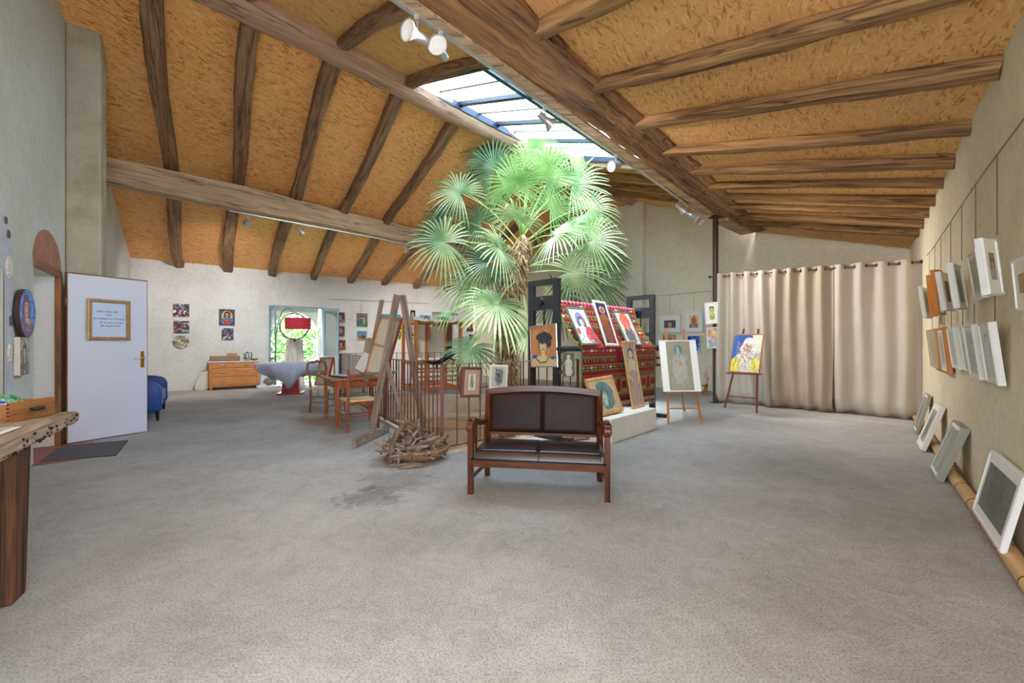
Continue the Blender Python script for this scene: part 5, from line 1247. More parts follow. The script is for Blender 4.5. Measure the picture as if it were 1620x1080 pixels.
# timber wall plate in the well
barpart('wall_plate_beam', D_ + dfar * .3 + nfar * .6 + Vector((0, 0, -.62)), C_ - dfar * .6 + nfar * .6 + Vector((0, 0, -.62)), .12, .28, M['beam_pale'], None); o = [x for x in COL.objects if x.name.startswith('wall_plate_beam')][-1]; o.name = tname(); nm(o, kind='structure')
mb = MB(); mb.add([D_ + dfar * .1 + nfar * .01 + Vector((0, 0, -.6)), C_ - dfar * .1 + nfar * .01 + Vector((0, 0, -.6)), C_ - dfar * .1 + nfar * .66 + Vector((0, 0, -.64)), D_ + dfar * .1 + nfar * .66 + Vector((0, 0, -.64))], [(0, 1, 2, 3)])
# sloping plank stair stringer seen through the balusters
for (p, q_, w, h, lb) in ((Vector((-1.6, 6.9, -1.35)), Vector((1.3, 8.3, -.25)), .05, .3, 'long sloping stair board inside the stairwell behind the near railing'),):
    o = barpart('stair_board', p, q_, w, h, M['beam_pale'], None); nm(o, lb, 'board')

# framed pictures hung on the near railing
rd = (RB - RA).normalized(); rn = Vector((rd.y, -rd.x, 0))
def hung(px0, py0, px1, py1, out, f, **k):
    o = RA + rn * out; a = onplane(px0, (py0 + py1) / 2, o, rn); b_ = onplane(px1, (py0 + py1) / 2, o, rn); xm = (px0 + px1) / 2
    z1 = onplane(xm, py0, o, rn).z; z0 = onplane(xm, py1, o, rn).z
    w = (b_ - a).length; h = z1 - z0; c_ = (a + b_) / 2; c_.z = (z0 + z1) / 2
    return basis(b_ - a, (0, 0, 1), c_), w, h
M['brownframe'] = wood('dark brown frame wood', S(120, 74, 52), S(84, 48, 34), 'Z', .4, 2, .1)
M['mauve'] = plain('mauve mount', S(176, 146, 134), .8, 0, .04)
m_, w, h = hung(729, 580, 760, 628, .03, None)
framed('railing_picture', 'brown framed small ink drawing with mauve mount hung on the railing', m_, w, h, p_sketch(70, (214, 208, 190), (60, 60, 56), 50, 26)(.1, .2), M['brownframe'], .035, .03, w * .2, M['mauve'], mount_y=h * .14)
m_, w, h = hung(774, 577, 802, 616, .03, None)
framed('railing_picture', 'cream framed charcoal figure drawing hung on the railing behind the bench', m_, w, h, p_sketch(71, (196, 196, 194), (36, 36, 40), 70, 50)(.3, .4), M['paper_cream'], .03, .02, .0)
# black branch lizard on the rail
p0 = at(677, 572.5, 4.9); t = thing('branch_sculpture', 'black forked branch shaped like a lizard lying on the railing corner', 'sculpture', p0); bpy.context.view_layer.update()
ln = [at(673, 572, 4.98), at(685, 574.5, 4.9), at(694, 573, 4.82), at(705, 567, 4.8), at(714, 561.5, 4.85), at(720, 559, 4.9)]
mb = MB(); mb.tube(ln, [.008, .02, .026, .03, .022, .006], 8); child(mb, 'body', M['iron'], t, True)
for seq in ([at(690, 574, 4.82), at(691, 578, 4.8), at(689, 583, 4.8)], [at(709, 565, 4.8), at(716, 569, 4.82), at(722, 568.5, 4.85)], [at(704, 567, 4.8), at(698, 571, 4.75), at(700, 577, 4.75)], [at(707, 565, 4.82), at(704, 561, 4.88)]):
    mb = MB(); mb.tube(seq, [.012, .010, .004], 6); child(mb, 'twig_leg', M['iron'], t, True)

# ================================================================= driftwood in a basket
M['drift'] = plain('driftwood', S(166, 146, 128), .85, 0, .3, 8, .4, stretch=(1, 1, 4), c2=S(104, 88, 76))
M['drift_d'] = plain('darker driftwood', S(128, 104, 84), .85, 0, .3, 8, .4, c2=S(80, 62, 50))
M['wicker'] = plain('round basket cane', S(150, 112, 82), .8, 0, .4, 1, .6, stretch=(40, 40, 60))
db = Vector((F(664, 724).x, F(664, 724).y, 0)); bs = thing('round_basket', 'round shallow wicker basket holding the driftwood pile', 'basket', db)
mb = MB(); mb.lathe([(.16, 0), (.24, .02), (.31, .075), (.33, .12), (.315, .125), (.29, .08), (.22, .03), (0, .02)], 32, cap=False); mb.build('bowl', M['wicker'], bs, smooth=True)
mb = MB(); mb.tube([(.325 * math.cos(6.2832 * i / 32), .325 * math.sin(6.2832 * i / 32), .125) for i in range(33)], .014, 8, cap=False); mb.build('rim', M['wicker'], bs, smooth=True)
rnd = random.Random(12)
for i in range(190):
    a = rnd.uniform(0, 6.28); r = rnd.random() ** .6 * .34; hh_ = .09 + (1 - r / .38) * rnd.uniform(.0, .34)
    c_ = Vector((r * math.cos(a) - .06, r * math.sin(a), hh_)); L_ = rnd.uniform(.12, .30)
    d = Vector((math.cos(a) * rnd.uniform(.1, 1) + rnd.gauss(0, .5), math.sin(a) * rnd.uniform(.1, 1) + rnd.gauss(0, .5), rnd.uniform(-.35, .55))).normalized()
    p = c_ - d * L_ / 2; q_ = c_ + d * L_ / 2; mid = c_ + Vector((rnd.gauss(0, .018), rnd.gauss(0, .018), rnd.gauss(0, .015))); rr = rnd.uniform(.009, .022)
    for v in (p, q_): v.z = max(v.z, .03)
    mb = MB(); mb.tube([p, p.lerp(mid, .6), mid, mid.lerp(q_, .6), q_], [rr * .6, rr, rr * 1.1, rr * .9, rr * .5], 6)
    o = mb.build('driftwood_stick', M['drift'] if i % 3 else M['drift_d'], smooth=True); o.location = db
    nm(o, 'bleached driftwood stick heaped in the round basket', 'driftwood', 'driftwood sticks in the basket')
mb = MB(); mb.tube([(-.24, -.30, .03), (-.235, -.27, .20), (-.19, -.20, .34), (-.10, -.12, .42), (-.02, -.08, .36), (.04, -.10, .24)], [.028, .026, .03, .026, .024, .018], 8)
o = mb.build('driftwood_branch', M['drift_d'], smooth=True); o.location = db; nm(o, 'thick arched driftwood branch standing over the heap in the basket', 'driftwood')
mb = MB(); mb.blob((0, 0, 0), .085, 2, .3, 8, (1.2, .8, .75)); o = mb.build('driftwood_root', M['drift_d'], smooth=True); p_ = F(628, 733); o.location = (p_.x, p_.y, .06); nm(o, 'knotty driftwood root lying left of the basket', 'driftwood')
for i, (pp_, L_) in enumerate((((F(640, 738)), .30), (F(650, 741), .24), (F(632, 733), .18), (F(628, 728), .16), (F(622, 722), .2), (F(655, 736), .2))):
    a = .5 * i + .1; d = Vector((math.cos(a), math.sin(a) * .5, 0)).normalized(); p = Vector((pp_.x, pp_.y, .016)); mb = MB(); mb.tube([-d * L_ / 2, Vector((0, .01, .004)), d * L_ / 2], [.010, .015, .008], 6)
    o = mb.build('fallen_driftwood', M['drift'], smooth=True); o.location = p; nm(o, 'driftwood stick fallen on the floor in front of the basket', 'driftwood', 'driftwood fallen on the floor')

# ================================================================= leather bench
fl = F(740, 782); fr = F(965, 795); bxv = (fr - fl).normalized(); BW = (fr - fl).length
byv = Vector((-bxv.y, bxv.x, 0)); mbn = Matrix((bxv, byv, Vector((0, 0, 1)))).transposed().to_4x4(); mbn.translation = (fl + fr) / 2
M['bwood'] = wood('polished mahogany', S(104, 54, 26), S(52, 24, 12), 'Z', .3, 2, .05, spec=.3)
M['bwood_x'] = wood('polished mahogany rail', S(104, 54, 26), S(52, 24, 12), 'X', .3, 2, .05, spec=.3)
M['leather'] = plain('dark brown leather', S(40, 22, 16), .40, 0, .25, 5, .12, spec=.10)
M['leather_seat'] = plain('polished brown seat leather', S(42, 22, 18), .30, 0, .3, 5, .12, spec=.45)
bn = thing('leather_bench', 'low mahogany two-seat bench with dark brown leather seat and back', 'bench', m=mbn)
hb2 = BW / 2; DP = .52
for s_ in (-1, 1):
    x = s_ * (hb2 - .02)
    mb = MB(); vs = [(x - .022, -.0, 0), (x + .022, 0, 0), (x + .022, .044, 0), (x - .022, .044, 0), (x - .024, 0, .545), (x + .024, 0, .545), (x + .024, .05, .545), (x - .024, .05, .545)]
    mb.add(vs, [(3, 2, 1, 0), (4, 5, 6, 7), (0, 1, 5, 4), (1, 2, 6, 5), (2, 3, 7, 6), (3, 0, 4, 7)]); mb.build('leg', M['bwood'], bn)
    # rear leg runs up into the back
    xr_ = s_ * (hb2 - .055)
    mb = MB(); mb.tube([(xr_, DP, 0), (xr_, DP - .03, .30), (xr_, DP - .01, .50), (xr_, DP + .07, .82)], [.026, .03, .03, .028], 4); mb.build('leg', M['bwood'], bn)
    # arm: scroll at the front, sweeping back and down to the rear post
    mb = MB(); path = [(x - s_ * .00, .015, .555), (x, .05, .595), (x, .12, .60), (x - s_ * .0, .22, .575), (x - s_ * .015, .33, .545), (x - s_ * .03, .46, .53), (xr_, DP, .535)]
    for i in range(len(path) - 1): pass
    mb.tube(path, [.036, .040, .036, .03, .026, .022, .02], 10); mb.lathe([(.0, -.034), (.028, -.034), (.046, -.024), (.046, .024), (.028, .034), (0, .034)], 18, Matrix.Translation((x, .012, .565)) @ Matrix.Rotation(math.pi / 2, 4, 'Y')); mb.build('armrest', M['bwood'], bn, smooth=True)
    mb = MB(); 
    for k in (-1, 1): mb.tube([(x, .20, .30), (x, .21 + k * .012, .38), (x, .20 + k * .04, .46), (x, .2 + k * .03, .54), (x, .20 + k * .02, .58)], .009, 6)
    mb.build('arm_spindle', M['bwood'], bn, smooth=True)
    mb = MB(); mb.bar((x, .04, .30 - .03), (xr_, DP - .02, .27), .03, .06); mb.build('side_rail', M['bwood'], bn)
    mb = MB(); mb.bar((x, .04, .13), (xr_, DP - .01, .13), .018, .03); mb.build('stretcher', M['bwood'], bn)
mb = MB(); mb.box(-hb2 + .02, hb2 - .02, .004, .034, .235, .295, b=.004); mb.build('seat_rail', M['bwood_x'], bn)
mb = MB(); mb.box(-hb2 + .05, hb2 - .05, DP - .04, DP - .01, .24, .295, b=.004); mb.build('seat_rail', M['bwood_x'], bn)
# seat cushion: domed, rounded edge, central seam
def dome(x0, x1, y0, y1, z0, z1, nx=48, ny=20, sag=.02, seam=True):
    vs = []; fs = []
    for j in range(ny + 1):
        for i in range(nx + 1):
            u = i / nx; v = j / ny; e = min(u, 1 - u) * (x1 - x0); f = min(v, 1 - v) * (y1 - y0); r = .045
            d = min(e, f); k = math.sqrt(max(0, 1 - (1 - min(d / r, 1)) ** 2))
            z = z0 + (z1 - z0) * (.25 + .75 * k) + sag * math.sin(math.pi * v) * math.sin(math.pi * u) ** .5 if d > 0 else z0
            sx = abs(x0 + (x1 - x0) * u - (x0 + x1) / 2)
            if seam and d > 0: z -= .010 * math.exp(-(sx / .012) ** 2)
            vs.append((x0 + (x1 - x0) * u, y0 + (y1 - y0) * v, z))
    for j in range(ny):
        for i in range(nx): a = j * (nx + 1) + i; fs.append((a, a + 1, a + nx + 2, a + nx + 1))
    o = len(vs); vs += [(x0, y0, z0 - .005), (x1, y0, z0 - .005), (x1, y1, z0 - .005), (x0, y1, z0 - .005)]
    fs.append((o, o + 1, o + 2, o + 3))
    return vs, fs
mb = MB(); mb.add(*dome(-hb2 + .035, hb2 - .035, -.005, DP - .03, .295, .375, 96, 30)); mb.build('seat', M['leather_seat'], bn, smooth=True)
mb = MB(); mb.tube([(-hb2 + .03, -.006, .302), (hb2 - .03, -.006, .302)], .006, 6); mb.build('piping', M['leather'], bn)
# back pad
vs, fs = dome(-hb2 + .075, hb2 - .075, 0, .37, 0, .03, 96, 24, sag=.012)
bk_m = Matrix.Translation((0, DP - .008, .425)) @ Matrix.Rotation(math.radians(80), 4, 'X')
# arch the top edge
vs = [(x, y * (1 + .10 * (1 - (x / (hb2 - .07)) ** 2)), z) for x, y, z in vs]
mb = MB(); mb.add([bk_m @ Vector(v) for v in vs], fs); mb.build('backrest', M['leather'], bn, smooth=True)
mb = MB(); n = 24; vs = []
for i in range(n + 1):
    x = -hb2 + .045 + (BW - .09) * i / n; k = 1 - (x / (hb2 - .045)) ** 2
    z = .795 + .04 * k; y = DP + .055
    vs += [(x, y - .02, z - .02), (x, y - .016, z + .032), (x, y + .022, z + .032), (x, y + .016, z - .02)]
mb.add(vs, [(i * 4 + j, i * 4 + (j + 1) % 4, i * 4 + 4 + (j + 1) % 4, i * 4 + 4 + j) for i in range(n) for j in range(4)] + [(0, 1, 2, 3), tuple(n * 4 + j for j in range(4))])
mb.build('crest_rail', M['bwood_x'], bn)
mb = MB(); q0_ = bk_m @ Vector((0, 0, -.012)); mb.box(-hb2 + .06, hb2 - .06, DP - .012, DP + .012, .405, .43); mb.build('lower_back_rail', M['bwood_x'], bn)
mb = MB(); mb.add([(-hb2 + .07, DP + .004, .42), (hb2 - .07, DP + .004, .42), (hb2 - .07, DP + .075, .80), (-hb2 + .07, DP + .075, .80)], [(0, 1, 2, 3)]); mb.build('back_lining', M['leather'], bn)
# ================================================================= fan palm
M['palm1'] = leafmat('palm leaf fresh', S(150, 176, 98), S(92, 132, 62), .3)
M['palm2'] = leafmat('palm leaf pale', S(180, 188, 138), S(100, 126, 76), .2)
M['palm3'] = leafmat('palm leaf deep', S(104, 132, 88), S(56, 86, 50), .2)
M['petiole'] = plain('palm leaf stalk', S(150, 172, 96), .5, 0, .1)
M['fibre'] = plain('palm trunk fibre', S(160, 128, 92), .95, 0, .35, 9, 1.0, stretch=(3, 3, 1), c2=S(84, 60, 40))
M['fibre_pale'] = plain('dry palm fibre strands', S(168, 136, 98), .95, 0, .4, 12)
PD = 8.2
troot = Vector((-.05, PD, -2.85))
palm = thing('fan_palm', 'tall fan palm growing up through the stairwell under the skylight', 'palm', troot); bpy.context.view_layer.update()
rnd = random.Random(5)
tp = [troot, Vector((-.10, PD, -1)), at(806, 612, PD), at(802, 560, PD), at(802, 500, PD), at(810, 450, PD), at(822, 400, PD), at(828, 372, PD)]
tr_ = [.24, .22, .20, .25, .27, .27, .22, .06]
# densify
def smooth_path(P, R, k=6):
    a = []; r = []
    for i in range(len(P) - 1):
        p0 = P[max(i - 1, 0)]; p1 = P[i]; p2 = P[i + 1]; p3 = P[min(i + 2, len(P) - 1)]
        for j in range(k):
            t = j / k; a.append(.5 * ((2 * p1) + (-p0 + p2) * t + (2 * p0 - 5 * p1 + 4 * p2 - p3) * t * t + (-p0 + 3 * p1 - 3 * p2 + p3) * t ** 3)); r.append(R[i] * (1 - t) + R[i + 1] * t)
    return a + [P[-1]], r + [R[-1]]
sp, sr = smooth_path(tp, tr_, 8)
mb = MB(); mb.tube(sp, [r * (.72 + .08 * math.sin(i * 2.1)) for i, r in enumerate(sr)], 14); child(mb, 'trunk', M['fibre'], palm, True)
mb = MB()
for k in range(2600):
    i = int(rnd.uniform(14, len(sp) - 2)); p = sp[i]; r = sr[i]; a = rnd.uniform(0, 6.28); e = Vector((math.cos(a), math.sin(a), 0))
    L_ = rnd.uniform(.06, .24); b0 = p + e * r * rnd.uniform(.6, .85) + Vector((0, 0, rnd.uniform(-.06, .06))); tip = b0 + e * rnd.uniform(.02, .13) + Vector((rnd.gauss(0, .04), rnd.gauss(0, .04), -L_)); w_ = rnd.uniform(.003, .011); s_ = Vector((-e.y, e.x, 0)) * w_
    mid = (b0 + tip) / 2 + e * .035
    mb.add([b0 - s_, b0 + s_, mid + s_, mid - s_, tip + s_ * .3, tip - s_ * .3], [(0, 1, 2, 3), (3, 2, 4, 5)])
child(mb, 'fibre_skirt', M['fibre_pale'], palm)['kind'] = 'stuff'
def frond(base, hub, nrm, R, mat, seed, span=150, nl=34, droop=.22, cup=.10, young=False):
    rnd = random.Random(seed)
    a = (hub - base).normalized(); n = (nrm - a * nrm.dot(a)); n = n.normalized() if n.length > .15 else Vector((0, 0, 1)).cross(a).normalized()
    b_ = n.cross(a)
    mb = MB()
    mid = base.lerp(hub, .5) + Vector((0, 0, .10 * (hub - base).length))
    pth, pr = smooth_path([base, mid, hub], [.016, .012, .008], 5); mb.tube(pth, pr, 6, mi=1)
    dth = math.radians(2 * span / (nl - 1))
    for i in range(nl):
        th = math.radians(-span + 2 * span * i / (nl - 1)) + rnd.uniform(-.012, .012)
        d = a * math.cos(th) + b_ * math.sin(th); side = -a * math.sin(th) + b_ * math.cos(th)
        L_ = R * (1 - .16 * abs(th) / 2.6) * rnd.uniform(.92, 1.04); dr = droop * rnd.uniform(.7, 1.4)
        brk = rnd.random() < .18
        rows = []
        for s_ in (0.02, .22, .42, .62, .8, .93, 1.0):
            r = L_ * s_; wd = r * dth * .5 if s_ < .30 else L_ * .30 * dth * .5 * (1.08 if s_ < .7 else (.85 if s_ < .85 else (.5 if s_ < .97 else .06)))
            c = hub + d * r + n * (cup * r * (1 - .5 * s_)) + Vector((0, 0, -dr * L_ * s_ ** 2.6 - (.22 * L_ * max(0, s_ - .6) if brk else 0)))
            f = wd * .45
            rows.append((c - side * wd + n * f, c - n * f * .3, c + side * wd + n * f))
        vs = [p for row in rows for p in row]; fs = []
        for k in range(len(rows) - 1):
            fs += [(k * 3, k * 3 + 1, k * 3 + 4, k * 3 + 3), (k * 3 + 1, k * 3 + 2, k * 3 + 5, k * 3 + 4)]
        mb.add(vs, fs)
    off = palm.matrix_world.inverted(); mb.v = [tuple(off @ Vector(v)) for v in mb.v]
    return mb.build('frond', [mat, M['petiole']], palm, smooth=False)
cr = lambda k: at(824 + k, 372 - abs(k), PD)
# px, py of hub, depth offset, radius px, normal (x,y,z), material, base row, span
FR = [(703, 383, -.5, 66, (-.35, -1, .15), 2, 400, 160), (728, 305, .1, 56, (-.5, -.75, .6), 2, 370, 150), (783, 268, .1, 62, (-.5, -.6, .8), 3, 350, 140), (818, 292, -.3, 62, (-.2, -.7, .7), 1, 350, 140),
      (838, 262, .3, 62, (0, -.6, .5), 1, 345, 120), (862, 282, -.4, 66, (.3, -.7, .7), 1, 350, 140), (905, 292, .0, 66, (.5, -.7, .6), 2, 350, 140), (932, 330, .2, 56, (.5, -.8, .4), 2, 370, 150),
      (935, 380, -.3, 62, (.35, -1, .2), 2, 385, 160), (905, 430, -.1, 62, (.35, -1, .1), 2, 410, 155), (880, 372, -.7, 66, (.2, -.9, .5), 2, 380, 140), (815, 345, -.7, 66, (-.1, -.85, .6), 2, 370, 135),
      (790, 392, -.6, 66, (-.15, -1, .3), 2, 395, 160), (742, 448, -.3, 58, (-.3, -1, .05), 2, 420, 160), (786, 482, -.7, 76, (-.1, -1, .05), 2, 430, 165), (745, 551, -.9, 56, (-.1, -.95, .35), 3, 470, 165),
      (836, 525, -.6, 46, (.2, -1, .05), 2, 450, 150), (772, 415, -.2, 62, (-.4, -.9, .1), 3, 410, 150), (945, 450, .4, 56, (.4, -.9, -.1), 3, 420, 140), (880, 470, .3, 60, (.1, -.9, .0), 3, 430, 150),
      (700, 345, .7, 48, (-.5, -.6, .4), 3, 390, 140), (770, 245, .8, 50, (-.3, -.5, .8), 3, 350, 130), (900, 250, .7, 55, (.4, -.5, .7), 1, 350, 130), (870, 330, .3, 64, (.2, -.8, .6), 1, 360, 140),
      (960, 410, .7, 50, (.6, -.7, 0), 3, 410, 140), (760, 350, .5, 60, (-.4, -.8, .4), 3, 385, 150), (850, 235, .0, 40, (.0, -.8, .2), 1, 345, 110), (800, 300, .5, 60, (-.3, -.8, .5), 1, 355, 140), (915, 355, -.6, 52, (.4, -.8, .5), 1, 370, 140)]
for i, (px, py, dd, rp_, nv, mt, brow, span) in enumerate(FR):
    hub = at(px, py, PD + dd); base = at(826 + (px - 826) * .06, brow + 12, PD + dd * .1)
    frond(base, hub, Vector(nv), rp_ * (PD + dd) / FPX * .98, M['palm%d' % mt], 100 + i, span, 34, droop=.20 if py < 300 else .3)
# young narrow leaf low on the left
hub = at(716, 492, PD - .6); frond(at(790, 470, PD), hub, Vector((0, -.5, .8)), .42, M['palm1'], 300, 40, 9, droop=.5)
for k in range(16):   # upright stalks inside the crown
    a = rnd.uniform(0, 6.28); b0 = at(828, 370, PD); e = b0 + Vector((math.cos(a) * .35, math.sin(a) * .35, rnd.uniform(.3, .7)))
    mb = MB(); mb.tube([b0, b0.lerp(e, .5) + Vector((0, 0, .08)), e], [.014, .011, .006], 5); child(mb, 'leaf_stalk', M['petiole'], palm)

# ================================================================= wooden loom beyond the well
M['loomwood'] = wood('orange pine loom wood', S(206, 128, 64), S(166, 92, 40), 'Z', .5, 1.5, .1)
LD = 10.9
lc = F(693, 621); lm0 = Vector((lc.x, LD, 0)); ldir = Vector((.86, .51, 0)).normalized(); ldn = Vector((ldir.y, -ldir.x, 0))
mlo = Matrix((ldir, -ldn, Vector((0, 0, 1)))).transposed().to_4x4(); mlo.translation = lm0
lo = thing('floor_loom', 'orange pine floor loom with white cloth canopy beyond the stairwell', 'loom', m=mlo)
LW = 1.0; LH = 1.83; LDp = 1.1
for x in (-LW / 2 - .1, LW / 2 + .12):
    for y in (0, LDp):
        mb = MB(); mb.box(x - .04, x + .04, y - .04, y + .04, 0, LH, b=.004); mb.build('post', M['loomwood'], lo)
for x in (-.32,):
    mb = MB(); mb.box(x - .035, x + .035, -.03, .03, 0, LH - .1); mb.build('post', M['loomwood'], lo)
for y in (0, LDp):
    mb = MB(); mb.box(-LW / 2 - .14, LW / 2 + .2, y - .03, y + .03, LH - .04, LH + .04); mb.build('top_beam', M['loomwood'], lo)
    mb = MB(); mb.box(-LW / 2 - .1, LW / 2 + .12, y - .025, y + .025, .72, .80); mb.build('cross_beam', M['loomwood'], lo)
    mb = MB(); mb.box(-LW / 2 - .1, LW / 2 + .12, y - .025, y + .025, .08, .16); mb.build('foot_beam', M['loomwood'], lo)
for x in (-LW / 2 - .1, LW / 2 + .12):
    for z in (.10, .76, LH): 
        mb = MB(); mb.box(x - .03, x + .03, 0, LDp, z - .04, z + .04); mb.build('side_beam', M['loomwood'], lo)
for z in (.30, .42, .54, .62):
    mb = MB(); mb.tube([(-LW / 2 - .05, -.02 + z * .1, z), (LW / 2 + .05, -.02 + z * .1, z)], .025, 8); mb.build('roller', M['loomwood'], lo, smooth=True)
for i in range(8):
    x = -.35 + .1 * i; mb = MB(); mb.box(x - .02, x + .02, .1, .9, .18, .21); mb.build('treadle', M['loomwood'], lo)
M['whitecloth'] = plain('white cotton cloth', S(224, 220, 210), .9, 0, .04, 6, .1)
mb = MB(); nx, ny = 30, 12; vs = []
for j in range(ny + 1):
    for i in range(nx + 1):
        u = i / nx; v = j / ny; x = -LW / 2 - .2 + (LW + .35) * u; y = -.1 + (LDp + .2) * v; vs.append((x, y, LH + .06 - .035 * math.sin(math.pi * u) * (.5 + .5 * math.sin(6 * v)) + (.10 * max(0, .08 - u) / .08) + .01 * math.sin(19 * u)))
mb.add(vs, [(j * (nx + 1) + i, j * (nx + 1) + i + 1, (j + 1) * (nx + 1) + i + 1, (j + 1) * (nx + 1) + i) for j in range(ny) for i in range(nx)])
for (ya, yb) in ((-.10, -.07),):
    n_ = 40; vv = []
    for i in range(n_ + 1):
        u = i / n_; x = -LW / 2 - .2 + (LW + .35) * u; zz_ = LH + .10 - .05 * math.sin(math.pi * u) + .02 * math.sin(17 * u); vv += [(x, ya + .02 * math.sin(11 * u), zz_), (x, yb - .03, LH + .015 - .02 * math.sin(math.pi * u) + .012 * math.sin(23 * u))]
    mb.add(vv, [(2 * i, 2 * i + 2, 2 * i + 3, 2 * i + 1) for i in range(n_)])
mb.build('cloth_canopy', M['whitecloth'], lo, smooth=True)
mb = MB(); nx, ny = 34, 16; vs = []
for j in range(ny + 1):
    for i in range(nx + 1):
        u = i / nx; v = j / ny; vs.append((-.28 + .85 * u, LDp - .08 + .03 * math.sin(12 * u) * v, LH - .02 - .95 * v - .06 * math.sin(math.pi * u) * (1 - v)))
mb.add(vs, [(j * (nx + 1) + i, j * (nx + 1) + i + 1, (j + 1) * (nx + 1) + i + 1, (j + 1) * (nx + 1) + i) for j in range(ny) for i in range(nx)])
mb.build('hanging_cloth', M['whitecloth'], lo, smooth=True)
mb = MB(); 
for k in range(10): mb.tube([(-.36 + .012 * k, -.05, LH - .05), (-.37 + .016 * k, -.06, LH - .45 - .03 * (k % 3))], .006, 5)
M['yarn'] = plain('red brown yarn', S(150, 80, 60), .9)
mb.build('yarn_hank', M['yarn'], lo)

# ================================================================= black textile loom
N0 = Vector((.586, 5.5, 0)); N1 = Vector((2.45, 7.35, 0)); nd = (N1 - N0).normalized(); nb = Vector((-nd.y, nd.x, 0))   # nb: away from the viewer
LL = (N1 - N0).length; mk = Matrix((nd, nb, Vector((0, 0, 1)))).transposed().to_4x4(); mk.translation = N0
kl = thing('display_loom', 'black wooden upright loom frame draped with the kilim', 'loom', m=mk)
TH = 2.12
M['blackwood'] = plain('black painted wood', S(46, 46, 50), .5, 0, .25, 12, .15)
for x in (0, LL):
    for y in (0, .44):
        mb = MB(); mb.box(x - .035, x + .035, y - .045, y + .045, 0, TH, b=.004); mb.build('post', M['blackwood'], kl)
    mb = MB(); mb.box(x - .036, x + .036, -.02, .46, TH - .07, TH + .002); mb.build('top_rail', M['blackwood'], kl)
    mb = MB(); mb.box(x - .034, x + .034, .0, .44, 1.72, 1.90); mb.lathe([(.035, -.09), (.055, -.09), (.055, -.03), (.035, -.03)], 18, Matrix.Translation((x, .24, 1.83)) @ Matrix.Rotation(math.pi / 2, 4, 'Y')); mb.build('roller_block', M['blackwood'], kl)
    mb = MB(); mb.box(x - .034, x + .034, .0, .44, 1.40, 1.46); mb.build('cross_rail', M['blackwood'], kl)
    mb = MB(); mb.tube([(x, .22, 1.46), (x, .22, 1.74)], .012, 8); mb.build('threaded_rod', M['iron'], kl)
    mb = MB(); mb.box(x - .03, x + .03, -.25, .62, 0, .06); mb.build('foot', M['blackwood'], kl)
mb = MB(); mb.tube([(.035, .24, 1.83), (LL - .035, .24, 1.83)], .045, 14); mb.build('top_roller', M['blackwood'], kl, smooth=True)
mb = MB(); mb.tube([(-.12, -.13, 1.20), (LL + .14, -.13, 1.20)], .038, 14); mb.build('breast_roller', M['blackwood'], kl, smooth=True)
for x in (0, LL):
    mb = MB(); mb.box(x - .03, x + .03, -.14, 0, 1.0, 1.04); mb.box(x - .03, x + .03, -.14, 0, .88, .92); mb.box(x - .028, x + .028, -.13, 0, 1.14, 1.17); mb.build('bracket', M['benchleg'], kl)
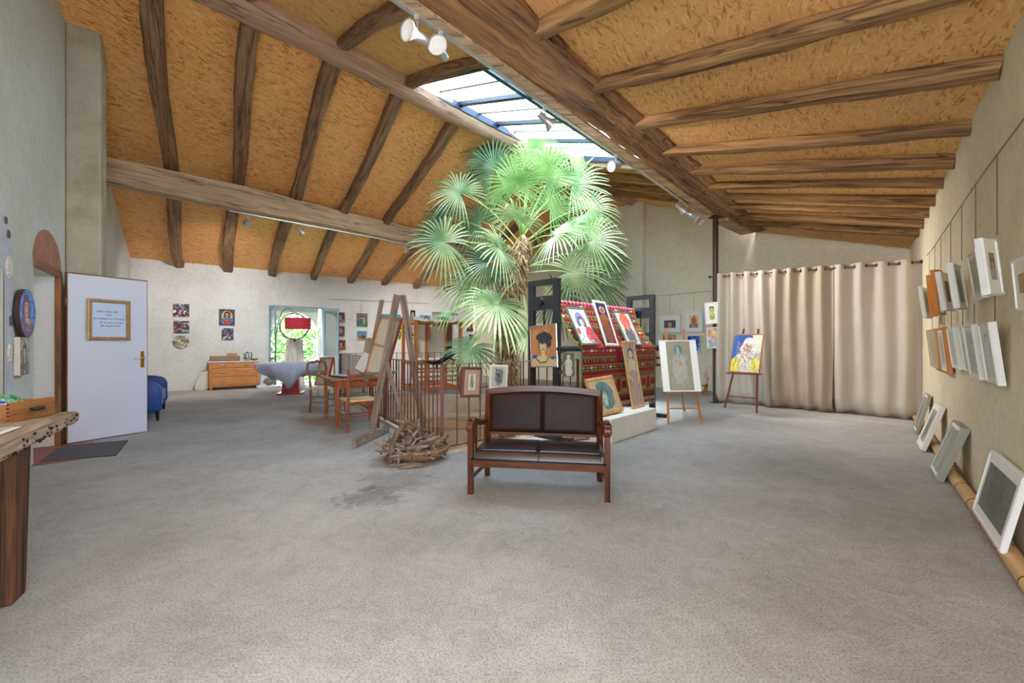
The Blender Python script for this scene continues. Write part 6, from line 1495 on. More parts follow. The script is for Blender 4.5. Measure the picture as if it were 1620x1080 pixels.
# kilim
RED = (134, 20, 40); GRN = (104, 122, 44); ORG = (176, 62, 38); DRK = (38, 28, 36); PNK = (180, 92, 106); YEL = (190, 134, 50); BEI = (172, 132, 98); BLU = (96, 112, 150)
def kilim(L_, H_, seed, lower=False, n=150):
    P = Paint(L_, H_, RED, seed, n)
    x, y = P.x, P.y
    def stripe(y0, y1, c): P.rect(0, 1, y0, y1, c)
    def dots(y0, y1, bgc, cols, k):
        stripe(y0, y1, bgc); yc = (y0 + y1) / 2; hh = (y1 - y0) * .36
        for i in range(k):
            xc = (i + .5) / k; c = cols[(i * 7 + seed) % len(cols)]; m = (abs(x - xc) * k * 1.6 + abs(y - yc) / hh * .8) < .8; P.put(m, c); m = (abs(x - xc) * k * 1.6 + abs(y - yc) / hh * .8) < .3; P.put(m, cols[(i + 3) % len(cols)])
    rs = random.Random(seed)
    seq = [(GRN, .03), (ORG, .02), ('d', .07), (ORG, .015), (RED, .03), (GRN, .025), ('t', .07), (RED, .035), (YEL, .01), ('d', .06), (GRN, .02), (RED, .045), (DRK, .012), (ORG, .02), ('t', .06), (GRN, .03)]
    yy = 1.0; i = 0
    while yy > 0:
        c, h_ = seq[i % len(seq)]; i += 1; y0 = yy - h_
        if c == 'd': dots(y0, yy, RED if i % 2 else DRK, [YEL, PNK, ORG, (230, 220, 200), BLU], 22)
        elif c == 't':
            stripe(y0, yy, DRK); k = 60
            P.put((y > y0) & (y < yy) & ((x * k).astype(int) % 2 == 0), (140, 130, 130)); P.put((y > y0) & (y < yy) & ((x * k).astype(int) % 6 == 0), ORG)
            stripe(yy - h_ * .2, yy, ORG); stripe(y0, y0 + h_ * .2, RED)
        else: stripe(y0, yy, c)
        yy = y0
    if not lower:
        for (xa, xb) in ((0, .05), (.95, 1)):
            pass
        for xb in (.28, .52, .76):
            P.put((abs(x - xb) < .045) & (y < .45), RED); P.put((abs(x - xb) < .012) & (y < .45) & ((y * 40).astype(int) % 2 == 0), YEL)
        stripe(.93, .995, (170, 30, 60)); P.put((y > .93) & (y < .99) & ((x * 70).astype(int) % 3 == 0), (150, 150, 160)); P.put((y > .93) & (y < .99) & ((x * 70).astype(int) % 9 == 1), ORG)
        P.put(y > .99, (230, 70, 90))
    else:
        P.put(y > .97, RED)
        P.put((abs(x - .44) < .03) & (y > .72), RED)
        stripe(.0, .035, (120, 90, 70)); P.put((y < .035) & ((x * 120).astype(int) % 2 == 0), (70, 50, 44))
        stripe(.035, .10, BEI); stripe(.10, .17, DRK); stripe(.14, .20, RED); stripe(.20, .235, GRN)
        P.put((y > .235) & (y < .47) & (x > .30) & (x < .98), BEI)
        for k in range(5):
            xc = .36 + .15 * k; P.put((abs(x - xc) < .028) & (abs(y - .36) < .06), RED); P.put((abs(x - xc) < .012) & (abs(y - .36) < .03), (120, 10, 30))
            xt = xc + .075; P.put((abs(x - xt) * 4 + 0 * y < .16 * (0.5 + .5 * ((y * 60).astype(int) % 2))) & (y > .25) & (y < .46), RED)
        stripe(.47, .50, GRN)
    P.put((x < .012), GRN); P.put((x > .988), GRN)
    P.a *= .9 * (1 + .10 * ((np.arange(P.h)[:, None, None] % 2) - .5)); return P.grain(.14, 40)
def cloth_grid(name, P, fn, parent=None, th=.008):
    """a painted sheet whose surface follows fn(u,v) (v: 0 top .. 1 bottom), with real thickness"""
    H, W = P.h, P.w; vs = [fn(j / W, i / H) for i in range(H + 1) for j in range(W + 1)]
    fs = [(i * (W + 1) + j, (i + 1) * (W + 1) + j, (i + 1) * (W + 1) + j + 1, i * (W + 1) + j + 1) for i in range(H) for j in range(W)]
    me = bpy.data.meshes.new(name); me.from_pydata(vs, [], fs); me.materials.append(M['art'])
    at_ = me.color_attributes.new('paint', 'FLOAT_COLOR', 'CORNER'); cc = np.repeat(np.clip(P.a.reshape(-1, 3), 0, 1), 4, axis=0)
    at_.data.foreach_set('color', np.hstack([cc, np.ones((len(cc), 1))]).astype(np.float32).ravel())
    me.polygons.foreach_set('use_smooth', [True] * len(me.polygons)); me.update()
    o = bpy.data.objects.new(name, me); COL.objects.link(o)
    if parent: o.parent = parent
    md = o.modifiers.new('s', 'SOLIDIFY'); md.thickness = th; md.offset = -1
    return o
kx0, kx1 = .26, LL - .26
def fu(u, v):   # from over the top roller down and out to the breast roller
    x = kx0 + (kx1 - kx0) * u
    if v < .06: a = v / .06 * 1.5; return Vector((x, .24 - .052 * math.sin(a), 1.83 + .052 * math.cos(a)))
    t = (v - .06) / .94; return Vector((x, .19 - .36 * t ** 1.15 + .04 * math.sin(math.pi * t), 1.83 - .62 * t))
def fl_(u, v):
    x = .30 + (LL - .24 - .30) * u
    if v < .05: a = v / .05 * 1.5; return Vector((x, -.13 - .046 * math.sin(a), 1.20 + .046 * math.cos(a)))
    t = (v - .05) / .95; return Vector((x, -.178 + .015 * math.sin(9 * u) * t, 1.20 - .88 * t))
kk = thing('kilim', 'red green and orange striped kilim draped over the black loom', 'rug', m=mk)
cloth_grid('upper_cloth', kilim(1.8, .75, 3, False, 110), fu, kk)
cloth_grid('lower_cloth', kilim(1.9, .92, 4, True, 130), fl_, kk)
mb = MB(); 
for k in range(150): x = .31 + (LL - .56) * k / 149; mb.bar((x, -.176, .322), (x + .004, -.178, .27), .003, .003)
mb.build('fringe', M['basket'], kk, kind='stuff')
# plinth
q0 = Vector((1.262, 5.33, 0)); q1 = Vector((2.150, 6.27, 0)); pd = (q1 - q0).normalized(); pn = Vector((-pd.y, pd.x, 0))
mpl = Matrix((pd, pn, Vector((0, 0, 1)))).transposed().to_4x4(); mpl.translation = q0
M['plinth'] = plain('white painted plinth', S(226, 222, 212), .6, 0, .04, 4)
mb = MB(); mb.box(0, (q1 - q0).length, 0, .36, 0, .306, b=.005); o = mb.build('plinth', M['plinth'], m=mpl); nm(o, 'long low white plinth standing in front of the kilim', 'plinth')
M['rolled'] = plain('patterned textile', S(196, 174, 150), .9, 0, .4, 30, .1, c2=S(130, 70, 60))
ra_ = at(888, 694.5, 5.45); rb_ = at(934, 693, 5.6); ra_.z = rb_.z = .045; mb = MB(); mb.tube([ra_ - ra_, (rb_ - ra_) * .5, rb_ - ra_], [.045, .048, .045], 14); o = mb.build('rolled_textile', M['rolled'], smooth=True); o.location = ra_; nm(o, 'patterned textile roll lying on the floor behind the leather bench', 'textile')
# pictures on / by the loom
def quadm(tl, tr, bl_):
    w = (tr - tl).length; h = (tl - bl_).length; return basis(tr - tl, tl - bl_, (tr + bl_) / 2), w, h
def onloom(px, py, y, z):
    """point on the loom's local plane y at height z seen at px"""
    o = mk @ Vector((0, y, 0)); n = nb; p = onplane(px, py, o, n); return Vector((p.x, p.y, z if z is not None else p.z))
def leanpic(name, lb, pxt, pyt, pxtr, pytr, pxb, pyb, yt, yb, P, fm, fw, mount=0, mm=None, **k):
    tl = onplane(pxt, pyt, mk @ Vector((0, yt, 0)), nb); tr = onplane(pxtr, pytr, mk @ Vector((0, yt, 0)), nb); bl_ = onplane(pxb, pyb, mk @ Vector((0, yb, 0)), nb)
    m_, w, h = quadm(tl, tr, bl_); return framed(name, lb, m_, w, h, P(w, h), fm, fw, .02, mount, mm, **k)
def p_veil(w, h):
    P = Paint(w, h, (206, 200, 190), 80, 90); P.ell(.5, .62, .30, .30, (120, 112, 176), wob=.15); P.ell(.5, .60, .22, .25, (150, 150, 170), wob=.2); face(P, .52, .62, .14, (222, 196, 176), (90, 84, 90), long=1); P.ell(.42, .3, .34, .2, (216, 212, 208), wob=.2); P.ell(.82, .22, .30, .26, (206, 70, 84), wob=.2); P.ell(.12, .35, .1, .1, (200, 80, 90), wob=.3); P.strokes(20, [(90, 110, 150), (210, 90, 100), (230, 226, 220)], (.1, .9, 0, .35), w=.012, l=.15); return P.grain(.1)
leanpic('leaning_picture', 'green framed portrait of a woman in a violet veil on the kilim', 901, 488, 929, 490, 912, 545.5, .06, -.19, p_veil, M['greenframe'], .03)
leanpic('leaning_picture', 'narrow white framed robed figure leaning on the kilim', 943, 477.5, 963, 481, 951, 545, .05, -.19, p_figure(81, (40, 44, 84), (150, 84, 56), (190, 150, 110), (136, 74, 54), accents=[(60, 70, 130), (30, 34, 60)]), M['offwhite'], .04)
def p_redhair(w, h):
    P = Paint(w, h, (204, 198, 188), 82, 90); P.ell(.5, .75, .36, .26, (226, 96, 74), wob=.5); P.ell(.5, .3, .34, .34, (110, 104, 110), wob=.4); face(P, .5, .6, .12, (200, 150, 140), (220, 90, 70), long=.2); P.strokes(30, [(230, 110, 80), (206, 80, 70)], (.2, .8, .6, .95), w=.015, l=.15); P.strokes(30, [(80, 80, 90), (170, 160, 160)], (.1, .9, .05, .5), w=.012, l=.15); return P.grain(.1)
leanpic('leaning_picture', 'green framed portrait with fiery red hair at the far end of the kilim', 976, 495.5, 999, 498, 985, 544.5, .05, -.19, p_redhair, M['greenframe'], .025)
# portrait with curly hair hung on the near end frame
pe = onplane(838, 516, mk @ Vector((-.05, 0, 0)), nd); pe2 = onplane(880.5, 511.5, mk @ Vector((-.05, 0, 0)), nd); pe3 = onplane(841.5, 581, mk @ Vector((-.05, 0, 0)), nd)
m_, w, h = quadm(pe, pe2, pe3)
def p_curly(w, h):
    P = Paint(w, h, (176, 118, 74), 83, 120); P.strokes(60, [(186, 126, 80), (164, 108, 68)], w=.02, l=.2, ang=1.57)
    P.ell(.5, .06, .52, .20, (190, 164, 120), wob=.15); P.line([(.2, .2), (.35, .08), (.6, .1), (.72, .25)], .014, (60, 60, 66)); P.ell(.14, .24, .1, .05, (60, 76, 150), wob=.4); P.ell(.86, .2, .1, .04, (60, 76, 150), wob=.4)
    face(P, .5, .50, .165, (206, 176, 140), (58, 56, 58), long=0, line=(44, 40, 40), lip=None) if False else face(P, .5, .50, .165, (206, 176, 140), (58, 56, 58), long=0)
    P.ell(.55, .71, .30, .14, (56, 54, 56), wob=.7); P.ell(.72, .58, .11, .14, (64, 60, 62), wob=.6); P.strokes(70, [(84, 82, 84), (36, 34, 36)], (.32, .82, .58, .84), w=.010, l=.07); return P.grain(.1)
framed('loom_portrait', 'silver framed charcoal portrait of a woman with curly dark hair hung on the loom post', m_, w, h, p_curly(w, h), M['chrome'], .016, .02)
leanpic('loom_nude', 'small unframed white nude figure hung from the end of the loom roller', 889, 557, 906.5, 557, 889.5, 596, -.19, -.20, p_figure(84, (116, 112, 84), (226, 222, 210), (200, 196, 180), w_=.14), M['greenframe'], .008)
# tall narrow one and the wide wooden one stand on the plinth
leanpic('leaning_picture', 'tall narrow pale wood framed standing nude leaning on the lower kilim', 981, 540, 1000.5, 539, 1001.5, 647.5, -.20, -.36, p_figure(85, (170, 162, 150), (206, 190, 160), (110, 96, 90), (176, 150, 140), 90, [(120, 110, 110), (180, 80, 90)], .1), M['oak'], .035)
def p_bluehead(w, h):
    P = Paint(w, h, (190, 168, 126), 86, 90); P.ell(.55, .5, .32, .46, (96, 124, 128), wob=.35); P.ell(.45, .8, .22, .16, (84, 116, 124), wob=.3); face(P, .5, .50, .22, (160, 190, 184), (80, 108, 114), long=.6, line=(44, 60, 76)); P.ell(.45, .35, .12, .2, (200, 206, 170), .5); P.strokes(50, [(60, 84, 100), (140, 160, 150), (180, 160, 120)], (.2, .9, .0, .9), w=.008, l=.2, ang=1.4); return P.grain(.1)
leanpic('leaning_picture', 'light wood framed portrait of a blue haired head behind the bench end', 926, 600, 969, 593, 940, 662, -.24, -.42, p_bluehead, M['oak'], .05)

# ================================================================= easels on the right
def easel(name, lb, lf, rf, ltop, rtop, back, mat, tray, rail, d0, w=.035):
    t = thing(name, lb, 'easel', ((lf + rf) / 2)); bpy.context.view_layer.update()
    barpart('leg', lf, ltop, w, w * .6, mat, t, up=(0, -1, 0)); barpart('leg', rf, rtop, w, w * .6, mat, t, up=(0, -1, 0)); barpart('rear_leg', back[0], back[1], w, w * .6, mat, t, up=(0, -1, 0))
    barpart('tray', tray[0], tray[1], .06, .025, mat, t); barpart('cross_rail', rail[0], rail[1], .03, .018, mat, t)
    return t
lf = F(1057.5, 671); rf = F(1110.5, 668.7); dm = lf.y
bkf = F(1083, 650); fwd = Vector((0, -.05, 0))
easel('pine_easel', 'varnished pine easel holding the tall pale drawing', lf, rf, at(1053.5, 522, dm + .25), at(1080, 521, dm + .25), (Vector((bkf.x, bkf.y, 0)), at(1068, 560, dm + .3)), M['pine'], (at(1053, 620, dm - .03), at(1108.5, 620, dm)), (at(1059, 646, dm - .01), at(1104, 645.5, dm + .05)), dm)
tl = at(1041, 539, dm + .16); tr = at(1099, 538, dm + .12); bl_ = at(1049.5, 620, dm - .06)
m_, w, h = quadm(tl, tr, bl_)
def p_ghost(w, h):
    P = Paint(w, h, (150, 144, 124), 90, 120); P.ell(.5, .80, .18, .12, (80, 140, 140), wob=.5); P.ell(.5, .45, .30, .3, (172, 172, 164), .6, wob=.6); face(P, .5, .83, .07, (190, 176, 166), (90, 140, 140), long=.4); P.strokes(160, [(176, 176, 168), (164, 164, 152), (140, 144, 136), (182, 182, 174)], (.2, .8, .08, .72), w=.008, l=.12, a=.6); P.strokes(8, [(190, 110, 80)], (.4, .6, .5, .62), w=.01, l=.06); return P.grain(.08)
framed('easel_picture', 'white framed pale drawing of a veiled woman on the pine easel', m_, w, h, p_ghost(w, h), M['white'], .014, .03, w * .15, M['paper'], mount_y=.004)
lf = F(1146.6, 644.6); rf = F(1197, 653); dm = (lf.y + rf.y) / 2
bf = F(1178, 634)
easel('burgundy_easel', 'burgundy stained easel holding the orange framed portrait by the curtains', lf, rf, at(1177, 520, lf.y - .1), at(1199.5, 520, rf.y + .1), (Vector((bf.x, bf.y, 0)), at(1188, 560, dm + .15)), M['burgundy'], (at(1149, 590, dm - .12), at(1205, 592, dm - .42)), (at(1153, 626, lf.y + .0), at(1196, 630, rf.y + .02)), dm)
tl = at(1162, 528.5, dm - .06); tr = at(1210, 528.5, dm - .46); bl_ = at(1153, 588, dm - .16)
m_, w, h = quadm(tl, tr, bl_)
def p_bluegold(w, h):
    P = Paint(w, h, (170, 176, 170), 91, 120); P.ell(.15, .7, .4, .4, (56, 96, 170), wob=.4); P.ell(.45, .9, .3, .12, (50, 84, 150), wob=.4); P.ell(.85, .8, .2, .3, (206, 210, 186), wob=.3); P.ell(.55, .72, .2, .2, (214, 206, 196), wob=.3); P.ell(.5, .2, .5, .3, (214, 206, 190), wob=.3); P.ell(.15, .15, .2, .2, (222, 210, 60), wob=.4); P.ell(.85, .2, .15, .18, (222, 206, 60), wob=.4); face(P, .55, .66, .16, (206, 176, 166), (220, 214, 206), long=.1, line=(110, 40, 60)); P.strokes(120, [(140, 50, 70), (230, 226, 216), (60, 60, 110), (190, 150, 60), (236, 232, 120)], (.15, .9, .05, .75), w=.007, l=.16); return P.grain(.12)
framed('easel_picture', 'orange framed blue and yellow portrait on the burgundy easel', m_, w, h, p_bluegold(w, h), M['orangewood'], .018, .025)
# little easel with a sketch further back
lf = F(1113, 622); t = thing('small_easel', 'small pine table easel with a pale sketch standing by the far wall', 'easel', Vector((lf.x, lf.y - .35, 0))); bpy.context.view_layer.update(); dd = lf.y - .35
for (a0, a1, b0, b1) in ((1112, 624, 1118, 606), (1117, 625, 1119, 608), (1110, 610, 1120, 609)): barpart('leg' if b1 != 609 else 'ledge', at(a0, a1, dd), at(b0, b1, dd), .035, .03, M['pine'], t, up=(0, -1, 0))
m_, w, h = quadm(at(1113, 582, dd + .1), at(1126, 582, dd + .1), at(1110, 608, dd)); P = p_sketch(92, (222, 216, 204), (190, 120, 90), 40, 20)(w, h); o = panel(P, 'pale_sketch', w, h, m=m_, th=.01); nm(o, 'pale unframed sketch on the small pine easel', 'drawing')

# pictures on the far gable and the steel post ------------------------------------
def gpic(name, lb, x0, y0, x1, y1, P, fm, fw, mount, mm=None, out=.04, W=WG, tilt=.04, **k):
    u, z, w, h = wall_from_px(W, x0, y0, x1, y1, out); return framed(name, lb, W.mat(u, z, out, tilt=tilt), w, h, P(w, h), fm, fw, .03, mount, mm, **k)
G1 = 'framed pictures on the far wall'
gpic('wall_picture', 'white framed dark blue and orange picture, wider one on the far wall', 1044, 499, 1077, 526, p_face(93, (64, 76, 92), (200, 190, 170), (80, 90, 100), accents=[(220, 130, 50), (90, 110, 120)], r=.3, cy=.5), M['white'], .03, .10, group=G1)
gpic('wall_picture', 'white framed portrait with flaming orange hair on the far wall', 1084, 491.5, 1112, 525, p_face(94, (220, 216, 206), (190, 110, 80), (224, 120, 50), (150, 140, 130), accents=[(230, 130, 60), (90, 130, 90), (230, 200, 70)], r=.2, cy=.6), M['white'], .03, .08, group=G1)
gpic('wall_picture', 'small brown picture low on the far wall behind the pine easel', 1049.5, 530, 1069, 545, p_scene(95, (190, 160, 120), (170, 130, 90), [(150, 100, 70), (120, 80, 60)]), M['brownframe'], .015, .0, group=G1)
gpic('wall_picture', 'bright cobalt blue picture on the far wall right of the pine easel', 1087.5, 530.5, 1108, 556, p_florid(96, [(30, 70, 200), (60, 120, 220), (160, 200, 230), (20, 40, 140)], 50, (40, 80, 200)), M['white'], .012, .0, group=G1)
gpic('wall_picture', 'yellow paper drawing hung low on the far wall behind the black loom', 1031, 554, 1043, 582, p_sketch(97, (214, 176, 110), (150, 110, 70), 40, 20), M['white'], .02, .0, group=G1)
u, z, w, h = wall_from_px(WG, 1107, 578, 1110.5, 606, .1)
mkrail('picture_rail', 'thin cable rail with hangers on the far wall above the white frames', WG, [(1039, 468), (1080, 464.5), (1124, 460)], [(1059.5, 466, 499), (1098, 463, 491), (1039, 468, 600)])
ppl = Vector((4.36, 9.02 - .09, 0)); pnrm = Vector((-.35, -.94, 0)).normalized()
def ppic(name, lb, c4, P, fm, fw, mount, **k):
    q = [onplane(*c, ppl, pnrm) for c in c4]; m_, w, h = quadm(*q); return framed(name, lb, m_, w, h, P(w, h), fm, fw, .02, mount, **k)
ppic('post_picture', 'white framed yellow green portrait hung on the steel post', ((1114, 479), (1136, 477), (1116.5, 513)), p_face(98, (130, 70, 60), (206, 206, 150), (196, 190, 70), (150, 160, 80), r=.24, cy=.58), M['white'], .02, .07)
ppic('post_picture', 'white framed multicolour painting hung lower on the steel post', ((1118, 518), (1140, 517), (1118, 551)), p_florid(99, [(120, 190, 200), (240, 200, 80), (220, 120, 120), (180, 140, 190), (120, 190, 140), (200, 200, 200)], 60, (176, 170, 176)), M['white'], .012, .0)

# ================================================================= curtains
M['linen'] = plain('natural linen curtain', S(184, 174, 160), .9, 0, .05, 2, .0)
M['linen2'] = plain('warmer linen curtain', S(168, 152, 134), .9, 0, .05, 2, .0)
R0 = Vector((4.36, 9.02, 0)); R1 = Vector((6.66, 6.87, 0)); rdv = (R1 - R0).normalized(); rnv = Vector((rdv.y, -rdv.x, 0))
if rnv.y > 0: rnv = -rnv
z0r, z1r = 2.70, 2.60
RL = (R1 - R0).length
def rodz(s_): return z0r + (z1r - z0r) * s_ / RL
rod = thing('curtain_rod', 'long brown wooden curtain rod from the steel post to the warm wall', 'curtain rod', R0); bpy.context.view_layer.update()
mb = MB(); mb.tube([R0 - rdv * .12 + Vector((0, 0, z0r)), R1 + rdv * .02 + Vector((0, 0, z1r))], .014, 10); child(mb, 'pole', plain('brown rod wood', S(120, 70, 44), .5), rod, True)
mb = MB(); mb.lathe([(0, -.03), (.026, -.015), (.026, .02), (0, .035)], 12, Matrix.Translation(R1 + rdv * .02 + Vector((0, 0, z1r)))); child(mb, 'finial', M['iron'], rod, True)
mb = MB(); mb.lathe([(0, -.03), (.02, -.015), (.02, .02), (0, .035)], 12, Matrix.Translation(R0 - rdv * .12 + Vector((0, 0, z0r)))); child(mb, 'finial', M['iron'], rod, True)
def curtain(lb, px0, px1, nf, mat, seed, amp=.075, foot=0.02, spread=0.0, shift=0):
    s0 = (onplane(px0, 430, R0, rnv) - R0).dot(rdv); s1 = (onplane(px1, 430, R0, rnv) - R0).dot(rdv)
    t = thing('curtain', lb, 'curtain', R0 + rdv * (s0 + s1) / 2, group='linen curtains on the long rod'); bpy.context.view_layer.update()
    nx = nf * 16; ny = 26; rnd = random.Random(seed); ph = [rnd.uniform(-.5, .5) for _ in range(nf * 2 + 3)]; am = [rnd.uniform(.6, 1.35) for _ in range(nf * 2 + 3)]
    vs = []
    for j in range(ny + 1):
        v = j / ny
        for i in range(nx + 1):
            u = i / nx; k = int(u * nf * 2); a = math.pi * 2 * nf * u + ph[k % len(ph)] * 0 + .5 * math.sin(3 * v + seed) * v
            A = amp * (1 - .35 * v + .2 * math.sin(2 * v + 7 * u)) * (am[k] * v + (1 - v))
            w_ = (u - .5) * (1 + spread * v) + .5 + shift * v
            s_ = s0 + (s1 - s0) * w_ + .02 * math.sin(5 * u + 4 * v + seed) * v
            y = A * math.sin(a) + .05 * v * math.sin(2.3 * u * 3 + seed) - (.10 * max(0, v - .93) / .07 if foot else 0)
            zt = rodz(s_) + .055; z = zt + (.012 + .012 * math.sin(9 * u) - zt) * v + (.015 * math.sin(a * .5) if v == 1 else 0)
            if v == 1: z = max(.006, z)
            p = R0 + rdv * s_ + rnv * y; vs.append((p.x, p.y, z))
    mb = MB(); mb.add(vs, [(j * (nx + 1) + i, j * (nx + 1) + i + 1, (j + 1) * (nx + 1) + i + 1, (j + 1) * (nx + 1) + i) for j in range(ny) for i in range(nx)])
    o = child(mb, 'fabric', mat, t, True); md = o.modifiers.new('s', 'SOLIDIFY'); md.thickness = .004
    for k in range(nf * 2):
        u = (k + .0) / (nf * 2) + .25 / nf * 0; s_ = s0 + (s1 - s0) * (k / (nf * 2) if k else .02)
        p = R0 + rdv * s_ + Vector((0, 0, rodz(s_)))
        mm = basis(rnv, (0, 0, 1), p)
        g = MB(); n = 20; pts = [p + (rnv * 0 + rdv * 0) + (Vector((0, 0, 1)) * math.sin(6.2832 * q / n) + (rdv * .45 + rnv * (.9 if k % 2 else -.9)).normalized() * math.cos(6.2832 * q / n)) * .028 for q in range(n + 1)]
        g.tube(pts, .006, 6, cap=False); child(g, 'grommet', M['iron'], t, True)
curtain('pale linen curtain next to the steel post', 1134, 1222, 4, M['linen'], 1, .075, shift=.04, spread=.1)
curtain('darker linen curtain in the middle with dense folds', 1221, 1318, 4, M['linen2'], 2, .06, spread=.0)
curtain('widest linen curtain against the warm wall, its folds shallow', 1320, 1462, 4, M['linen'], 3, .055)

# ================================================================= right wall
GR = 'framed pictures hung in two rows on the warm wall'
def rwp(lb, tl, tr, bl_, P, fm, fw=.02, mount=.05, mm=None, name='hung_picture', depth=.04, out_t=.10, out_b=.055, grp=GR, yaw=0):
    """picture hung on the right wall, top leaning out; corners from the photo lie on two offset planes"""
    a = onplane(*tl, WR.p + WR.n * (out_t + yaw), WR.n); b_ = onplane(*tr, WR.p + WR.n * out_t, WR.n); c = onplane(*bl_, WR.p + WR.n * (out_b + yaw), WR.n)
    zt = (a.z + b_.z) / 2; a.z = zt; b_.z = zt
    w = (b_ - a).length; dwn = Vector((WR.n.x * (out_b - out_t), WR.n.y * (out_b - out_t), c.z - zt)); h = dwn.length
    bl3 = a + dwn
    m_ = basis(b_ - a, a - bl3, (b_ + bl3) / 2)
    m_ = m_ @ Matrix.Translation((0, depth, 0))
    return framed(name, lb, m_, w, h, P(w, h), fm, fw, depth, mount, mm, group=grp)
RW = [
 ('small cream framed sketch, furthest of the upper row beside the curtain', (1458.5, 457), (1468.5, 452), (1463, 503), p_sketch(110, (170, 168, 156), (110, 106, 96), 40, 20), 'paper_cream', .02, .03),
 ('light orange framed pale picture, second from the curtain in the upper row', (1469.5, 436), (1478, 433), (1473, 502), p_face(111, (170, 176, 170), (190, 180, 160), (140, 150, 150), r=.16, n=40), 'orangewood', .02, .0),
 ('taller orange framed figure picture, third from the curtain in the upper row', (1477, 429), (1490, 423), (1480, 500), p_figure(112, (186, 188, 182), (206, 200, 190), (110, 90, 80), n=50), 'orangewood', .025, .0),
 ('cream framed dark figure drawing, fourth from the curtain in the upper row', (1487.5, 434), (1503, 427), (1494, 492), p_figure(113, (120, 104, 90), (96, 110, 96), (70, 60, 54), n=50), 'paper_cream', .02, .06),
 ('white framed blue and orange figure, middle of the upper row', (1507, 421), (1521, 414), (1511, 490), p_figure(114, (196, 194, 186), (120, 150, 160), (214, 130, 70), n=60, accents=[(120, 160, 160), (220, 150, 90)]), 'offwhite', .02, .03),
 ('white framed faint beige drawing left of the haloed portrait', (1528, 403), (1541, 393), (1532, 480), p_sketch(115, (196, 190, 168), (170, 160, 130), 50, 16), 'offwhite', .025, .03),
 ('white framed haloed portrait on brown paper, upper row', (1551.5, 382.5), (1576, 369.5), (1555, 470.5), p_face(116, (150, 116, 80), (190, 150, 110), (96, 110, 104), (150, 146, 136), r=.16, n=80), 'white', .02, .07),
 ('light wood framed long drawing, lower row beside the curtain', (1464.5, 522), (1476, 520), (1469, 579), p_sketch(117, (176, 166, 146), (150, 130, 100), 50, 20), 'oak', .02, .0),
 ('orange framed tall narrow drawing, second of the lower row', (1480, 519.5), (1490, 517), (1485.5, 587), p_sketch(118, (196, 196, 190), (120, 116, 110), 50, 24), 'orangewood', .03, .02),
 ('white framed pale figure, third of the lower row', (1496, 520), (1506, 518), (1503, 581), p_figure(119, (200, 200, 200), (190, 180, 176), (170, 170, 170), n=50), 'offwhite', .015, .02),
 ('white framed very pale sketch, fourth of the lower row', (1514.5, 518), (1521, 515), (1518, 586), p_sketch(120, (206, 206, 208), (170, 170, 176), 40, 10), 'white', .015, .02),
 ('white framed grey green sketch, fifth of the lower row', (1522, 516), (1536, 513), (1530, 595), p_sketch(121, (190, 190, 182), (160, 160, 150), 50, 10), 'offwhite', .02, .02),
 ('deep white framed faint blue figure, nearest of the lower row', (1545.5, 512.5), (1562, 509.5), (1551, 602), p_figure(122, (200, 202, 200), (206, 210, 212), (120, 124, 130), n=60, w_=.09), 'white', .02, .03)]
for (lb, tl, tr, bl_, P, fm, fw, mo), yw in zip(RW, (.09, .05, .07, .09, .08, .0, .08, 0, 0, 0, 0, 0, 0)): rwp(lb, tl, tr, bl_, P, M[{'white': 'offwhite', 'paper_cream': 'offwhite'}.get(fm, fm)], fw, mo, M['paper_cream'], yaw=yw)
rwp('white framed portrait of a dark haired head cut by the photo edge', (1598, 413.5), (1640, 388), (1600, 494), p_face(123, (168, 136, 106), (196, 156, 130), (60, 58, 62), (120, 110, 100), r=.22, n=80, cy=.55), M['white'], .022, .07, M['paper_cream'], out_t=.07, out_b=.05, grp=None)
mkrail('picture_rail', 'double steel cable rail running the length of the warm wall', WR, [(1466, 404), (1475, 394), (1513, 337), (1543, 292), (1572, 252), (1617, 192), (1650, 147)],
       [(1470, 400, 450), (1479, 388, 430), (1488.5, 374, 425), (1504, 350, 430), (1521.5, 325, 412), (1543.5, 291, 393), (1577.5, 245, 372), (1475, 503, 521), (1486, 500, 519), (1505, 492, 518), (1523, 488, 514), (1541.5, 480, 512), (1574, 468, 508)], .005)
# pictures leaning at the foot of the wall
def floorpic(lb, bl_, br, tl, P, fm, fw, mount, depth=.03, tr=None):
    b0 = F(*bl_); b1 = F(*br); b1 = b0 + WR.d * ((b1 - b0).dot(WR.d) if tr is None else tr)
    # top edge touches the wall
    a = onplane(*tl, WR.p + WR.n * .04, WR.n); z = a.z; u_ = (b0 - WR.p).dot(WR.d); top = WR.pt(u_, z, .035)
    x = (b1 - b0)
    if x.dot(WR.d) < 0: x = -x
    m_ = basis(-x if False else x, top - b0, Vector())
    return b0, b1, top
def fpic(lb, u0, u1, out, ht, P, fm, fw, mount, mm=None, depth=.03, zb=.012):
    """u0 far .. u1 near edge; foot stands 'out' from the wall, top touches it"""
    b_far = WR.pt(u0, zb, out); b_near = WR.pt(u1, zb, out); t_far = WR.pt(u0, 0, .03); s_ = out - .03; z = math.sqrt(max(.01, ht * ht - s_ * s_)); t_far.z = zb + z
    m_ = basis(b_near - b_far, t_far - b_far, (t_far + b_near) / 2 + Vector((0, 0, 0)))
    m_ = m_ @ Matrix.Translation((0, depth * .5, 0))
    return framed('floor_picture', lb, m_, (b_near - b_far).length, ht, P(abs(u1 - u0), ht), fm, fw, depth, mount, mm, group='frames leaning at the foot of the warm wall')
def uof(px, py): p = F(px, py); return (p - WR.p).dot(WR.d), (p - WR.p).dot(WR.n)
uy = lambda y: y / WR.d.y
M['greyframe'] = plain('grey painted frame', S(150, 146, 136), .5, 0, .06)
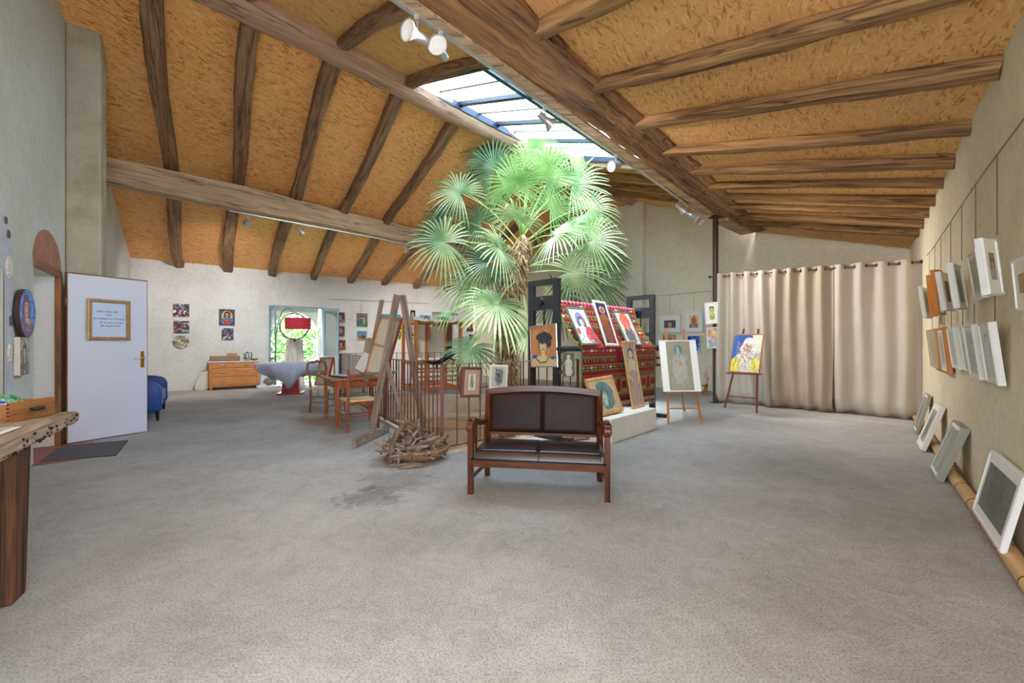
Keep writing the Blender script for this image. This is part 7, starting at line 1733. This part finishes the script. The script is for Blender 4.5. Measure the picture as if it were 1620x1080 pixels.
fpic('grey framed small drawing leaning furthest along the wall, behind the cream one', uy(6.15), uy(5.78), .16, .55, p_sketch(130, (150, 148, 144), (90, 90, 90), 50, 20), M['greyframe'], .02, .02, None, .04)
fpic('cream framed drawing leaning in the middle, across the bamboo', uy(5.18) , uy(4.80), .20, .56, p_sketch(131, (166, 164, 152), (80, 80, 84), 60, 30), M['offwhite'], .02, .06, M['paper'], .05)
fpic('silver grey framed picture leaning across the bamboo pole', uy(4.10), uy(3.72), .20, .53, p_figure(132, (160, 160, 150), (176, 174, 166), (140, 140, 136), n=60), M['greyframe'], .02, .03, None, .06)
fpic('large white framed grey charcoal picture cut by the photo edge', uy(2.93), uy(2.93) - .80, .12, .46, p_sketch(133, (120, 118, 114), (96, 96, 92), 90, 60), M['white'], .022, .05, M['paper'], .03, zb=.075)
# bamboo pole
M['bamboo'] = plain('dry bamboo', S(204, 164, 112), .4, 0, .12, 4, .0)
bp_ = [F(1461, 664), F(1478, 695), F(1496, 736), F(1508, 761), F(1560, 832), F(1615, 909), F(1660, 975)]
bp_ = [Vector((p.x, p.y, .05)) for p in bp_]
bp_ = [p + WR.n * max(0, .075 - (p - WR.p).dot(WR.n)) for p in bp_]
p0, p1 = bp_[0], bp_[-1]
bt = thing('bamboo_pole', 'long thick bamboo pole lying along the foot of the warm wall', 'bamboo', Vector((p0.x, p0.y, 0))); bpy.context.view_layer.update()
Lb_ = sum((b_ - a).length for a, b_ in zip(bp_, bp_[1:])); mb = MB()
def along(P, s_):
    for a, b_ in zip(P, P[1:]):
        l = (b_ - a).length
        if s_ <= l: return a + (b_ - a) * (s_ / l)
        s_ -= l
    return P[-1]
pts = []; rr = []; s_ = 0
while s_ < Lb_:
    for o_, r in ((0, .049), (.012, .048), (.035, .0465), (.17, .0462), (.425, .0465), (.445, .048)):
        pts.append(along(bp_, min(Lb_, s_ + o_))); rr.append(r * (1 if True else 1))
    s_ += .46
keep = [0]
for i in range(1, len(pts)):
    if (pts[i] - pts[keep[-1]]).length > .004: keep.append(i)
mb.tube([pts[i] for i in keep], [rr[i] for i in keep], 14); child(mb, 'cane', M['bamboo'], bt, True)
mb = MB(); s_ = .46
while s_ < Lb_:
    a = along(bp_, s_); b_ = along(bp_, s_ + .008); mb.tube([a, b_], .0505, 14); s_ += .46
child(mb, 'node_rings', M['benchleg'], bt, kind='') if False else child(mb, 'node_rings', M['benchleg'], bt)
# dark dotted strip inked on the pole
a = F(1578, 855); mb = MB(); c0_ = along(bp_, 0)
for i in range(22):
    t = i / 21; px = 1577 + 38 * t; py = 852 + 42 * t
    for j in range(6):
        base_ = F(px, py); ang = .5 + .17 * j
        ax = Vector((WR.d.x, WR.d.y, 0)); 
        # centre line point nearest
        q = None; best = 9
        for k in range(60):
            pth_ = along(bp_, Lb_ * (.6 + .35 * k / 59)); dd_ = abs((pth_ - Vector((base_.x, base_.y, .05))).dot(ax))
            if dd_ < best: best = dd_; q = pth_
        nrm_ = (WR.n * math.cos(ang) + Vector((0, 0, 1)) * math.sin(ang)); c_ = q + nrm_ * .0475
        mb.bar(c_ - ax * .011, c_ + ax * .011, .0065, .003, up=nrm_)
child(mb, 'ink_pattern', M['iron'], bt)

# ================================================================= track lights
M['alu'] = plain('satin aluminium', S(190, 188, 184), .35, .6, .05)
M['lens'] = plain('frosted lamp glass', S(206, 204, 198), .3, 0, .08)
def track(name, lb, p0, p1):
    t = thing(name, lb, 'track', p0); bpy.context.view_layer.update(); mb = MB(); mb.bar(p0, p1, .035, .02); child(mb, 'rail', M['alu'], t)
def spot(lb, base, aim, s=1.0, grp=None, lit=0, open_=False):
    """base on the track, aim = direction the reflector points"""
    t = thing('track_spotlight', lb, 'spotlight', base, group=grp); bpy.context.view_layer.update()
    mb = MB(); mb.box(base.x - .02, base.x + .02, base.y - .02, base.y + .02, base.z - .045, base.z); child(mb, 'adapter', M['alu'], t)
    j = base + Vector((0, 0, -.045)); h = base + Vector((0, 0, -.13 * s)); mb = MB(); mb.tube([j, h], .008, 8); child(mb, 'stem', M['alu'], t)
    a = aim.normalized(); z = a; x = Vector((0, 0, 1)).cross(z).normalized(); y = z.cross(x); m_ = Matrix((x, y, z)).transposed().to_4x4(); m_.translation = h
    mb = MB(); mb.lathe([(.0, -.075 * s), (.03 * s, -.075 * s), (.032 * s, -.01 * s), (.03 * s, .01 * s), (.045 * s, .05 * s), (.064 * s, .075 * s), (.066 * s, .085 * s), (.060 * s, .085 * s)], 20, m_, cap=False); child(mb, 'reflector', M['alu'], t, True)
    mb = MB(); mb.lathe([(.0, .070 * s), (.03 * s, .074 * s), (.060 * s, .080 * s), (.0595 * s, .076 * s)], 20, m_, cap=False); child(mb, 'lens', M['lens'], t, True)
    if lit:
        ld = bpy.data.lights.new('spot_bulb', 'SPOT'); ld.energy = lit; ld.spot_size = math.radians(95); ld.spot_blend = .9; ld.shadow_soft_size = .05; ld.color = (1, .97, .93)
        lo_ = bpy.data.objects.new('spot_bulb', ld); COL.objects.link(lo_); lo_.parent = t; lo_.matrix_local = Matrix.Translation(-base) @ Matrix.Translation(h + a * .10) @ a.to_track_quat('-Z', 'Y').to_matrix().to_4x4()
tz = 3.928
def tB(px, py): return onplane(px, py, (0, 0, tz), (0, 0, 1))
ta = tB(625, 0); tb_ = tB(1112, 341); tdir = (tb_ - ta).normalized()
track('lighting_track', 'long metal lighting track fixed under the largest ceiling beam', ta - tdir * 1.0, tb_)
ltd = lambda px: ta + tdir * ((onplane(px, 0, ta, Vector((tdir.y, -tdir.x, 0))) - ta).dot(tdir))
GS = 'spotlights on the long track'
LIT = 1
spot('large round spotlight at the near end of the long track, turned sideways', ltd(660), Vector((-.55, -.75, -.15)), 1.25, GS, 60)
spot('large spotlight second along the long track, facing the viewer', ltd(698), Vector((-.15, -1, -.15)), 1.25, GS, 60)
spot('spotlight on the long track in front of the skylight glass', ltd(862), Vector((.8, .45, -.45)), 1.2, GS, 55)
spot('spotlight on the long track just past the end of the skylight', ltd(974), Vector((-.7, -.5, -.3)), 1.2, GS, 30)
spot('first of the tight cluster of spotlights near the steel post', ltd(1076), Vector((.9, .1, -.7)), 1.2, GS, 26)
spot('second of the tight cluster of spotlights near the steel post', ltd(1087), Vector((.9, -.3, -.8)), 1.2, GS, 26)
spot('third of the tight cluster of spotlights near the steel post', ltd(1096), Vector((.8, -.8, -.9)), 1.2, GS, 26)
spot('last of the cluster, nearest the steel post on the long track', ltd(1104), Vector((.5, -.6, -.8)), 1.2, GS, 26)
zt = 4.0
t0 = onplane(362, 333, (0, 0, zt), (0, 0, 1)); t1 = onplane(668, 390, (0, 0, zt), (0, 0, 1)); td = (t1 - t0).normalized()
track('lighting_track', 'thin blue grey lighting track under the long pale purlin', t0, t1)
lt2 = lambda px: t0 + td * ((onplane(px, 350, t0, Vector((td.y, -td.x, 0))) - t0).dot(td))
GS2 = 'spotlights under the pale purlin'
spot('spotlight under the pale purlin at its left, above the chest', lt2(392), Vector((-.5, .5, -.45)), 1.1, GS2, 85)
spot('spotlight under the pale purlin above the arched window', lt2(474), Vector((.3, .7, -.5)), 1.1, GS2, 85)
spot('spotlight under the pale purlin beside the palm leaf', lt2(642), Vector((.1, .8, -.6)), 1.1, GS2, 85)
